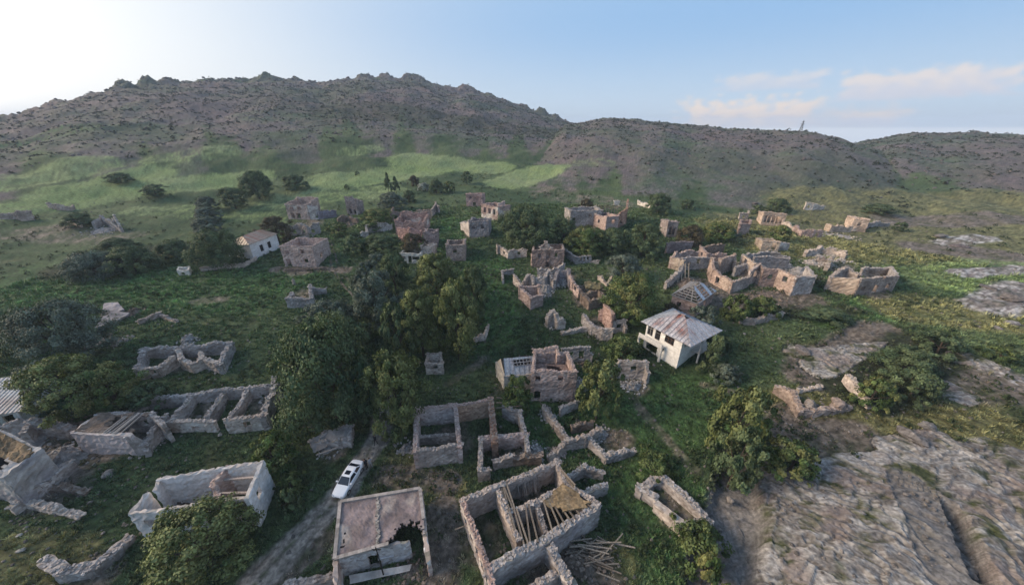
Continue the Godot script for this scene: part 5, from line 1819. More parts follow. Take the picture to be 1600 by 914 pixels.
func middle_ruins() -> void:
	# --- white house and pink house
	var p := [Vector3(-68.51, 4.20, -86.59), Vector3(-66.25, 4.20, -94.11)]
	var q := shell_points(p[0], p[1], 8.5)
	var r := thing("long_white_house", "long white house with a mossy brown hipped roof beside a dark tree", "house", centre(q), "houses that keep a roof")
	walls(r, q, {"tone": Color(.7, .72, .74), "plaster": 1.2, "coat": Color(.72, .74, .76), "t": .45, "rag": 0.0, "rough": .02, "smooth": true, "closed": true, "opens": {0: [[.36, 1.0, 1.2, 3.0], [.66, 1.0, 1.2, 3.0]]}})
	framed_window(r, q[0], q[1], .36, 1.0, 1.2, 3.0, Color(.2, .2, .2), 1)
	framed_window(r, q[0], q[1], .66, 1.0, 1.2, 3.0, Color(.2, .2, .2), 1)
	var d0 := Vector3(q[1].x - q[0].x, 0, q[1].z - q[0].z).normalized() * .4
	var d1 := Vector3(q[2].x - q[1].x, 0, q[2].z - q[1].z).normalized() * .5
	var c := [top(q[0]) - d0 - d1, top(q[1]) + d0 - d1, top(q[2]) + d0 + d1, top(q[3]) - d0 + d1]
	var ra: Vector3 = ((c[0] + c[3]) * .5).lerp((c[1] + c[2]) * .5, .28) + Vector3.UP * 1.7
	var rb: Vector3 = ((c[0] + c[3]) * .5).lerp((c[1] + c[2]) * .5, .9) + Vector3.UP * 1.7
	var rr := {"rust": .4, "rise": .3, "tone": Color(.30, .25, .22)}
	sheet_roof(r, c[0], c[1], rb, ra, 12, rr)
	sheet_roof(r, c[3], c[2], rb, ra, 12, rr)
	sheet_roof(r, c[0], c[3], ra, ra, 9, {"rust": .55, "tone": Color(.26, .20, .15)})
	sheet_roof(r, c[1], c[2], rb, rb, 9, rr)
	ruin("long terrace wall of pale stones below the long white house", [Vector3(-77.18, 1.00, -79.99), Vector3(-72.82, 1.10, -81.45), Vector3(-68.95, 1.00, -82.91), Vector3(-67.51, 0.80, -85.83)], {"called": "stone_wall", "category": "wall", "tone": PALE, "t": .7, "rag": .2}, "low stone walls")
	ruin("tiny whitewashed concrete trough house alone in the western grass", [Vector3(-80.69, 1.40, -77.52), Vector3(-78.25, 1.40, -77.56), Vector3(-79.31, 1.40, -79.27), Vector3(-81.81, 1.40, -79.23)], {"called": "hut", "category": "hut", "tone": WHITE, "plaster": .8, "t": .4, "rag": .1, "closed": true, "smooth": true, "opens": {0: [[.4, .9, .2, .9]]}}, "huts")

	shell("square pink stone house, roofless, with four dark openings in its face", [Vector3(-57.89, 5.40, -82.98), Vector3(-50.01, 5.40, -82.54)], 7.0, {"tone": Color(.50, .41, .375), "plaster": .6, "coat": Color(.60, .49, .455), "t": .55, "rag": .18, "opens": {0: [[.13, 1.2, .0, 2.1], [.16, 1.1, 3.3, 4.5], [.67, 1.1, 3.5, 4.7], [.72, 1.2, 1.1, 2.2]], 1: [[.4, 1.0, 1.2, 2.4]]}}, 4.4)
	r = ruin("low stone room with one broken orange corner below the pink house", [Vector3(-46.51, 2.00, -64.14), Vector3(-42.03, 2.00, -64.72), Vector3(-44.61, 1.92, -69.41)], {"tone": GREY, "t": .9, "rag": .4})
	walls(r, [Vector3(-44.26, 2.00, -68.75), Vector3(-41.84, 1.20, -69.80)], {"tone": GREY, "t": .9, "rag": .5})
	walls(r, [Vector3(-46.51, 2.00, -64.14), Vector3(-46.88, 2.20, -66.18)], {"tone": GREY, "t": 1.0, "rag": .4})
	boulder("tall upright stone stub standing in grass below the pink house", Vector2(-50.51, -73.10), Vector3(.7, 2.4, .7), PALE, 3, .2)
	ruin("low terrace edge of stones at the foot of the pink house", [Vector3(-56.51, 0.50, -80.36), Vector3(-51.29, 0.60, -80.53), Vector3(-46.86, 0.50, -80.70)], {"called": "stone_wall", "category": "wall", "tone": BROWN, "t": .6, "rag": .2}, "low stone walls")

	# --- two-storey front with a gable
	var o := {"tone": Color(.36, .28, .25), "plaster": .25, "coat": Color(.45, .38, .35), "t": .6, "rag": .15, "closed": true, "opens": {0: [[.22, .7, 2.5, 3.6], [.5, .9, 2.2, 4.0], [.76, .8, 2.6, 3.8], [.5, 1.0, .0, 1.5]]}}
	r = shell("two storey stone front with a door and a small gable behind it", [Vector3(5.15, 4.60, -81.20), Vector3(12.60, 4.60, -80.46)], 7.5, o, 2.4)
	walls(r, [Vector3(7.18, 4.40, -82.69), Vector3(8.39, 6.00, -82.67), Vector3(9.71, 4.40, -82.42)], {"tone": PALE, "t": .6, "rag": .2, "opens": {0: [[.6, .7, 4.2, 5.2]]}})
	walls(r, [Vector3(5.08, 3.52, -81.61), Vector3(6.85, 3.68, -82.13), Vector3(10.51, 3.52, -82.08)], {"tone": PINK, "t": .7, "rag": .5})
	ruin("low pale wall with small windows stepping up to a spike", [Vector3(-3.93, 2.88, -89.01), Vector3(-3.45, 1.92, -89.52), Vector3(-1.00, 2.20, -86.18), Vector3(1.01, 2.08, -87.04), Vector3(3.69, 2.00, -86.63)], {"tone": PALE, "plaster": .2, "t": .6, "rag": .5, "opens": {1: [[.6, .8, .6, 1.4]], 3: [[.3, .8, .8, 1.6]]}})
	r = ruin("short grey wall with upright ribs beside the gabled stone front", [Vector3(13.74, 1.92, -86.63), Vector3(16.11, 1.80, -81.52), Vector3(19.65, 2.08, -81.91)], {"tone": GREY, "t": .7, "rag": .35, "opens": {1: [[.3, .5, .6, 1.8], [.55, .5, .6, 1.8], [.8, .5, .6, 1.8]]}})
	walls(r, [Vector3(17.08, 0.70, -82.63), Vector3(21.51, 0.70, -81.42)], {"tone": PALE, "t": .8, "rag": .4})
	o = {"tone": GREY, "t": .9, "rag": 1.0}
	r = ruin("jumble of grey broken walls before the gabled stone front", [Vector3(4.69, 2.40, -72.93), Vector3(7.30, 1.92, -72.43), Vector3(8.59, 2.72, -74.27), Vector3(9.50, 2.08, -71.20)], o)
	walls(r, [Vector3(9.55, 2.08, -71.68), Vector3(10.64, 2.88, -74.27), Vector3(12.98, 2.56, -73.97), Vector3(13.24, 2.00, -71.30)], {"tone": Color(.25, .24, .26), "t": 1.0, "rag": 1.0})
	walls(r, [Vector3(6.40, 2.00, -76.74), Vector3(9.12, 2.08, -76.58), Vector3(12.17, 2.20, -76.85)], o)
	rubble(r, Vector2(9.23, -73.41), 2.2, 1.0, GREY, 90)
	rubble(r, Vector2(11.98, -74.07), 2.0, .9, GREY, 70)
	ruin("grey low rectangle of walls with a white stone beside the jumble", [Vector3(-2.12, 1.40, -74.54), Vector3(-2.34, 1.20, -77.89), Vector3(0.16, 1.30, -78.33)], {"tone": GREY, "t": .6, "rag": .3})
	r = ruin("leaning pale triangular wall stump west of the jumble of walls", [Vector3(0.59, 2.40, -74.00), Vector3(2.20, 1.40, -72.25), Vector3(2.54, 0.60, -73.56)], {"tone": PALE, "t": .7, "rag": .4})
	walls(r, [Vector3(2.62, 2.20, -72.22), Vector3(3.84, 2.40, -73.75), Vector3(4.83, 2.56, -72.92), Vector3(4.75, 2.20, -71.09)], {"tone": STONE, "t": .7, "rag": .6})
	r = ruin("roofless pink stone box with thick walls and an open top", [Vector3(1.82, 2.88, -68.78), Vector3(4.05, 2.72, -65.39), Vector3(6.27, 2.56, -66.21), Vector3(5.88, 2.88, -68.84)], {"tone": PINK, "t": .8, "rag": .3, "closed": true})
	rubble(r, Vector2(7.56, -70.99), 2.0, 1.6, GREY, 60)
	r = ruin("pink wall end with one window leading to a grassy mound of ruin", [Vector3(13.12, 2.72, -71.91), Vector3(13.57, 2.56, -69.91), Vector3(14.57, 1.92, -67.94)], {"tone": PINK, "plaster": .3, "t": .7, "rag": .3, "opens": {1: [[.5, .8, 1.0, 2.0]]}})
	rubble(r, Vector2(15.47, -69.95), 1.6, 1.0, BROWN, 40)
	r = ruin("mossy mound of a fallen house with a dark stone front", [Vector3(15.11, 2.08, -66.29), Vector3(16.15, 1.92, -63.77), Vector3(19.13, 1.92, -64.31), Vector3(18.62, 2.08, -67.03)], {"tone": BROWN, "t": 1.0, "rag": .5, "closed": true})
	slab(r, [on(Vector2(15.72, -67.19), 2.7), on(Vector2(19.43, -65.93), 2.6), on(Vector2(19.00, -67.78), 3.4), on(Vector2(15.84, -68.74), 3.2)], .5, {"tone": Color(.17, .15, .09), "rough": .3}, "earth_roof", "rock")
	ruin("bent line of low footings in the grass by the round dark green tree", [Vector3(20.15, 1.20, -73.44), Vector3(21.41, 0.80, -71.19), Vector3(23.26, 1.60, -72.96)], {"tone": PALE, "t": .7, "rag": .7})
	r = ruin("pale jagged stump of masonry standing alone above a grassy hollow", [Vector3(7.08, 2.20, -59.44), Vector3(8.15, 2.72, -60.33), Vector3(9.03, 2.08, -58.77), Vector3(10.08, 1.40, -58.94)], {"tone": PALE, "t": 1.0, "rag": 1.0})
	rubble(r, Vector2(8.80, -60.33), 1.8, .7, GREY, 60)
	r = ruin("house with a tall bare rosy gable and a low grey front", [Vector3(14.28, 1.92, -59.69), Vector3(15.27, 2.00, -56.42), Vector3(16.93, 2.00, -54.69)], {"tone": GREY, "t": .9, "rag": .5})
	walls(r, [Vector3(17.38, 2.08, -59.70), Vector3(17.99, 3.68, -59.34), Vector3(18.66, 4.40, -55.89), Vector3(19.52, 2.40, -56.96)], {"tone": ROSE, "plaster": .85, "coat": Color(.46, .33, .29), "t": .6, "rag": .3})
	walls(r, [Vector3(16.85, 2.40, -54.54), Vector3(18.29, 2.40, -54.27)], {"tone": PALE, "t": .7, "rag": .3})
	walls(r, [Vector3(19.15, 2.40, -55.92), Vector3(20.98, 2.40, -55.75), Vector3(21.16, 1.40, -55.03)], {"tone": GREY, "t": .6, "rag": .3, "opens": {0: [[.5, .8, .8, 1.8]]}})
	walls(r, [Vector3(9.95, 0.60, -57.06), Vector3(13.96, 0.70, -57.54), Vector3(16.85, 0.70, -57.24)], {"tone": PALE, "t": 1.0, "rag": .4})

	# --- the big eastern group
	o = {"tone": PALE, "t": .7, "rag": .3, "plaster": .2, "coat": Color(.52, .45, .38)}
	r = ruin("pale roofless house with a grey front west of the great eastern ruin", [Vector3(37.42, 2.88, -76.51), Vector3(39.25, 2.88, -74.54)], {"tone": Color(.48, .41, .35), "plaster": .6, "coat": Color(.54, .47, .39), "t": .7, "rag": .3})
	walls(r, [Vector3(39.50, 3.04, -75.20), Vector3(42.59, 3.04, -75.58), Vector3(45.54, 2.56, -75.68)], {"tone": GREY, "plaster": .3, "coat": Color(.38, .35, .36), "t": .6, "rag": .3, "opens": {0: [[.5, .9, .8, 1.9]], 1: [[.25, .9, 1.2, 2.6]]}})
	walls(r, [Vector3(37.42, 2.88, -76.51), Vector3(38.60, 3.36, -77.46), Vector3(41.36, 3.36, -78.31), Vector3(44.18, 3.20, -78.44)], {"tone": PINK, "t": .7, "rag": .5})
	r = ruin("pink tumbled house behind the pale roofless one", [Vector3(46.87, 2.56, -81.88), Vector3(47.06, 2.40, -78.99), Vector3(51.47, 2.08, -79.09)], {"tone": PINK, "t": .7, "rag": .7, "opens": {0: [[.4, .8, .8, 1.8]]}})
	walls(r, [Vector3(47.26, 2.56, -82.70), Vector3(53.23, 2.40, -83.69)], {"tone": BROWN, "t": .8, "rag": .6})
	rubble(r, Vector2(50.72, -81.38), 2.4, .8, PINK, 60)
	o = {"tone": Color(.42, .33, .28), "plaster": .3, "coat": Color(.52, .43, .37), "t": .75, "rag": .3}
	r = ruin("great eastern ruin of warm stone with a stepped corner tower and gable", [Vector3(44.69, 4.16, -72.74), Vector3(46.20, 4.16, -71.87)], {"tone": Color(.45, .37, .31), "plaster": .4, "coat": Color(.55, .46, .39), "t": .7, "rag": .2, "opens": {0: [[.5, .8, 3.2, 4.4]]}})
	walls(r, [Vector3(44.69, 4.16, -72.74), Vector3(43.76, 2.88, -69.70), Vector3(45.26, 2.56, -64.82)], {"tone": Color(.46, .36, .31), "plaster": .4, "coat": Color(.56, .46, .39), "t": .8, "rag": .3, "opens": {1: [[.35, .9, .6, 2.0]]}})
	walls(r, [Vector3(46.20, 4.16, -71.87), Vector3(50.54, 3.68, -74.41), Vector3(50.20, 2.72, -73.08)], o)
	walls(r, [Vector3(45.26, 2.56, -64.82), Vector3(49.33, 2.24, -66.36)], {"tone": STONE, "t": .8, "rag": .3})
	walls(r, [Vector3(49.33, 2.24, -66.36), Vector3(49.59, 3.68, -66.63), Vector3(51.89, 4.48, -67.77), Vector3(52.31, 4.00, -66.54)], {"tone": Color(.40, .33, .30), "plaster": .4, "coat": Color(.48, .41, .38), "t": .7, "rag": .15, "opens": {1: [[.6, 1.0, 1.8, 3.2]]}})
	walls(r, [Vector3(52.12, 4.00, -66.25), Vector3(54.60, 3.68, -65.74)], {"tone": Color(.36, .28, .25), "t": .7, "rag": .2, "opens": {0: [[.55, .9, 1.6, 2.8]]}})
	walls(r, [Vector3(54.65, 3.84, -65.69), Vector3(55.68, 4.00, -62.19)], {"tone": Color(.45, .36, .31), "plaster": .4, "coat": Color(.54, .44, .38), "t": .75, "rag": .2, "opens": {0: [[.5, .9, 2.0, 3.2]]}})
	walls(r, [Vector3(55.68, 4.00, -62.19), Vector3(59.33, 3.68, -62.49), Vector3(61.79, 3.36, -67.43)], {"tone": GREY, "plaster": .2, "t": .75, "rag": .3})
	rubble(r, Vector2(52.16, -72.42), 2.6, 1.4, BROWN, 80)
	rubble(r, Vector2(65.18, -72.59), 2.4, 1.2, GREY, 80)
	rubble(r, Vector2(51.39, -62.34), 3.0, .3, BROWN, 60)
	rubble(r, Vector2(63.53, -77.58), 3.4, 1.6, GREY, 120)
	rubble(r, Vector2(51.10, -77.10), 3.0, 1.2, STONE, 100)
	rubble(r, Vector2(53.27, -68.44), 2.4, .7, BROWN, 60)
	walls(r, [Vector3(49.48, 1.92, -71.16), Vector3(52.33, 2.20, -72.33), Vector3(53.37, 1.80, -71.07)], {"tone": GREY, "t": .8, "rag": .8})
	r = ruin("long grey wall with a pale windowed end behind the great eastern ruin", [Vector3(52.52, 3.52, -74.27), Vector3(52.97, 3.20, -70.65)], {"tone": Color(.46, .39, .33), "plaster": .4, "coat": Color(.54, .46, .39), "t": .7, "rag": .3, "opens": {0: [[.35, .8, 1.8, 3.2]]}})
	walls(r, [Vector3(55.38, 3.04, -74.48), Vector3(59.22, 3.04, -74.61), Vector3(63.07, 2.40, -74.42)], {"tone": GREY, "plaster": .4, "coat": Color(.33, .31, .31), "t": .7, "rag": .3})
	walls(r, [Vector3(52.52, 3.52, -74.27), Vector3(60.73, 2.88, -78.18), Vector3(65.09, 2.08, -77.13)], {"tone": GREY, "t": .7, "rag": .5})
	r = ruin("two storey corner house with a sunlit blank side and three front openings", [Vector3(63.47, 2.88, -63.25), Vector3(66.21, 3.68, -60.37)], {"tone": Color(.48, .40, .33), "plaster": .6, "coat": Color(.55, .46, .38), "t": .7, "rag": .15})
	walls(r, [Vector3(66.21, 3.68, -60.37), Vector3(75.50, 3.52, -62.43)], {"tone": Color(.40, .33, .29), "plaster": .2, "coat": Color(.48, .41, .36), "t": .7, "rag": .15, "opens": {0: [[.16, 1.0, .9, 2.0], [.5, 1.2, .4, 2.0], [.82, 1.0, .9, 2.0], [.6, .7, 2.9, 3.8]]}})
	walls(r, [Vector3(63.47, 2.88, -63.25), Vector3(66.41, 3.36, -65.06), Vector3(68.57, 3.68, -65.80), Vector3(68.94, 3.36, -63.59)], {"tone": STONE, "t": .8, "rag": .5})
	walls(r, [Vector3(75.50, 3.52, -62.43), Vector3(81.87, 2.08, -69.55), Vector3(75.55, 2.08, -69.20)], {"tone": GREY, "t": .7, "rag": .4})
	rubble(r, Vector2(72.29, -68.36), 2.2, 1.6, Color(.16, .15, .09), 30)
	r = ruin("long scree of tumbled pale walls on the rise behind the corner house", [Vector3(73.12, 1.20, -81.66), Vector3(78.27, 1.80, -83.76), Vector3(80.34, 1.60, -82.33), Vector3(81.29, 1.00, -80.06)], {"tone": PALE, "t": 1.0, "rag": 1.0})
	walls(r, [Vector3(73.62, 1.40, -77.86), Vector3(75.33, 1.80, -76.97), Vector3(70.94, 1.20, -72.62)], {"tone": STONE, "t": 1.0, "rag": 1.0})
	for k in 5:
		rubble(r, [Vector2(76.17, -81.11), Vector2(79.97, -81.88), Vector2(73.53, -75.48), Vector2(79.26, -78.41), Vector2(71.28, -77.18)][k], 2.2, .8, PALE, 50)
	r = shell("small sunlit pale house with one dark doorway on the green rise", [Vector3(64.91, 2.60, -86.00), Vector3(68.22, 2.60, -84.99)], 4.5, {"tone": Color(.50, .42, .35), "plaster": .6, "coat": Color(.56, .48, .40), "t": .6, "rag": .2, "opens": {0: [[.75, 1.1, .6, 2.4]]}})
	walls(r, [Vector3(68.84, 2.20, -85.42), Vector3(71.77, 2.00, -86.29)], {"tone": GREY, "plaster": .3, "t": .6, "rag": .3})
	r = ruin("brown earth bank ruin with fallen timbers behind the skeleton roofed house", [Vector3(33.20, 1.40, -67.73), Vector3(36.68, 2.00, -70.33), Vector3(39.19, 2.20, -73.65)], {"tone": GREY, "t": .9, "rag": 1.0})
	rubble(r, Vector2(38.25, -68.46), 3.4, 1.2, BROWN, 100)
	for k in 4:
		timber(r, on(Vector2(36.07, -68.80), .4) + Vector3(k * .8, 0, 0), on(Vector2(38.41, -72.48), 3.0) + Vector3(k * .7 - 1.0, 0, 0), .2, Color(.36, .30, .24), "beam")
	r = ruin("low stone garden wall with a white notch under the green bushes", [Vector3(41.63, 1.20, -54.22), Vector3(43.23, 1.00, -53.52), Vector3(45.64, 1.20, -53.84), Vector3(48.41, 1.00, -54.35)], {"called": "stone_wall", "category": "wall", "tone": STONE, "t": .8, "rag": .5}, "low stone walls")

	# --- rounded stone pen below the spring
	r = ruin("narrow stone pen with rounded thick walls open at one corner", [Vector3(15.99, 1.40, -25.22), Vector3(14.98, 1.40, -26.31), Vector3(16.71, 1.40, -27.20), Vector3(17.92, 1.40, -27.00), Vector3(19.16, 1.20, -24.62), Vector3(20.02, 1.20, -22.82), Vector3(20.31, 1.60, -22.31), Vector3(19.12, 1.00, -21.89)], {"tone": GREY, "t": 1.1, "rag": .2, "plaster": .4, "coat": Color(.34, .32, .31)})
	walls(r, [Vector3(16.17, 1.30, -24.18), Vector3(17.16, 1.30, -22.43), Vector3(17.74, 1.40, -21.48)], {"tone": PALE, "t": 1.0, "rag": .15, "plaster": .4, "coat": Color(.42, .39, .36)})
	walls(r, [Vector3(17.74, 1.40, -21.48), Vector3(18.92, 1.00, -21.99)], {"tone": GREY, "t": 1.0, "rag": .3})
	r = ruin("footings of a house on the pasture with a leaning cut block", [Vector3(37.45, 1.40, -37.98), Vector3(37.94, 1.60, -36.41), Vector3(37.52, 1.20, -33.93), Vector3(39.05, 0.80, -33.66), Vector3(41.41, 0.80, -33.70), Vector3(43.37, 0.70, -33.82)], {"tone": Color(.40, .33, .29), "t": .9, "rag": .5})
	walls(r, [Vector3(46.81, 1.20, -38.18), Vector3(46.22, 1.30, -35.51), Vector3(45.95, 0.90, -33.91)], {"tone": PALE, "t": 1.0, "rag": .7})
	walls(r, [Vector3(40.01, 0.40, -37.50), Vector3(42.93, 0.50, -37.78)], {"tone": PALE, "t": .7, "rag": .3})
	boulder("large squared pale block standing on the house footings", Vector2(39.21, -34.53), Vector3(2.1, 2.4, 1.4), Color(.46, .39, .34), 11, .15)
	boulder("round rosy boulder at the end of the house footings", Vector2(42.50, -34.19), Vector3(2.0, 2.2, 1.6), Color(.48, .38, .33), 12, .15)


func far_ruins() -> void:
	var two := {"tone": Color(0.50, 0.41, 0.37), "t": .7, "rag": .4, "cell": .7, "plaster": .15, "opens": {0: [[.2, 1.3, .4, 2.2], [.5, 1.3, .4, 2.2], [.25, 1.1, 3.2, 4.4], [.62, 1.1, 3.2, 4.4]]}}
	var r := shell("long reddish two storey ruin highest on the western green slope", [Vector3(-77.41, 5.00, -119.68), Vector3(-70.34, 5.00, -119.42)], 7.0, two, 5.6)
	walls(r, [Vector3(-70.34, 4.60, -119.42), Vector3(-67.24, 4.40, -119.93)], {"tone": GREY, "plaster": .4, "t": .7, "rag": .3, "cell": .7, "opens": {0: [[.8, 1.0, .4, 2.0]]}})
	walls(r, [Vector3(-67.24, 2.60, -119.93), Vector3(-62.19, 2.00, -121.72)], {"tone": Color(0.24, 0.23, 0.28), "t": .8, "rag": .6, "cell": .7})
	r = ruin("grey pitted row of walls below the long reddish ruin", [Vector3(-69.31, 2.80, -103.72), Vector3(-65.58, 4.00, -104.56), Vector3(-62.39, 3.00, -103.79), Vector3(-59.64, 3.40, -104.69)], {"tone": GREY, "t": .9, "rag": 1.2, "cell": .7, "opens": {0: [[.6, 1.2, .6, 2.0]], 1: [[.5, 1.0, .6, 1.8]], 2: [[.4, 1.0, .6, 1.8]]}})
	rubble(r, Vector2(-62.89, -101.70), 3.0, .8, GREY, 50)
	r = shell("narrow tower-like ruin with a white base on the slope", [Vector3(-58.15, 6.40, -122.92), Vector3(-54.91, 5.60, -122.81)], 5.0, {"tone": Color(0.35, 0.30, 0.29), "plaster": .3, "coat": Color(.5, .48, .46), "t": .7, "rag": .8, "cell": .7, "opens": {0: [[.3, 1.0, .4, 2.2], [.8, .8, .4, 2.0]]}})
	r = ruin("brown heap of broken walls at the foot of the narrow tower", [Vector3(-57.73, 1.60, -114.07), Vector3(-55.69, 2.20, -115.88), Vector3(-51.83, 1.60, -114.35)], {"tone": BROWN, "t": .9, "rag": 1.0, "cell": .7})
	rubble(r, Vector2(-53.87, -112.52), 3.0, 1.0, BROWN, 60)
	r = ruin("pale lime-washed walls half covered by bushes under the narrow tower", [Vector3(-46.10, 1.60, -101.15), Vector3(-43.94, 1.60, -102.12), Vector3(-44.94, 2.40, -104.89), Vector3(-41.46, 2.60, -106.41), Vector3(-37.94, 2.20, -106.78)], {"tone": Color(0.55, 0.54, 0.52), "t": .8, "rag": .8, "cell": .7})
	r = ruin("row of brown stone rooms with a dark gap on the central slope", [Vector3(-40.86, 2.80, -116.40), Vector3(-37.24, 3.00, -117.51), Vector3(-32.75, 3.00, -117.14)], {"tone": Color(0.30, 0.24, 0.22), "t": .7, "rag": .5, "cell": .7, "opens": {0: [[.4, 1.2, .4, 1.8]], 1: [[.3, 1.0, .4, 1.8]]}})
	walls(r, [Vector3(-31.64, 3.40, -117.05), Vector3(-27.77, 3.20, -117.41)], {"tone": Color(0.43, 0.34, 0.28), "t": .7, "rag": .4, "cell": .7})
	walls(r, [Vector3(-27.92, 2.20, -120.29), Vector3(-27.21, 3.20, -124.78), Vector3(-25.97, 2.40, -123.11)], {"tone": STONE, "t": .7, "rag": .6, "cell": .7})
	walls(r, [Vector3(-40.86, 2.80, -116.40), Vector3(-41.47, 3.00, -121.40)], {"tone": BROWN, "t": .7, "rag": .4, "cell": .7})
	r = shell("rosy tumbled house in two steps amid the central trees", [Vector3(-35.13, 4.00, -103.35), Vector3(-26.80, 3.60, -103.01)], 6.0, {"tone": Color(0.43, 0.31, 0.28), "t": .8, "rag": .9, "cell": .6, "plaster": .2, "opens": {0: [[.2, 1.0, .6, 2.0], [.5, 1.0, .6, 2.0]]}}, 4.6)
	walls(r, [Vector3(-32.84, 4.00, -97.95), Vector3(-29.10, 4.32, -96.46), Vector3(-26.29, 3.36, -96.43)], {"tone": Color(0.48, 0.32, 0.29), "t": .8, "rag": .9, "cell": .6})
	rubble(r, Vector2(-30.88, -105.23), 3.0, 2.0, PINK, 60)
	shell("grey brown cube of masonry just below the rosy tumbled house", [Vector3(-24.40, 4.40, -93.62), Vector3(-21.21, 4.40, -93.96)], 5.0, {"tone": Color(0.35, 0.29, 0.28), "t": .7, "rag": .5, "cell": .6})
	shell("low white building with three dark openings under the trees", [Vector3(-28.36, 2.70, -83.56), Vector3(-23.42, 2.70, -83.57)], 4.5, {"tone": Color(0.66, 0.64, 0.59), "plaster": .8, "coat": Color(.60, .58, .54), "t": .5, "rag": .1, "cell": .6, "smooth": true, "opens": {0: [[.15, .9, .9, 1.9], [.45, .9, .1, 2.0], [.75, 1.8, .9, 1.9]]}})
	shell("stone shell with a window behind the yellowish tree crown", [Vector3(-16.71, 4.40, -84.96), Vector3(-12.40, 4.40, -85.27)], 6.0, {"tone": Color(0.38, 0.32, 0.29), "t": .7, "rag": .5, "cell": .6, "opens": {0: [[.45, 1.0, 2.2, 3.2]]}})
	shell("half buried pale wall between the white building and the stone shell", [Vector3(-23.55, 3.60, -86.44), Vector3(-21.00, 3.40, -86.42)], 4.0, {"tone": PALE, "t": .7, "rag": .6, "cell": .6})
	r = shell("grey square house with a broken white corner above the meadow path", [Vector3(-12.38, 4.80, -99.87), Vector3(-7.03, 4.80, -99.60)], 6.5, {"tone": Color(0.32, 0.31, 0.32), "plaster": .35, "coat": Color(.34, .33, .36), "t": .7, "rag": .5, "cell": .6, "opens": {0: [[.2, .9, 2.6, 3.5], [.7, 1.1, 2.6, 3.9]]}})
	walls(r, [Vector3(-12.38, 4.60, -99.87), Vector3(-14.37, 3.40, -103.87), Vector3(-15.55, 2.00, -105.48)], {"tone": Color(0.58, 0.54, 0.50), "t": .8, "rag": .9, "cell": .6})
	r = shell("pink house with tall windows and a white upper corner room", [Vector3(-10.08, 4.60, -117.94), Vector3(-4.68, 4.60, -114.07)], 6.5, {"tone": Color(0.44, 0.34, 0.31), "plaster": .3, "t": .7, "rag": .3, "cell": .6, "opens": {0: [[.2, 1.0, 1.8, 3.6], [.5, 1.0, 1.8, 3.6], [.8, 1.0, 1.8, 3.6]]}})
	walls(r, [Vector3(-4.61, 4.40, -118.22), Vector3(-2.66, 4.60, -119.54)], {"tone": Color(0.62, 0.55, 0.52), "plaster": .5, "t": .6, "rag": .2, "cell": .6, "opens": {0: [[.5, 1.0, 2.0, 3.4]]}})
	shell("topmost pink house below the pale meadow with two dark windows", [Vector3(-16.96, 4.60, -132.14), Vector3(-11.34, 4.60, -131.64)], 6.0, {"tone": Color(0.46, 0.34, 0.32), "plaster": .4, "coat": Color(.48, .37, .35), "t": .7, "rag": .25, "cell": .6, "opens": {0: [[.25, 1.0, 2.8, 3.8], [.75, 1.2, 2.6, 3.9], [.5, 1.2, .2, 1.6]]}})
	r = shell("long grey gutted house with bare rafters under the scree hill", [Vector3(18.42, 4.60, -107.83), Vector3(28.12, 4.60, -108.70)], 7.0, {"tone": GREY, "plaster": .4, "coat": Color(.34, .33, .33), "t": .7, "rag": .3, "cell": .6, "opens": {0: [[.1, 1.0, .4, 2.6], [.62, 1.0, 2.6, 3.8], [.8, 1.0, 2.6, 3.8]]}})
	for k in 6:
		timber(r, on(Vector2(30.26, -114.49), 3.4) + Vector3(k * .9, 0, 0), on(Vector2(28.93, -108.67), 3.6) + Vector3(k * .9 - .4, 0, 0), .22, Color(.12, .10, .09))
	r = shell("rosy roofless house joined to a brown gable behind dark trees", [Vector3(28.31, 4.20, -102.51), Vector3(31.96, 4.20, -103.92)], 7.0, {"tone": Color(0.53, 0.41, 0.37), "plaster": .5, "coat": Color(.50, .40, .37), "t": .7, "rag": .3, "cell": .6, "opens": {0: [[.6, 1.2, 2.0, 3.2]], 3: [[.5, 1.0, 1.5, 2.6]]}})
	walls(r, [Vector3(32.24, 4.00, -104.99), Vector3(35.44, 5.60, -107.26), Vector3(36.90, 6.40, -111.65)], {"tone": Color(0.40, 0.26, 0.20), "t": .7, "rag": .6, "cell": .6, "opens": {0: [[.4, 1.0, 1.0, 2.2]]}})
	ruin("white wall stub poking above the brown gable", [Vector3(37.75, 1.80, -128.72), Vector3(39.16, 1.80, -128.68)], {"tone": WHITE, "plaster": .8, "t": .6, "rag": .3, "cell": .6})
	r = ruin("white walls with two openings beside the dark bush on the scree", [Vector3(49.49, 2.80, -124.51), Vector3(53.50, 2.80, -125.40)], {"tone": Color(0.66, 0.66, 0.62), "plaster": .7, "t": .6, "rag": .3, "cell": .6, "opens": {0: [[.3, 1.2, .4, 2.0], [.7, 1.2, .4, 2.0]]}})
	walls(r, [Vector3(47.21, 1.60, -131.05), Vector3(48.53, 1.40, -128.52), Vector3(49.54, 1.40, -125.30)], {"tone": Color(0.66, 0.62, 0.58), "t": .6, "rag": .5, "cell": .6})
	shell("slender grey ruin with two slots behind the dark trees", [Vector3(44.36, 4.60, -96.53), Vector3(46.72, 4.40, -96.45)], 5.0, {"tone": Color(0.35, 0.31, 0.30), "t": .7, "rag": .7, "cell": .6, "opens": {0: [[.3, .9, .6, 3.0], [.7, .9, .6, 2.4]]}})
	ruin("purple grey retaining wall by the bushes near the pale roofless house", [Vector3(40.01, 2.80, -85.28), Vector3(42.76, 2.60, -85.95), Vector3(46.71, 2.20, -86.60)], {"tone": Color(0.36, 0.30, 0.30), "t": .7, "rag": .3, "cell": .6})
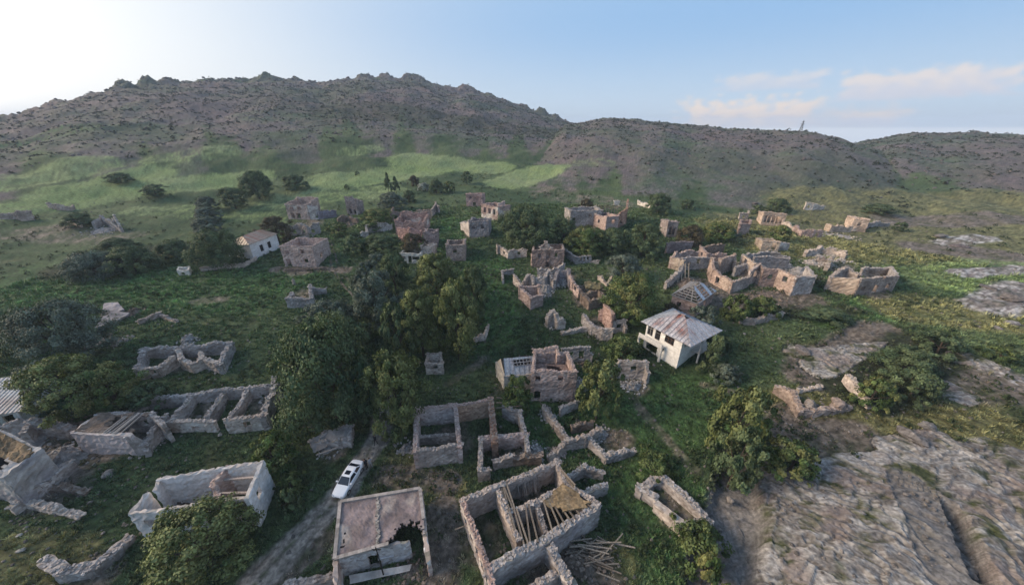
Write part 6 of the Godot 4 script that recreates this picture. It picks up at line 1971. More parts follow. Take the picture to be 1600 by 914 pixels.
	r = shell("far pale arcade with a row of tall arched openings", [Vector3(80.43, 4.00, -110.02), Vector3(85.89, 4.00, -108.32)], 4.0, {"tone": Color(0.60, 0.49, 0.41), "t": .7, "rag": .25, "cell": .6, "opens": {0: [[.1, 1.0, .8, 3.0], [.3, 1.0, .8, 3.0], [.5, 1.0, .8, 3.0], [.7, 1.0, .8, 3.0], [.88, 1.2, .8, 2.8]]}})
	walls(r, [Vector3(85.41, 1.60, -107.63), Vector3(86.77, 1.20, -103.10)], {"tone": PALE, "t": .7, "rag": .5, "cell": .6})
	ruin("tiny pale doorway ruin farthest out on the green terrace", [Vector3(76.18, 2.00, -115.22), Vector3(78.91, 2.00, -115.44), Vector3(80.56, 2.00, -117.91)], {"tone": PALE, "t": .6, "rag": .3, "cell": .6, "opens": {0: [[.5, 1.0, .2, 1.4]]}})
	ruin("small brown stone cube between two round bushes", [Vector3(65.71, 3.20, -98.14), Vector3(68.92, 3.20, -98.81), Vector3(71.67, 3.20, -103.06), Vector3(68.85, 3.00, -102.92)], {"tone": Color(0.41, 0.32, 0.29), "t": .6, "rag": .4, "closed": true, "cell": .6})
	r = ruin("low broken rosy walls strung along the terrace below the arcade", [Vector3(85.31, 1.60, -102.43), Vector3(83.95, 1.80, -97.48), Vector3(86.47, 2.40, -96.90), Vector3(88.89, 2.00, -96.91)], {"tone": Color(0.46, 0.36, 0.34), "t": .7, "rag": .9, "cell": .6, "opens": {2: [[.5, .9, .4, 1.6]]}})
	r = shell("square sunlit stone house with one window on the far plateau", [Vector3(103.75, 3.80, -103.67), Vector3(106.51, 3.80, -102.39)], 5.0, {"tone": Color(0.60, 0.49, 0.41), "plaster": .3, "t": .7, "rag": .25, "cell": .6, "opens": {0: [[.45, 1.0, 1.8, 2.8]]}})
	walls(r, [Vector3(108.88, 1.80, -104.63), Vector3(114.62, 1.40, -107.01), Vector3(119.00, 1.00, -107.79)], {"tone": GREY, "t": .8, "rag": .5, "cell": .6})
	r = ruin("low pale walls beside the square sunlit stone house", [Vector3(95.98, 1.80, -103.65), Vector3(95.74, 2.40, -101.90), Vector3(99.08, 1.80, -102.23), Vector3(102.44, 1.60, -102.58)], {"tone": Color(0.55, 0.46, 0.38), "t": .8, "rag": .8, "cell": .6})
	rubble(r, Vector2(95.16, -97.55), 4.0, .5, PALE, 60)
	ruin("small white ruin on the brow of the plateau beneath the hill", [Vector3(103.07, 2.40, -122.35), Vector3(105.44, 2.20, -122.22), Vector3(107.43, 1.60, -122.79), Vector3(110.33, 1.20, -123.35)], {"tone": Color(0.66, 0.60, 0.54), "plaster": .4, "t": .7, "rag": .4, "cell": .6, "opens": {0: [[.4, 1.0, .6, 1.6]]}})
	r = ruin("low pink ruin with a pale end at the far western edge", [Vector3(-162.12, 1.60, -108.99), Vector3(-158.74, 1.80, -110.02), Vector3(-157.02, 2.80, -109.88), Vector3(-154.95, 2.60, -111.13)], {"tone": Color(0.48, 0.41, 0.36), "t": .8, "rag": .5, "cell": .7})
	ruin("low pale walls on a brown patch of the far western meadow", [Vector3(-160.08, 1.40, -120.64), Vector3(-157.46, 2.00, -120.75), Vector3(-155.50, 1.60, -122.10), Vector3(-155.69, 1.20, -123.51)], {"tone": Color(0.54, 0.46, 0.40), "t": .8, "rag": .6, "cell": .7})
	ruin("pale wall line under the dark bush on the western slope", [Vector3(-142.31, 0.90, -109.15), Vector3(-138.91, 1.20, -107.99), Vector3(-135.34, 1.80, -106.84)], {"tone": PALE, "t": .7, "rag": .4, "cell": .7})
	r = ruin("grey tumbled ruin with a white upright end on the western slope", [Vector3(-131.71, 1.80, -107.49), Vector3(-132.01, 2.40, -110.55), Vector3(-127.81, 2.20, -108.74), Vector3(-122.81, 1.60, -106.44)], {"tone": GREY, "t": .9, "rag": .9, "cell": .7})
	walls(r, [Vector3(-126.08, 2.20, -107.78), Vector3(-125.38, 4.20, -108.49), Vector3(-123.31, 2.00, -106.97)], {"tone": Color(0.62, 0.59, 0.55), "t": .7, "rag": .3, "cell": .7})
	rubble(r, Vector2(-128.46, -106.21), 4.0, .8, GREY, 60)


func plant_trees() -> void:
	# the wood in the middle
	tree("tall bright green tree with a yellowish crown, the eastern of two in the wood's centre", "yellow", -9.68, -51.88, 4.08, 16.02)
	tree("tall bright green tree beside the tiny hut, the western of the central two", "yellow", -16.31, -52.46, 3.69, 13.92)
	tree("bright leafy tree with a pale tip standing right above the dirt road", "yellow", -15.82, -36.30, 3.85, 14.10)
	tree("massive dark green tree filling the west side of the wood", "dark", -25.69, -38.13, 6.40, 15.76)
	tree("broad dark tree behind the massive one, nearer the grassy slope", "dark", -29.44, -47.94, 4.80, 11.51)
	tree("silvery green willow beside the massive dark tree's top", "grey", -33.76, -55.07, 4.64, 8.60, "willow_tree")
	tree("rounded silvery willow in the heart of the wood", "grey", -25.98, -58.12, 4.83, 13.13, "willow_tree")
	tree("slender dark green tree rising behind the silvery willow", "dark", -25.73, -69.49, 3.24, 10.81)
	tree("yellow green treetop in front of the stone shell with a window", "yellow", -16.48, -68.01, 4.55, 11.49)
	tree("dark tree on the east flank of the wood below the stone shell", "dark", -7.61, -60.78, 3.30, 13.27)
	tree("dark tree filling the gap between the silvery willow and the bright pair", "dark", -19.59, -50.23, 2.99, 12.44)
	tree("dark green tree low in the wood between road and massive tree", "dark", -21.60, -39.04, 2.94, 10.38)
	tree("small grey green willow beside the wheel track's bend", "grey", -33.74, -73.93, 2.47, 5.33, "willow_tree")
	tree("grey green willow crowding the slender dark tree", "grey", -31.80, -75.88, 2.92, 6.23, "willow_tree")
	tree("reddish brown leaved tree before the rosy tumbled house", "brown", -26.20, -87.97, 3.44, 6.21)
	tree("round dark tree north of the wheel track", "dark", -41.68, -88.25, 3.00, 6.53)
	tree("wide dark bushy tree under the lime-washed walls", "dark", -34.53, -88.07, 4.49, 6.21)
	tree("olive green tree uphill of the wheel track's start", "green", -52.46, -102.25, 3.05, 4.17)
	tree("leafy tree below the narrow tower on the slope", "green", -42.80, -108.00, 4.79, 6.43)
	tree("greyish shrubby tree beside the dark conifer pair", "grey", -44.24, -128.59, 4.74, 6.51)
	# west side
	tree("broad leafy tree hiding the front of the white plastered ruin", "yellow", -30.52, -19.76, 4.47, 7.67)
	tree("perfectly round grey green willow alone on the western grass", "grey", -73.31, -47.41, 5.79, 10.23, "willow_tree")
	tree("wide olive green tree behind the rusty roofed house", "yellow", -60.47, -36.55, 4.25, 9.98)
	tree("dense green tree touching the wide olive one on its east", "green", -56.80, -37.92, 3.47, 8.08)
	tree("dark tree shading the end of the long white house", "dark", -73.91, -82.29, 5.54, 9.40)
	tree("brownish dark tree uphill of the long white house", "brown", -68.77, -98.42, 4.44, 8.01)
	tree("tall dark tree in the gully below the meadow", "dark", -102.61, -143.13, 5.88, 10.87)
	tree("lower dark tree beside the tall one in the gully", "dark", -104.17, -131.22, 5.04, 7.82)
	bush("round dark shrub alone on the edge of the pale meadow", "dark", -94.17, -155.10, 5.10, 6.10)
	tree("small twin-crowned tree alone on the western meadow", "dark", -141.98, -141.04, 4.00, 4.78)
	bush("pale grey shrub topmost in a column down the gully", "grey", -112.31, -128.32, 3.50, 4.90)
	bush("pale grey shrub in the middle of the gully's column", "grey", -104.57, -117.85, 3.83, 5.00)
	bush("blue grey shrub lowest in the gully's column", "grey", -97.52, -108.50, 3.93, 4.72)
	bush("dark bush over the pale wall line on the western slope", "dark", -136.17, -107.41, 3.70, 3.93)
	bush("grey topped thicket west of the dark hollow", "grey", -99.88, -76.60, 5.48, 5.89)
	bush("dark green thicket beside the grey topped one", "dark", -92.89, -79.11, 4.81, 6.39)
	bush("dark bush in the hollow above the trough house", "dark", -89.90, -87.39, 4.17, 5.30)
	bush("long dark bush at the western edge of the hollow", "dark", -109.99, -91.92, 4.34, 3.37)
	bush("low dark bush in shade at the western edge of the grass", "dark", -84.23, -48.47, 2.65, 8.06)
	bush("dark hazel bush on the bank above the fallen roof house", "dark", -52.63, -38.70, 2.54, 3.98)
	bush("leafy bush west of the collapsed shed", "green", -29.73, -29.95, 2.76, 5.83)
	bush("small light green bush below the collapsed shed's leafy neighbour", "lush", -26.17, -27.06, 1.61, 2.95)
	bush("dark bush between the white plastered ruin and the road", "dark", -25.14, -24.93, 1.28, 3.87)
	# east side
	tree("yellow green tree beside the grey gable end", "yellow", 12.57, -38.69, 3.01, 11.11)
	tree("small bright green tree before the metal roofed house", "lush", 0.86, -40.45, 2.33, 6.98)
	tree("round green tree between gable end and white house", "lush", 18.84, -48.54, 2.97, 5.84)
	tree("big round dark green tree west of the skeleton roofed house", "green", 22.69, -58.50, 5.01, 10.02)
	tree("bright leafy tree standing tall on the gully's west bank", "yellow", 26.88, -30.27, 3.04, 11.38)
	tree("dark lower tree joined to the bright one on the gully's bank", "dark", 25.02, -26.45, 2.48, 8.72)
	bush("olive bush on the brink of the outcrop", "green", 31.16, -26.50, 2.70, 4.06)
	bush("yellow green bush above the stone pen", "lush", 17.68, -29.12, 2.49, 2.71)
	bush("leafy bush at the stone pen's lower end", "lush", 18.58, -20.23, 2.67, 3.81)
	bush("bush spilling from the gully beside the pen", "green", 18.08, -17.72, 1.41, 4.74)
	tree("grey green tree screening the skeleton roofed house", "grey", 34.08, -53.24, 2.51, 5.29, "willow_tree")
	bush("dark bush behind the white house's porch", "dark", 31.90, -44.05, 2.20, 6.70)
	bush("bluish low bush in the grass below the white house", "grey", 32.33, -41.77, 2.03, 2.66)
	bush("green bush over the low garden wall, western one", "lush", 41.45, -55.89, 2.59, 4.89)
	bush("green bush over the low garden wall, eastern one", "lush", 45.54, -55.39, 2.56, 4.14)
	bush("small pale bush at the skeleton roofed house's west corner", "brown", 30.21, -57.88, 1.50, 3.43)
	tree("pale green tree uphill of the round dark green one", "grey", 25.07, -72.84, 3.83, 6.27, "willow_tree")
	tree("huge dark walnut tree behind the spiked pale wall", "dark", 3.83, -92.95, 6.86, 11.25)
	tree("dark tree just east of the huge walnut", "dark", 14.21, -92.92, 3.89, 7.91)
	tree("round leafy tree behind the ribbed grey wall", "green", 18.93, -86.14, 4.53, 7.82)
	tree("dark leafy tree in the row before the rosy roofless house", "dark", 25.98, -86.04, 3.79, 7.21)
	tree("big dark tree ending the row before the slender grey ruin", "dark", 33.49, -84.90, 5.04, 8.55)
	bush("dark bush on the scree beside the white walls", "dark", 50.46, -120.25, 4.25, 6.50)
	bush("brownish bush above the long grey gutted house", "brown", 26.27, -122.77, 2.56, 4.31)
	bush("olive thicket east of the slender grey ruin", "brown", 48.44, -90.78, 3.50, 5.31)
	bush("green thicket on the terrace below the scree", "green", 57.90, -94.34, 4.55, 5.14)
	bush("silvery bush against the small brown stone cube", "grey", 61.65, -94.79, 2.36, 3.25)
	bush("dark bush below the far pale arcade", "green", 74.43, -93.28, 2.96, 4.48)
	bush("dark flat bush on the plateau's brow", "dark", 127.91, -120.48, 4.65, 3.10)
	bush("small black green bush on the far plateau", "dark", 117.48, -102.70, 1.86, 2.76)
	bush("bush behind the corner house's broken rear", "grey", 77.94, -70.72, 1.35, 2.39)
	bush("olive bushes' foremost clump on the plateau's thicket", "green", 46.10, -34.00, 2.16, 4.23)
	bush("dark thicket clump under the rocky slab", "dark", 54.77, -38.99, 3.14, 4.14)
	bush("dark thicket clump nearest the olive bushes", "dark", 52.13, -35.04, 2.55, 4.05)
	bush("dark thicket clump uphill, toward the pasture", "dark", 63.48, -42.67, 2.91, 3.41)
	bush("low dark bush under the scree by the corner house", "dark", 55.90, -53.46, 3.46, 1.87)
	bush("small green bush in the pasture's dip", "lush", 69.32, -40.41, 1.99, 1.99)
	# upslope
	tree("dark conifer, the taller of two standing on the green slope", "dark", -52.65, -151.74, 2.14, 8.72, "conifer_tree", "tree", "trees of the village", 2)
	tree("dark conifer, the shorter of two standing on the green slope", "dark", -49.35, -151.17, 2.14, 7.35, "conifer_tree", "tree", "trees of the village", 2)
	tree("small round tree at the foot of the eastern pale meadow", "dark", -20.96, -166.95, 2.85, 5.98)
	bush("whitish shrub on the upper slope west of the round tree", "pale", -38.64, -155.26, 2.67, 3.32)
	bush("dark shrub beside the whitish one on the upper slope", "dark", -32.34, -152.01, 3.10, 5.56)
	bush("green shrub in the upper thicket under the meadow", "green", -26.89, -153.43, 2.89, 4.68)
	bush("dark shrub below the conifer pair", "dark", -40.78, -139.16, 3.09, 4.78)
	bush("olive shrub in the grass above the conifer pair", "brown", -44.91, -164.18, 2.55, 4.45)
	bush("tiny dark shrub on the crest of the bright meadow", "dark", -77.43, -181.06, 1.39, 2.14)
	bush("dark shrub below the western meadow's crest", "dark", -162.44, -149.16, 4.40, 4.01)
	bush("tiny round bush alone on the western green slope", "dark", -72.40, -156.09, 1.22, 2.39)
	bush("dark bush on the hill foot behind the arcade", "dark", 92.38, -121.35, 3.90, 4.65)
	bush("small dark bush on the hill foot nearer the plateau's brow", "dark", 85.96, -121.24, 1.95, 3.12)
	bush("dark bush low on the scree facing the gutted house", "dark", 62.89, -125.55, 2.41, 3.20)


func place_rocks() -> void:
	boulder("pale fallen block in the grass beneath the fallen roof house", Vector2(-49.28, -28.44), Vector3(1.1, .9, .9), Color(.38, .36, .34), 21)
	boulder("long grey outcrop rising like a fin from the pasture", Vector2(46.05, -28.58), Vector3(2.8, 1.5, 1.2), Color(.27, .25, .245), 22, .2)
	boulder("pointed grey rock at the fin outcrop's tip", Vector2(49.04, -29.95), Vector3(1.4, 1.3, .9), Color(.27, .26, .26), 23, .2)
	boulder("smooth pale boulder half buried under the eastern crag", Vector2(82.99, -49.49), Vector3(1.9, 1.0, 1.3), Color(.42, .39, .37), 24)
	boulder("flat pale stone in the pasture before the eastern crag", Vector2(79.45, -48.48), Vector3(1.2, .6, .9), Color(.36, .33, .31), 25)
	boulder("high craggy rock at the eastern edge above the boulders", Vector2(92.77, -57.31), Vector3(3.6, 1.8, 2.6), Color(.27, .24, .225), 26, .2)
	boulder("long low crag on the rise west of the eastern edge rocks", Vector2(95.47, -62.84), Vector3(2.8, .9, 1.7), Color(.26, .23, .22), 27, .2)
	boulder("round stone lying in the worn channel's deep cut", Vector2(38.75, -16.07), Vector3(.9, .7, .8), Color(.30, .27, .26), 28, .1)
	boulder("second stone in the deep cut, just above the round one", Vector2(39.44, -16.41), Vector3(.7, .5, .6), Color(.30, .27, .25), 29, .1)
	boulder("small pale stone on the channel's lip", Vector2(40.57, -19.77), Vector3(.5, .45, .4), Color(.46, .44, .42), 30, .1)
	boulder("pinkish rock hump on the far plateau's brown patch", Vector2(120.08, -88.93), Vector3(3.8, 1.1, 2.2), Color(.24, .20, .20), 31, .2)
	boulder("pale rock hump near the pasture's top edge", Vector2(122.86, -96.08), Vector3(4.0, 1.2, 2.2), Color(.32, .29, .27), 32, .2)
	boulder("pinkish outcrop alone in the grass above the house footings", Vector2(45.86, -45.30), Vector3(2.6, .9, 1.6), Color(.27, .24, .23), 33, .2)
	boulder("white stone under the long row's grassy gap", Vector2(-40.35, -34.56), Vector3(.7, .3, .5), Color(.5, .47, .44), 34, .1)
	boulder("white stone in the lower western grass, the upper of two", Vector2(-51.28, -21.59), Vector3(.5, .3, .4), Color(.5, .48, .44), 35, .1)
	boulder("white stone in the lower western grass, the lower of two", Vector2(-49.71, -20.32), Vector3(.8, .35, .5), Color(.5, .48, .44), 36, .1)
	boulder("white stone alone in the grass east of the white house", Vector2(40.71, -51.39), Vector3(.5, .4, .4), Color(.5, .48, .46), 37, .1)
	boulder("pale stones' largest block beside the collapsed shed's upper side", Vector2(-28.67, -36.56), Vector3(1.1, .8, .8), Color(.36, .33, .32), 38, .1)
	boulder("white stump in the gully at the outcrop's foot", Vector2(24.01, -24.44), Vector3(.7, 1.2, .6), Color(.34, .31, .29), 39, .1)


func grow_cover() -> void:
	var g := RandomNumberGenerator.new()
	g.seed = 77
	# grass and herbs, in three mixes
	for kind in 3:
		var spots := []
		var cols := []
		var mesh := tuft_mesh(kind + 5, [16, 12, 20][kind], [.24, .42, .19][kind], [.28, .20, .32][kind])
		var want: int = [46000, 11000, 32000][kind]
		var tries := 0
		while spots.size() < want and tries < want * 3:
			tries += 1
			var az := deg_to_rad(g.randf_range(-71.0, 71.0))
			var r := 14.0 + 120.0 * pow(g.randf(), 1.25)
			var x := sin(az) * r
			var z := -cos(az) * r
			if zone_at(x, z, 1) > .35 or zone_at(x, z, 6) > .3 or zone_at(x, z, 8) > .5:
				continue
			var n := mid.get_noise_2d(x * 1.3 + kind * 90.0, z * 1.3)
			if n < -.12 + .25 * (kind - 1) * .5 and g.randf() < .8:
				continue
			var soil := zone_at(x, z, 0)
			if soil > .4 and g.randf() < .85:
				continue
			var sc := g.randf_range(.6, 1.25) * (1.0 + maxf(0.0, r - 60.0) / 70.0)
			spots.append(Transform3D(Basis(Vector3.UP, g.randf() * TAU).scaled(Vector3(sc, sc * g.randf_range(.7, 1.1), sc)), Vector3(x, terr(x, z) - .03, z)))
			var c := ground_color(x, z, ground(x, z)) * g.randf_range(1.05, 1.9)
			if kind == 1:
				c = c.lerp(Color(.125, .145, .085), g.randf() * .7)
			elif g.randf() < .3:
				c = c.lerp(Color(.095, .13, .055), .35)
			cols.append(c * (1.0 + n * .6))
		scatter(["meadow_grass", "tall_herbs", "low_herbs"][kind], ["dark green meadow grass round the ruins", "taller grey green herbs gone to seed between the ruins", "low leafy herbs in the meadow"][kind], mesh, M.leaf, spots, cols)
	# scrub on slopes and hills
	for kind in 2:
		var spots := []
		var cols := []
		var want: int = [4200, 17000][kind]
		var tries := 0
		while spots.size() < want and tries < want * 6:
			tries += 1
			var az := deg_to_rad(g.randf_range(-64.0, 66.0))
			var r := g.randf_range(24.0, 210.0) if kind == 0 else 150.0 + 480.0 * sqrt(g.randf())
			var x := sin(az) * r
			var z := -cos(az) * r
			var gr := ground(x, z)
			if kind == 1 and gr.y < .12:
				continue
			if kind == 0 and (gr.y > .2 or zone_at(x, z, 6) > .05 or zone_at(x, z, 1) > .6):
				continue
			if zone_at(x, z, 4) > .2:
				continue
			var n := mid.get_noise_2d(x * .5 - 60.0, z * .5) + low.get_noise_2d(x, z) * .8
			var thick := zone_at(x, z, 3)
			if n < .12 - thick * .6 and g.randf() < (.93 if kind == 0 else .86):
				continue
			if gr.z > .4 and g.randf() < .8:
				continue
			var sc: float = g.randf_range(.25, .75) if kind == 0 else g.randf_range(.25, .7) * (1.0 if g.randf() < .93 else 1.8) * (.75 + r / 900.0)
			spots.append(Transform3D(Basis(Vector3.UP, g.randf() * TAU).scaled(Vector3(sc, sc * g.randf_range(.6, .95), sc)), Vector3(x, gr.x + relief(x, z, gr) - .05, z)))
			var c := Color(.040, .062, .026).lerp(Color(.075, .10, .045), g.randf())
			if kind == 1:
				c = Color(.034, .046, .026).lerp(Color(.060, .070, .044), g.randf())
			cols.append(c)
		scatter(["scrub", "hill_scrub"][kind], ["low scrub and nettles between the ruins", "dark scrub dotted over the hills and the mountain"][kind], clump_mesh(kind + 50, [220, 90][kind], [.15, .30][kind]), M.leaf, spots, cols)
	# loose stones round the ruins, and rocks on the hills
	for kind in 2:
		var spots := []
		var cols := []
		if kind == 0:
			for e in ruin_spots:
				var c: Vector3 = e[0]
				for k in 70:
					var a := g.randf() * TAU
					var d: float = absf(g.randfn()) * e[1]
					var x: float = c.x + cos(a) * d
					var z: float = c.z + sin(a) * d
					var s := g.randf_range(.07, .22) * (1.6 if g.randf() < .1 else 1.0)
					spots.append(Transform3D(Basis.from_euler(Vector3(g.randf() * 6, g.randf() * 6, g.randf() * 6)).scaled(Vector3(s, s * .7, s)), Vector3(x, terr(x, z) + s * .15, z)))
					var v := g.randf_range(.7, 1.6)
					cols.append(Color(.25 * v, .225 * v, .205 * v))
			for k in 2600:
				var az := deg_to_rad(g.randf_range(20.0, 66.0))
				var r := 18.0 + 150.0 * g.randf()
				var x := sin(az) * r
				var z := -cos(az) * r
				var w := zone_at(x, z, 1) + zone_at(x, z, 2) * .6 + zone_at(x, z, 0) * .6
				if w < .15 or zone_at(x, z, 8) > .4:
					continue
				var s := g.randf_range(.06, .26)
				spots.append(Transform3D(Basis.from_euler(Vector3(g.randf() * 6, g.randf() * 6, g.randf() * 6)).scaled(Vector3(s, s * .7, s)), Vector3(x, terr(x, z) + s * .1, z)))
				var v := g.randf_range(.8, 1.6)
				cols.append(Color(.25 * v, .225 * v, .21 * v))
		else:
			var tries := 0
			while spots.size() < 4500 and tries < 60000:
				tries += 1
				var az := deg_to_rad(g.randf_range(-62.0, 66.0))
				var r := 150.0 + 480.0 * sqrt(g.randf())
				var x := sin(az) * r
				var z := -cos(az) * r
				var gr := ground(x, z)
				var n := crag.get_noise_2d(x * .6, z * .6)
				if gr.y < .2 or zone_at(x, z, 4) > .1 or (n < .0 and gr.z < .3 and g.randf() < .8):
					continue
				var s := g.randf_range(.2, .8) * (1.0 + 1.5 * gr.z * g.randf())
				spots.append(Transform3D(Basis.from_euler(Vector3(g.randf() * .6, g.randf() * 6, g.randf() * .6)).scaled(Vector3(s * 1.3, s, s * 1.1)), Vector3(x, gr.x + relief(x, z, gr) + s * .1, z)))
				var v := g.randf_range(.6, 1.15)
				cols.append(Color(.27 * v, .24 * v, .235 * v))
		scatter(["scattered_stones", "hill_rocks"][kind], ["loose stones fallen round the ruins and on the pasture", "rocks strewn over the hills and the mountain crest"][kind], rock_mesh(70 + kind), M.rock, spots, cols)


func _ready() -> void:
	# camera: 40 m above the valley floor, looking down at 25.5 degrees
	var camera := Camera3D.new()
	camera.name = "camera"
	camera.position = Vector3(0, EYE_HEIGHT, 0)
	camera.rotation_degrees = Vector3(-25.5, 0, 0)
	camera.fov = 80.47
	camera.near = 0.1
	camera.far = 6000.0
	add_child(camera)
	camera.current = true

	var env := Environment.new()
	env.background_mode = Environment.BG_SKY
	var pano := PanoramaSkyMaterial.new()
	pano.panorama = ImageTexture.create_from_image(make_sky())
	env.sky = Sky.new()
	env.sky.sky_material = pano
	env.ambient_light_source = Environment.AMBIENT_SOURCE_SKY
	env.tonemap_mode = Environment.TONE_MAPPER_LINEAR
	env.tonemap_exposure = 3.0
	env.sdfgi_enabled = true
	env.ssao_enabled = true
	env.ssil_enabled = true
	env.fog_enabled = true
	env.fog_density = 0.00028
	env.fog_light_color = Color(.74, .80, .88)
	var world := WorldEnvironment.new()
	world.name = "world"
	world.environment = env
	add_child(world)

	# the low sun, veiled behind the ridge to the north-west
	var sun := DirectionalLight3D.new()
	sun.name = "sun"
	sun.light_color = Color(1.0, .90, .78)
	sun.light_energy = 0.5
	sun.light_angular_distance = 30.0
	sun.shadow_enabled = true
	add_child(sun)
	var sd := Vector3(sin(deg_to_rad(-90.0)) * cos(deg_to_rad(27.0)), sin(deg_to_rad(27.0)), -cos(deg_to_rad(-90.0)) * cos(deg_to_rad(27.0)))
	sun.look_at_from_position(sd * 100.0, Vector3.ZERO)

	make_materials()
	prepare_terrain()
	lay_zones()
	build_ground()
	build_outcrop()
	build_roads()
	near_ruins()
	middle_ruins()
	far_ruins()
	plant_trees()
	place_rocks()
	make_car(Vector2(-20.53, -26.88), Vector2(-19.83, -30.43))
	person("person in dark clothes walking up the dirt road towards the trees", Vector2(-18.71, -33.86), 2.9, Color(.02, .02, .025), Color(.025, .025, .03), 0.5, 0.0)
	person("person in a dark jacket standing at the rear corner of the white car", Vector2(-18.63, -30.38), -1.9, Color(.018, .018, .02), Color(.03, .028, .03), 0.0, 0.12)
	person("person in pale grey clothes with dark hair beside the car", Vector2(-18.20, -30.57), -2.3, Color(.30, .30, .31), Color(.26, .25, .25), -0.3, 0.0)
	pylon(Vector2(197.31, -260.54), 9.5)
	mast(-12.84, -19.01, 0.08, 5.33)
	grow_cover()


func mast(x: float, z: float, _r: float, h: float) -> void:
	var t := thing("utility_pole", "thin dark utility pole with a short crosspiece before the cracked flat roof", "pole", on(Vector2(x, z)))
	var s := Soup.new()
	s.tube(Vector3(0, -.3, 0), Vector3(0, h, 0), .075, .05, 8, Color(.05, .045, .045))
	part("shaft", s.mesh(), M.wood, t)
	var c := Soup.new()
	c.beam(Vector3(-.45, h - .35, 0), Vector3(.45, h - .35, 0), .07, .07, Color(.05, .045, .045))
	part("crosspiece", c.mesh(), M.wood, t)
	for k in [-.4, .4]:
		var i := Soup.new()
		i.tube(Vector3(k, h - .32, 0), Vector3(k, h - .18, 0), .03, .04, 6, Color(.3, .3, .3))
		part("insulator", i.mesh(), M.metal, t)


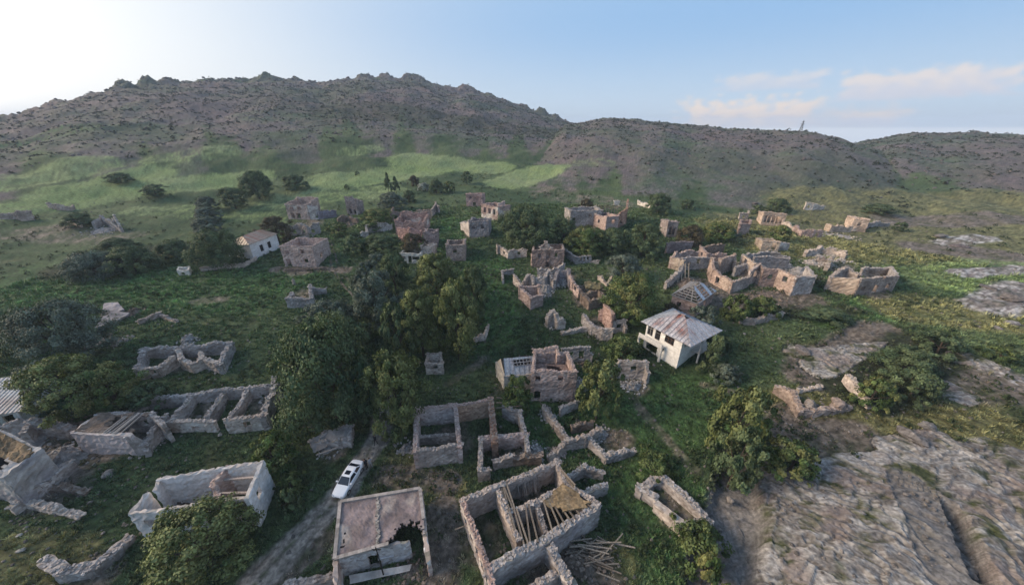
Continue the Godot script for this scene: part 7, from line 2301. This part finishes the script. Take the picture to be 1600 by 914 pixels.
func lay_zones() -> void:
	# pale meadows on the spurs
	zone(Vector2(-83.97, -168.50), Vector2(-38.44, -199.68), 17, 4)
	zone(Vector2(-57.95, -208.79), Vector2(-10.56, -201.03), 16, 4)
	zone(Vector2(0.00, -170.63), Vector2(16.49, -187.88), 17, 4)
	zone(Vector2(-167.89, -132.49), Vector2(-161.10, -160.27), 13, 4)
	zone(Vector2(-154.44, -145.73), Vector2(-124.08, -171.08), 13, 4)
	zone(Vector2(-167.01, -112.72), Vector2(-158.93, -132.40), 10, 4, .8)
	zone(Vector2(-193.20, -135.59), Vector2(-185.44, -161.02), 15, 4, .65)
	zone(Vector2(-167.42, -175.49), Vector2(-151.46, -193.63), 12, 4, .5)
	zone(Vector2(-92.89, -211.89), Vector2(-81.91, -222.92), 9, 4, .5)
	zone(Vector2(-273.85, -206.95), Vector2(-254.77, -223.26), 22, 5, .5)
	zone(Vector2(20.02, -190.62), Vector2(46.12, -189.20), 10, 4, .35)
	zone(Vector2(-142.80, -334.37), Vector2(17.69, -351.44), 44, 3, .5)
	zone(Vector2(-220.90, -369.89), Vector2(-128.81, -298.40), 30, 3, .35)
	zone(Vector2(-117.70, -127.60), Vector2(-74.04, -124.93), 12, 4, .4)
	zone(Vector2(-93.30, -142.49), Vector2(-55.45, -153.86), 14, 4, .55)
	zone(Vector2(-134.05, -125.29), Vector2(-124.73, -130.54), 8, 4, .5)
	# lush slopes round the houses
	zone(Vector2(-80.27, -71.58), Vector2(-54.37, -72.06), 13, 5, .7)
	zone(Vector2(-6.43, -80.88), Vector2(-5.11, -58.78), 9, 5, .8)
	zone(Vector2(5.96, -40.60), Vector2(27.14, -36.97), 10, 5, .9)
	zone(Vector2(14.02, -33.54), Vector2(17.89, -20.05), 7, 5, .9)
	zone(Vector2(-109.45, -73.17), Vector2(-84.54, -68.49), 16, 5, .6)
	zone(Vector2(56.40, -52.89), Vector2(74.91, -58.21), 5, 5, .8)
	zone(Vector2(-23.03, -111.68), Vector2(-19.93, -93.92), 9, 5, .7)
	# open yellowing pasture on the plateau
	zone(Vector2(81.53, -99.84), Vector2(150.43, -99.02), 30, 2, .9)
	zone(Vector2(114.78, -127.98), Vector2(190.53, -130.13), 26, 2, .8)
	zone(Vector2(72.54, -55.87), Vector2(86.28, -50.57), 9, 2, .7)
	zone(Vector2(51.53, -43.08), Vector2(61.99, -31.66), 7, 2, .6)
	zone(Vector2(89.59, -66.15), Vector2(121.70, -77.22), 8, 4, .5)
	zone(Vector2(37.52, -34.84), Vector2(51.99, -32.69), 5, 2, .9)
	zone(Vector2(46.81, -28.31), Vector2(56.66, -27.41), 5, 2, .9)
	zone(Vector2(-50.41, -19.24), Vector2(-45.29, -19.47), 4, 2, .8)
	zone(Vector2(-7.20, -19.71), Vector2(-7.85, -27.67), 3, 2, .7)
	zone(Vector2(-15.31, -31.83), Vector2(-12.17, -26.16), 2.5, 2, .6)
	zone(Vector2(8.32, -19.26), Vector2(10.33, -19.72), 3, 2, .6)
	zone(Vector2(-7.06, -18.90), Vector2(-8.23, -25.41), 2.6, 0, .8)
	zone(Vector2(-16.29, -29.60), Vector2(-8.05, -28.90), 2.2, 0, .7)
	zone(Vector2(-23.38, -19.55), Vector2(-20.65, -21.91), 2, 0, .7)
	zone(Vector2(8.45, -19.84), Vector2(9.29, -18.11), 2.4, 0, .8)
	zone(Vector2(17.32, -24.83), Vector2(17.40, -23.35), 2, 0, .5)
	# bare soil and scree
	zone(Vector2(42.31, -61.77), Vector2(57.31, -60.14), 4.5, 0, .9)
	zone(Vector2(39.58, -69.93), Vector2(44.12, -67.91), 3.5, 0, .8)
	zone(Vector2(110.00, -87.51), Vector2(123.85, -82.48), 8, 0, .8)
	zone(Vector2(125.99, -112.47), Vector2(170.12, -114.17), 9, 0, .7)
	zone(Vector2(34.90, -30.02), Vector2(40.70, -30.06), 4, 0, .8)
	zone(Vector2(34.46, -32.65), Vector2(37.52, -34.84), 2.5, 0, .8)
	zone(Vector2(-146.21, -101.64), Vector2(-119.12, -100.67), 9, 0, .5)
	zone(Vector2(-59.88, -81.46), Vector2(-41.49, -80.18), 2.2, 0, .8)
	zone(Vector2(-67.74, -66.61), Vector2(-63.39, -67.24), 2.2, 0, .5)
	zone(Vector2(16.10, -148.96), Vector2(38.18, -130.39), 12, 0, .4)
	# trodden earth in and round the ruins
	for e in [[Vector2(-9.02, -34.91), 4.0], [Vector2(-0.89, -33.95), 3.5], [Vector2(-4.19, -22.52), 3.5], [Vector2(2.96, -25.15), 4.0], [Vector2(3.85, -19.32), 3.5], [Vector2(-36.94, -25.42), 3.5], [Vector2(-52.65, -32.87), 4.0], [Vector2(-46.72, -37.98), 3.5], [Vector2(-39.15, -39.02), 3.0], [Vector2(-56.73, -48.81), 4.5], [Vector2(6.96, -45.59), 4.0], [Vector2(19.09, -43.94), 3.0], [Vector2(5.83, -71.17), 4.5], [Vector2(10.64, -75.52), 5.0], [Vector2(16.73, -67.48), 4.5], [Vector2(16.35, -58.43), 4.0], [Vector2(9.66, -81.42), 4.0], [Vector2(-53.29, -81.28), 5.0], [Vector2(43.77, -77.64), 5.0], [Vector2(55.51, -73.21), 7.0], [Vector2(62.60, -70.99), 6.0], [Vector2(70.51, -62.59), 5.0], [Vector2(74.26, -75.84), 6.0], [Vector2(-31.49, -103.72), 6.0], [Vector2(-10.72, -102.67), 5.0], [Vector2(-68.87, -114.81), 7.0], [Vector2(22.45, -108.86), 6.0], [Vector2(-24.46, -33.43), 2.5], [Vector2(-61.47, -31.37), 5.0], [Vector2(-53.33, -26.81), 4.0], [Vector2(-41.27, -19.11), 2.5], [Vector2(18.29, -23.90), 2.5], [Vector2(14.27, -34.52), 3.0], [Vector2(30.44, -53.89), 3.0], [Vector2(-15.68, -25.36), 3.0], [Vector2(-47.01, -69.25), 3.0]]:
		zone(e[0], e[0] + Vector2(.6, .3), e[1], 0, .62)
	zone(Vector2(-4.69, -51.98), Vector2(-10.79, -45.94), 1.2, 0, .6)
	zone(Vector2(-14.34, -28.43), Vector2(3.50, -51.62), 1.0, 0, .5)
	zone(Vector2(18.88, -41.45), Vector2(22.10, -27.85), .9, 0, .5)
	zone(Vector2(29.26, -41.53), Vector2(36.80, -34.97), 1.0, 0, .5)
	# rock
	zone(Vector2(26.83, -20.40), Vector2(47.06, -20.24), 8, 1)
	zone(Vector2(22.60, -17.19), Vector2(41.57, -15.84), 7, 1)
	zone(Vector2(35.79, -23.51), Vector2(52.30, -23.96), 5, 1)
	zone(Vector2(45.94, -41.79), Vector2(60.37, -48.84), 3.0, 1, .75)
	zone(Vector2(44.20, -40.66), Vector2(60.98, -48.39), 5.0, 0, .8)
	zone(Vector2(43.58, -27.81), Vector2(48.67, -28.12), 2.2, 1, .9)
	zone(Vector2(85.97, -55.10), Vector2(102.38, -62.76), 4.6, 1, .8)
	zone(Vector2(58.40, -36.57), Vector2(65.72, -34.63), 5, 0, .7)
	zone(Vector2(97.36, -69.41), Vector2(116.32, -73.18), 3, 1, .8)
	zone(Vector2(65.21, -41.27), Vector2(67.78, -36.26), 2.0, 1, .7)
	zone(Vector2(45.03, -45.78), Vector2(46.97, -45.10), 2, 1, .7)
	zone(Vector2(119.65, -91.60), Vector2(135.37, -95.85), 4, 1, .7)
	zone(Vector2(57.10, -36.11), Vector2(57.51, -34.28), 2, 1, .8)
	# dark thicket
	zone(Vector2(47.92, -36.73), Vector2(62.49, -43.89), 6, 3, .9)
	zone(Vector2(48.68, -56.18), Vector2(61.92, -55.53), 3, 3, .7)
	zone(Vector2(-25.54, -45.31), Vector2(-22.68, -37.81), 5, 3, .6)
	zone(Vector2(-108.46, -80.28), Vector2(-97.98, -93.67), 9, 3, .7)
	# dirt and gravel beside the road, the worn channel and the gully by the outcrop
	zone(Vector2(-25.43, -18.73), Vector2(-22.99, -22.47), 2.3, 6, .8)
	zone(Vector2(-22.99, -22.47), Vector2(-20.38, -27.81), 2.2, 6, .8)
	zone(Vector2(-20.38, -27.81), Vector2(-18.81, -34.68), 2.0, 6, .8)
	zone(Vector2(-18.81, -34.68), Vector2(-19.74, -40.34), 2.2, 6, .7)
	zone(Vector2(40.87, -23.67), Vector2(35.76, -15.06), 2.0, 6, 1)
	zone(Vector2(42.11, -20.86), Vector2(38.47, -15.31), .9, 8, 1)
	zone(Vector2(26.85, -28.70), Vector2(23.63, -22.94), 2.6, 8, .9)
	zone(Vector2(23.63, -22.94), Vector2(18.74, -17.02), 3.2, 8, .9)


func build_roads() -> void:
	strip("dirt_road", "rutted grey dirt road climbing from the lower edge to the trees", [Vector2(-26.39, -16.50), Vector2(-24.79, -19.75), Vector2(-22.76, -23.36), Vector2(-20.72, -26.80), Vector2(-19.64, -30.34), Vector2(-19.27, -34.46), Vector2(-19.28, -38.90), Vector2(-20.56, -44.22)], 3.0, 2.1, 0.09, Color(.30, .265, .23))
	strip("wheel_track", "inner wheel rut of the track passing the pink stone house", [Vector2(-54.97, -98.16), Vector2(-49.79, -89.28), Vector2(-45.05, -80.97), Vector2(-39.58, -73.70), Vector2(-34.30, -67.97)], 0.7, 0.6, 0.08, Color(.17, .145, .12))
	strip("wheel_track", "outer wheel rut of the track, nearer the grey green willows", [Vector2(-53.87, -99.07), Vector2(-48.19, -89.22), Vector2(-43.70, -81.61), Vector2(-38.12, -74.54), Vector2(-33.04, -69.18)], 0.7, 0.6, 0.08, Color(.17, .145, .12))
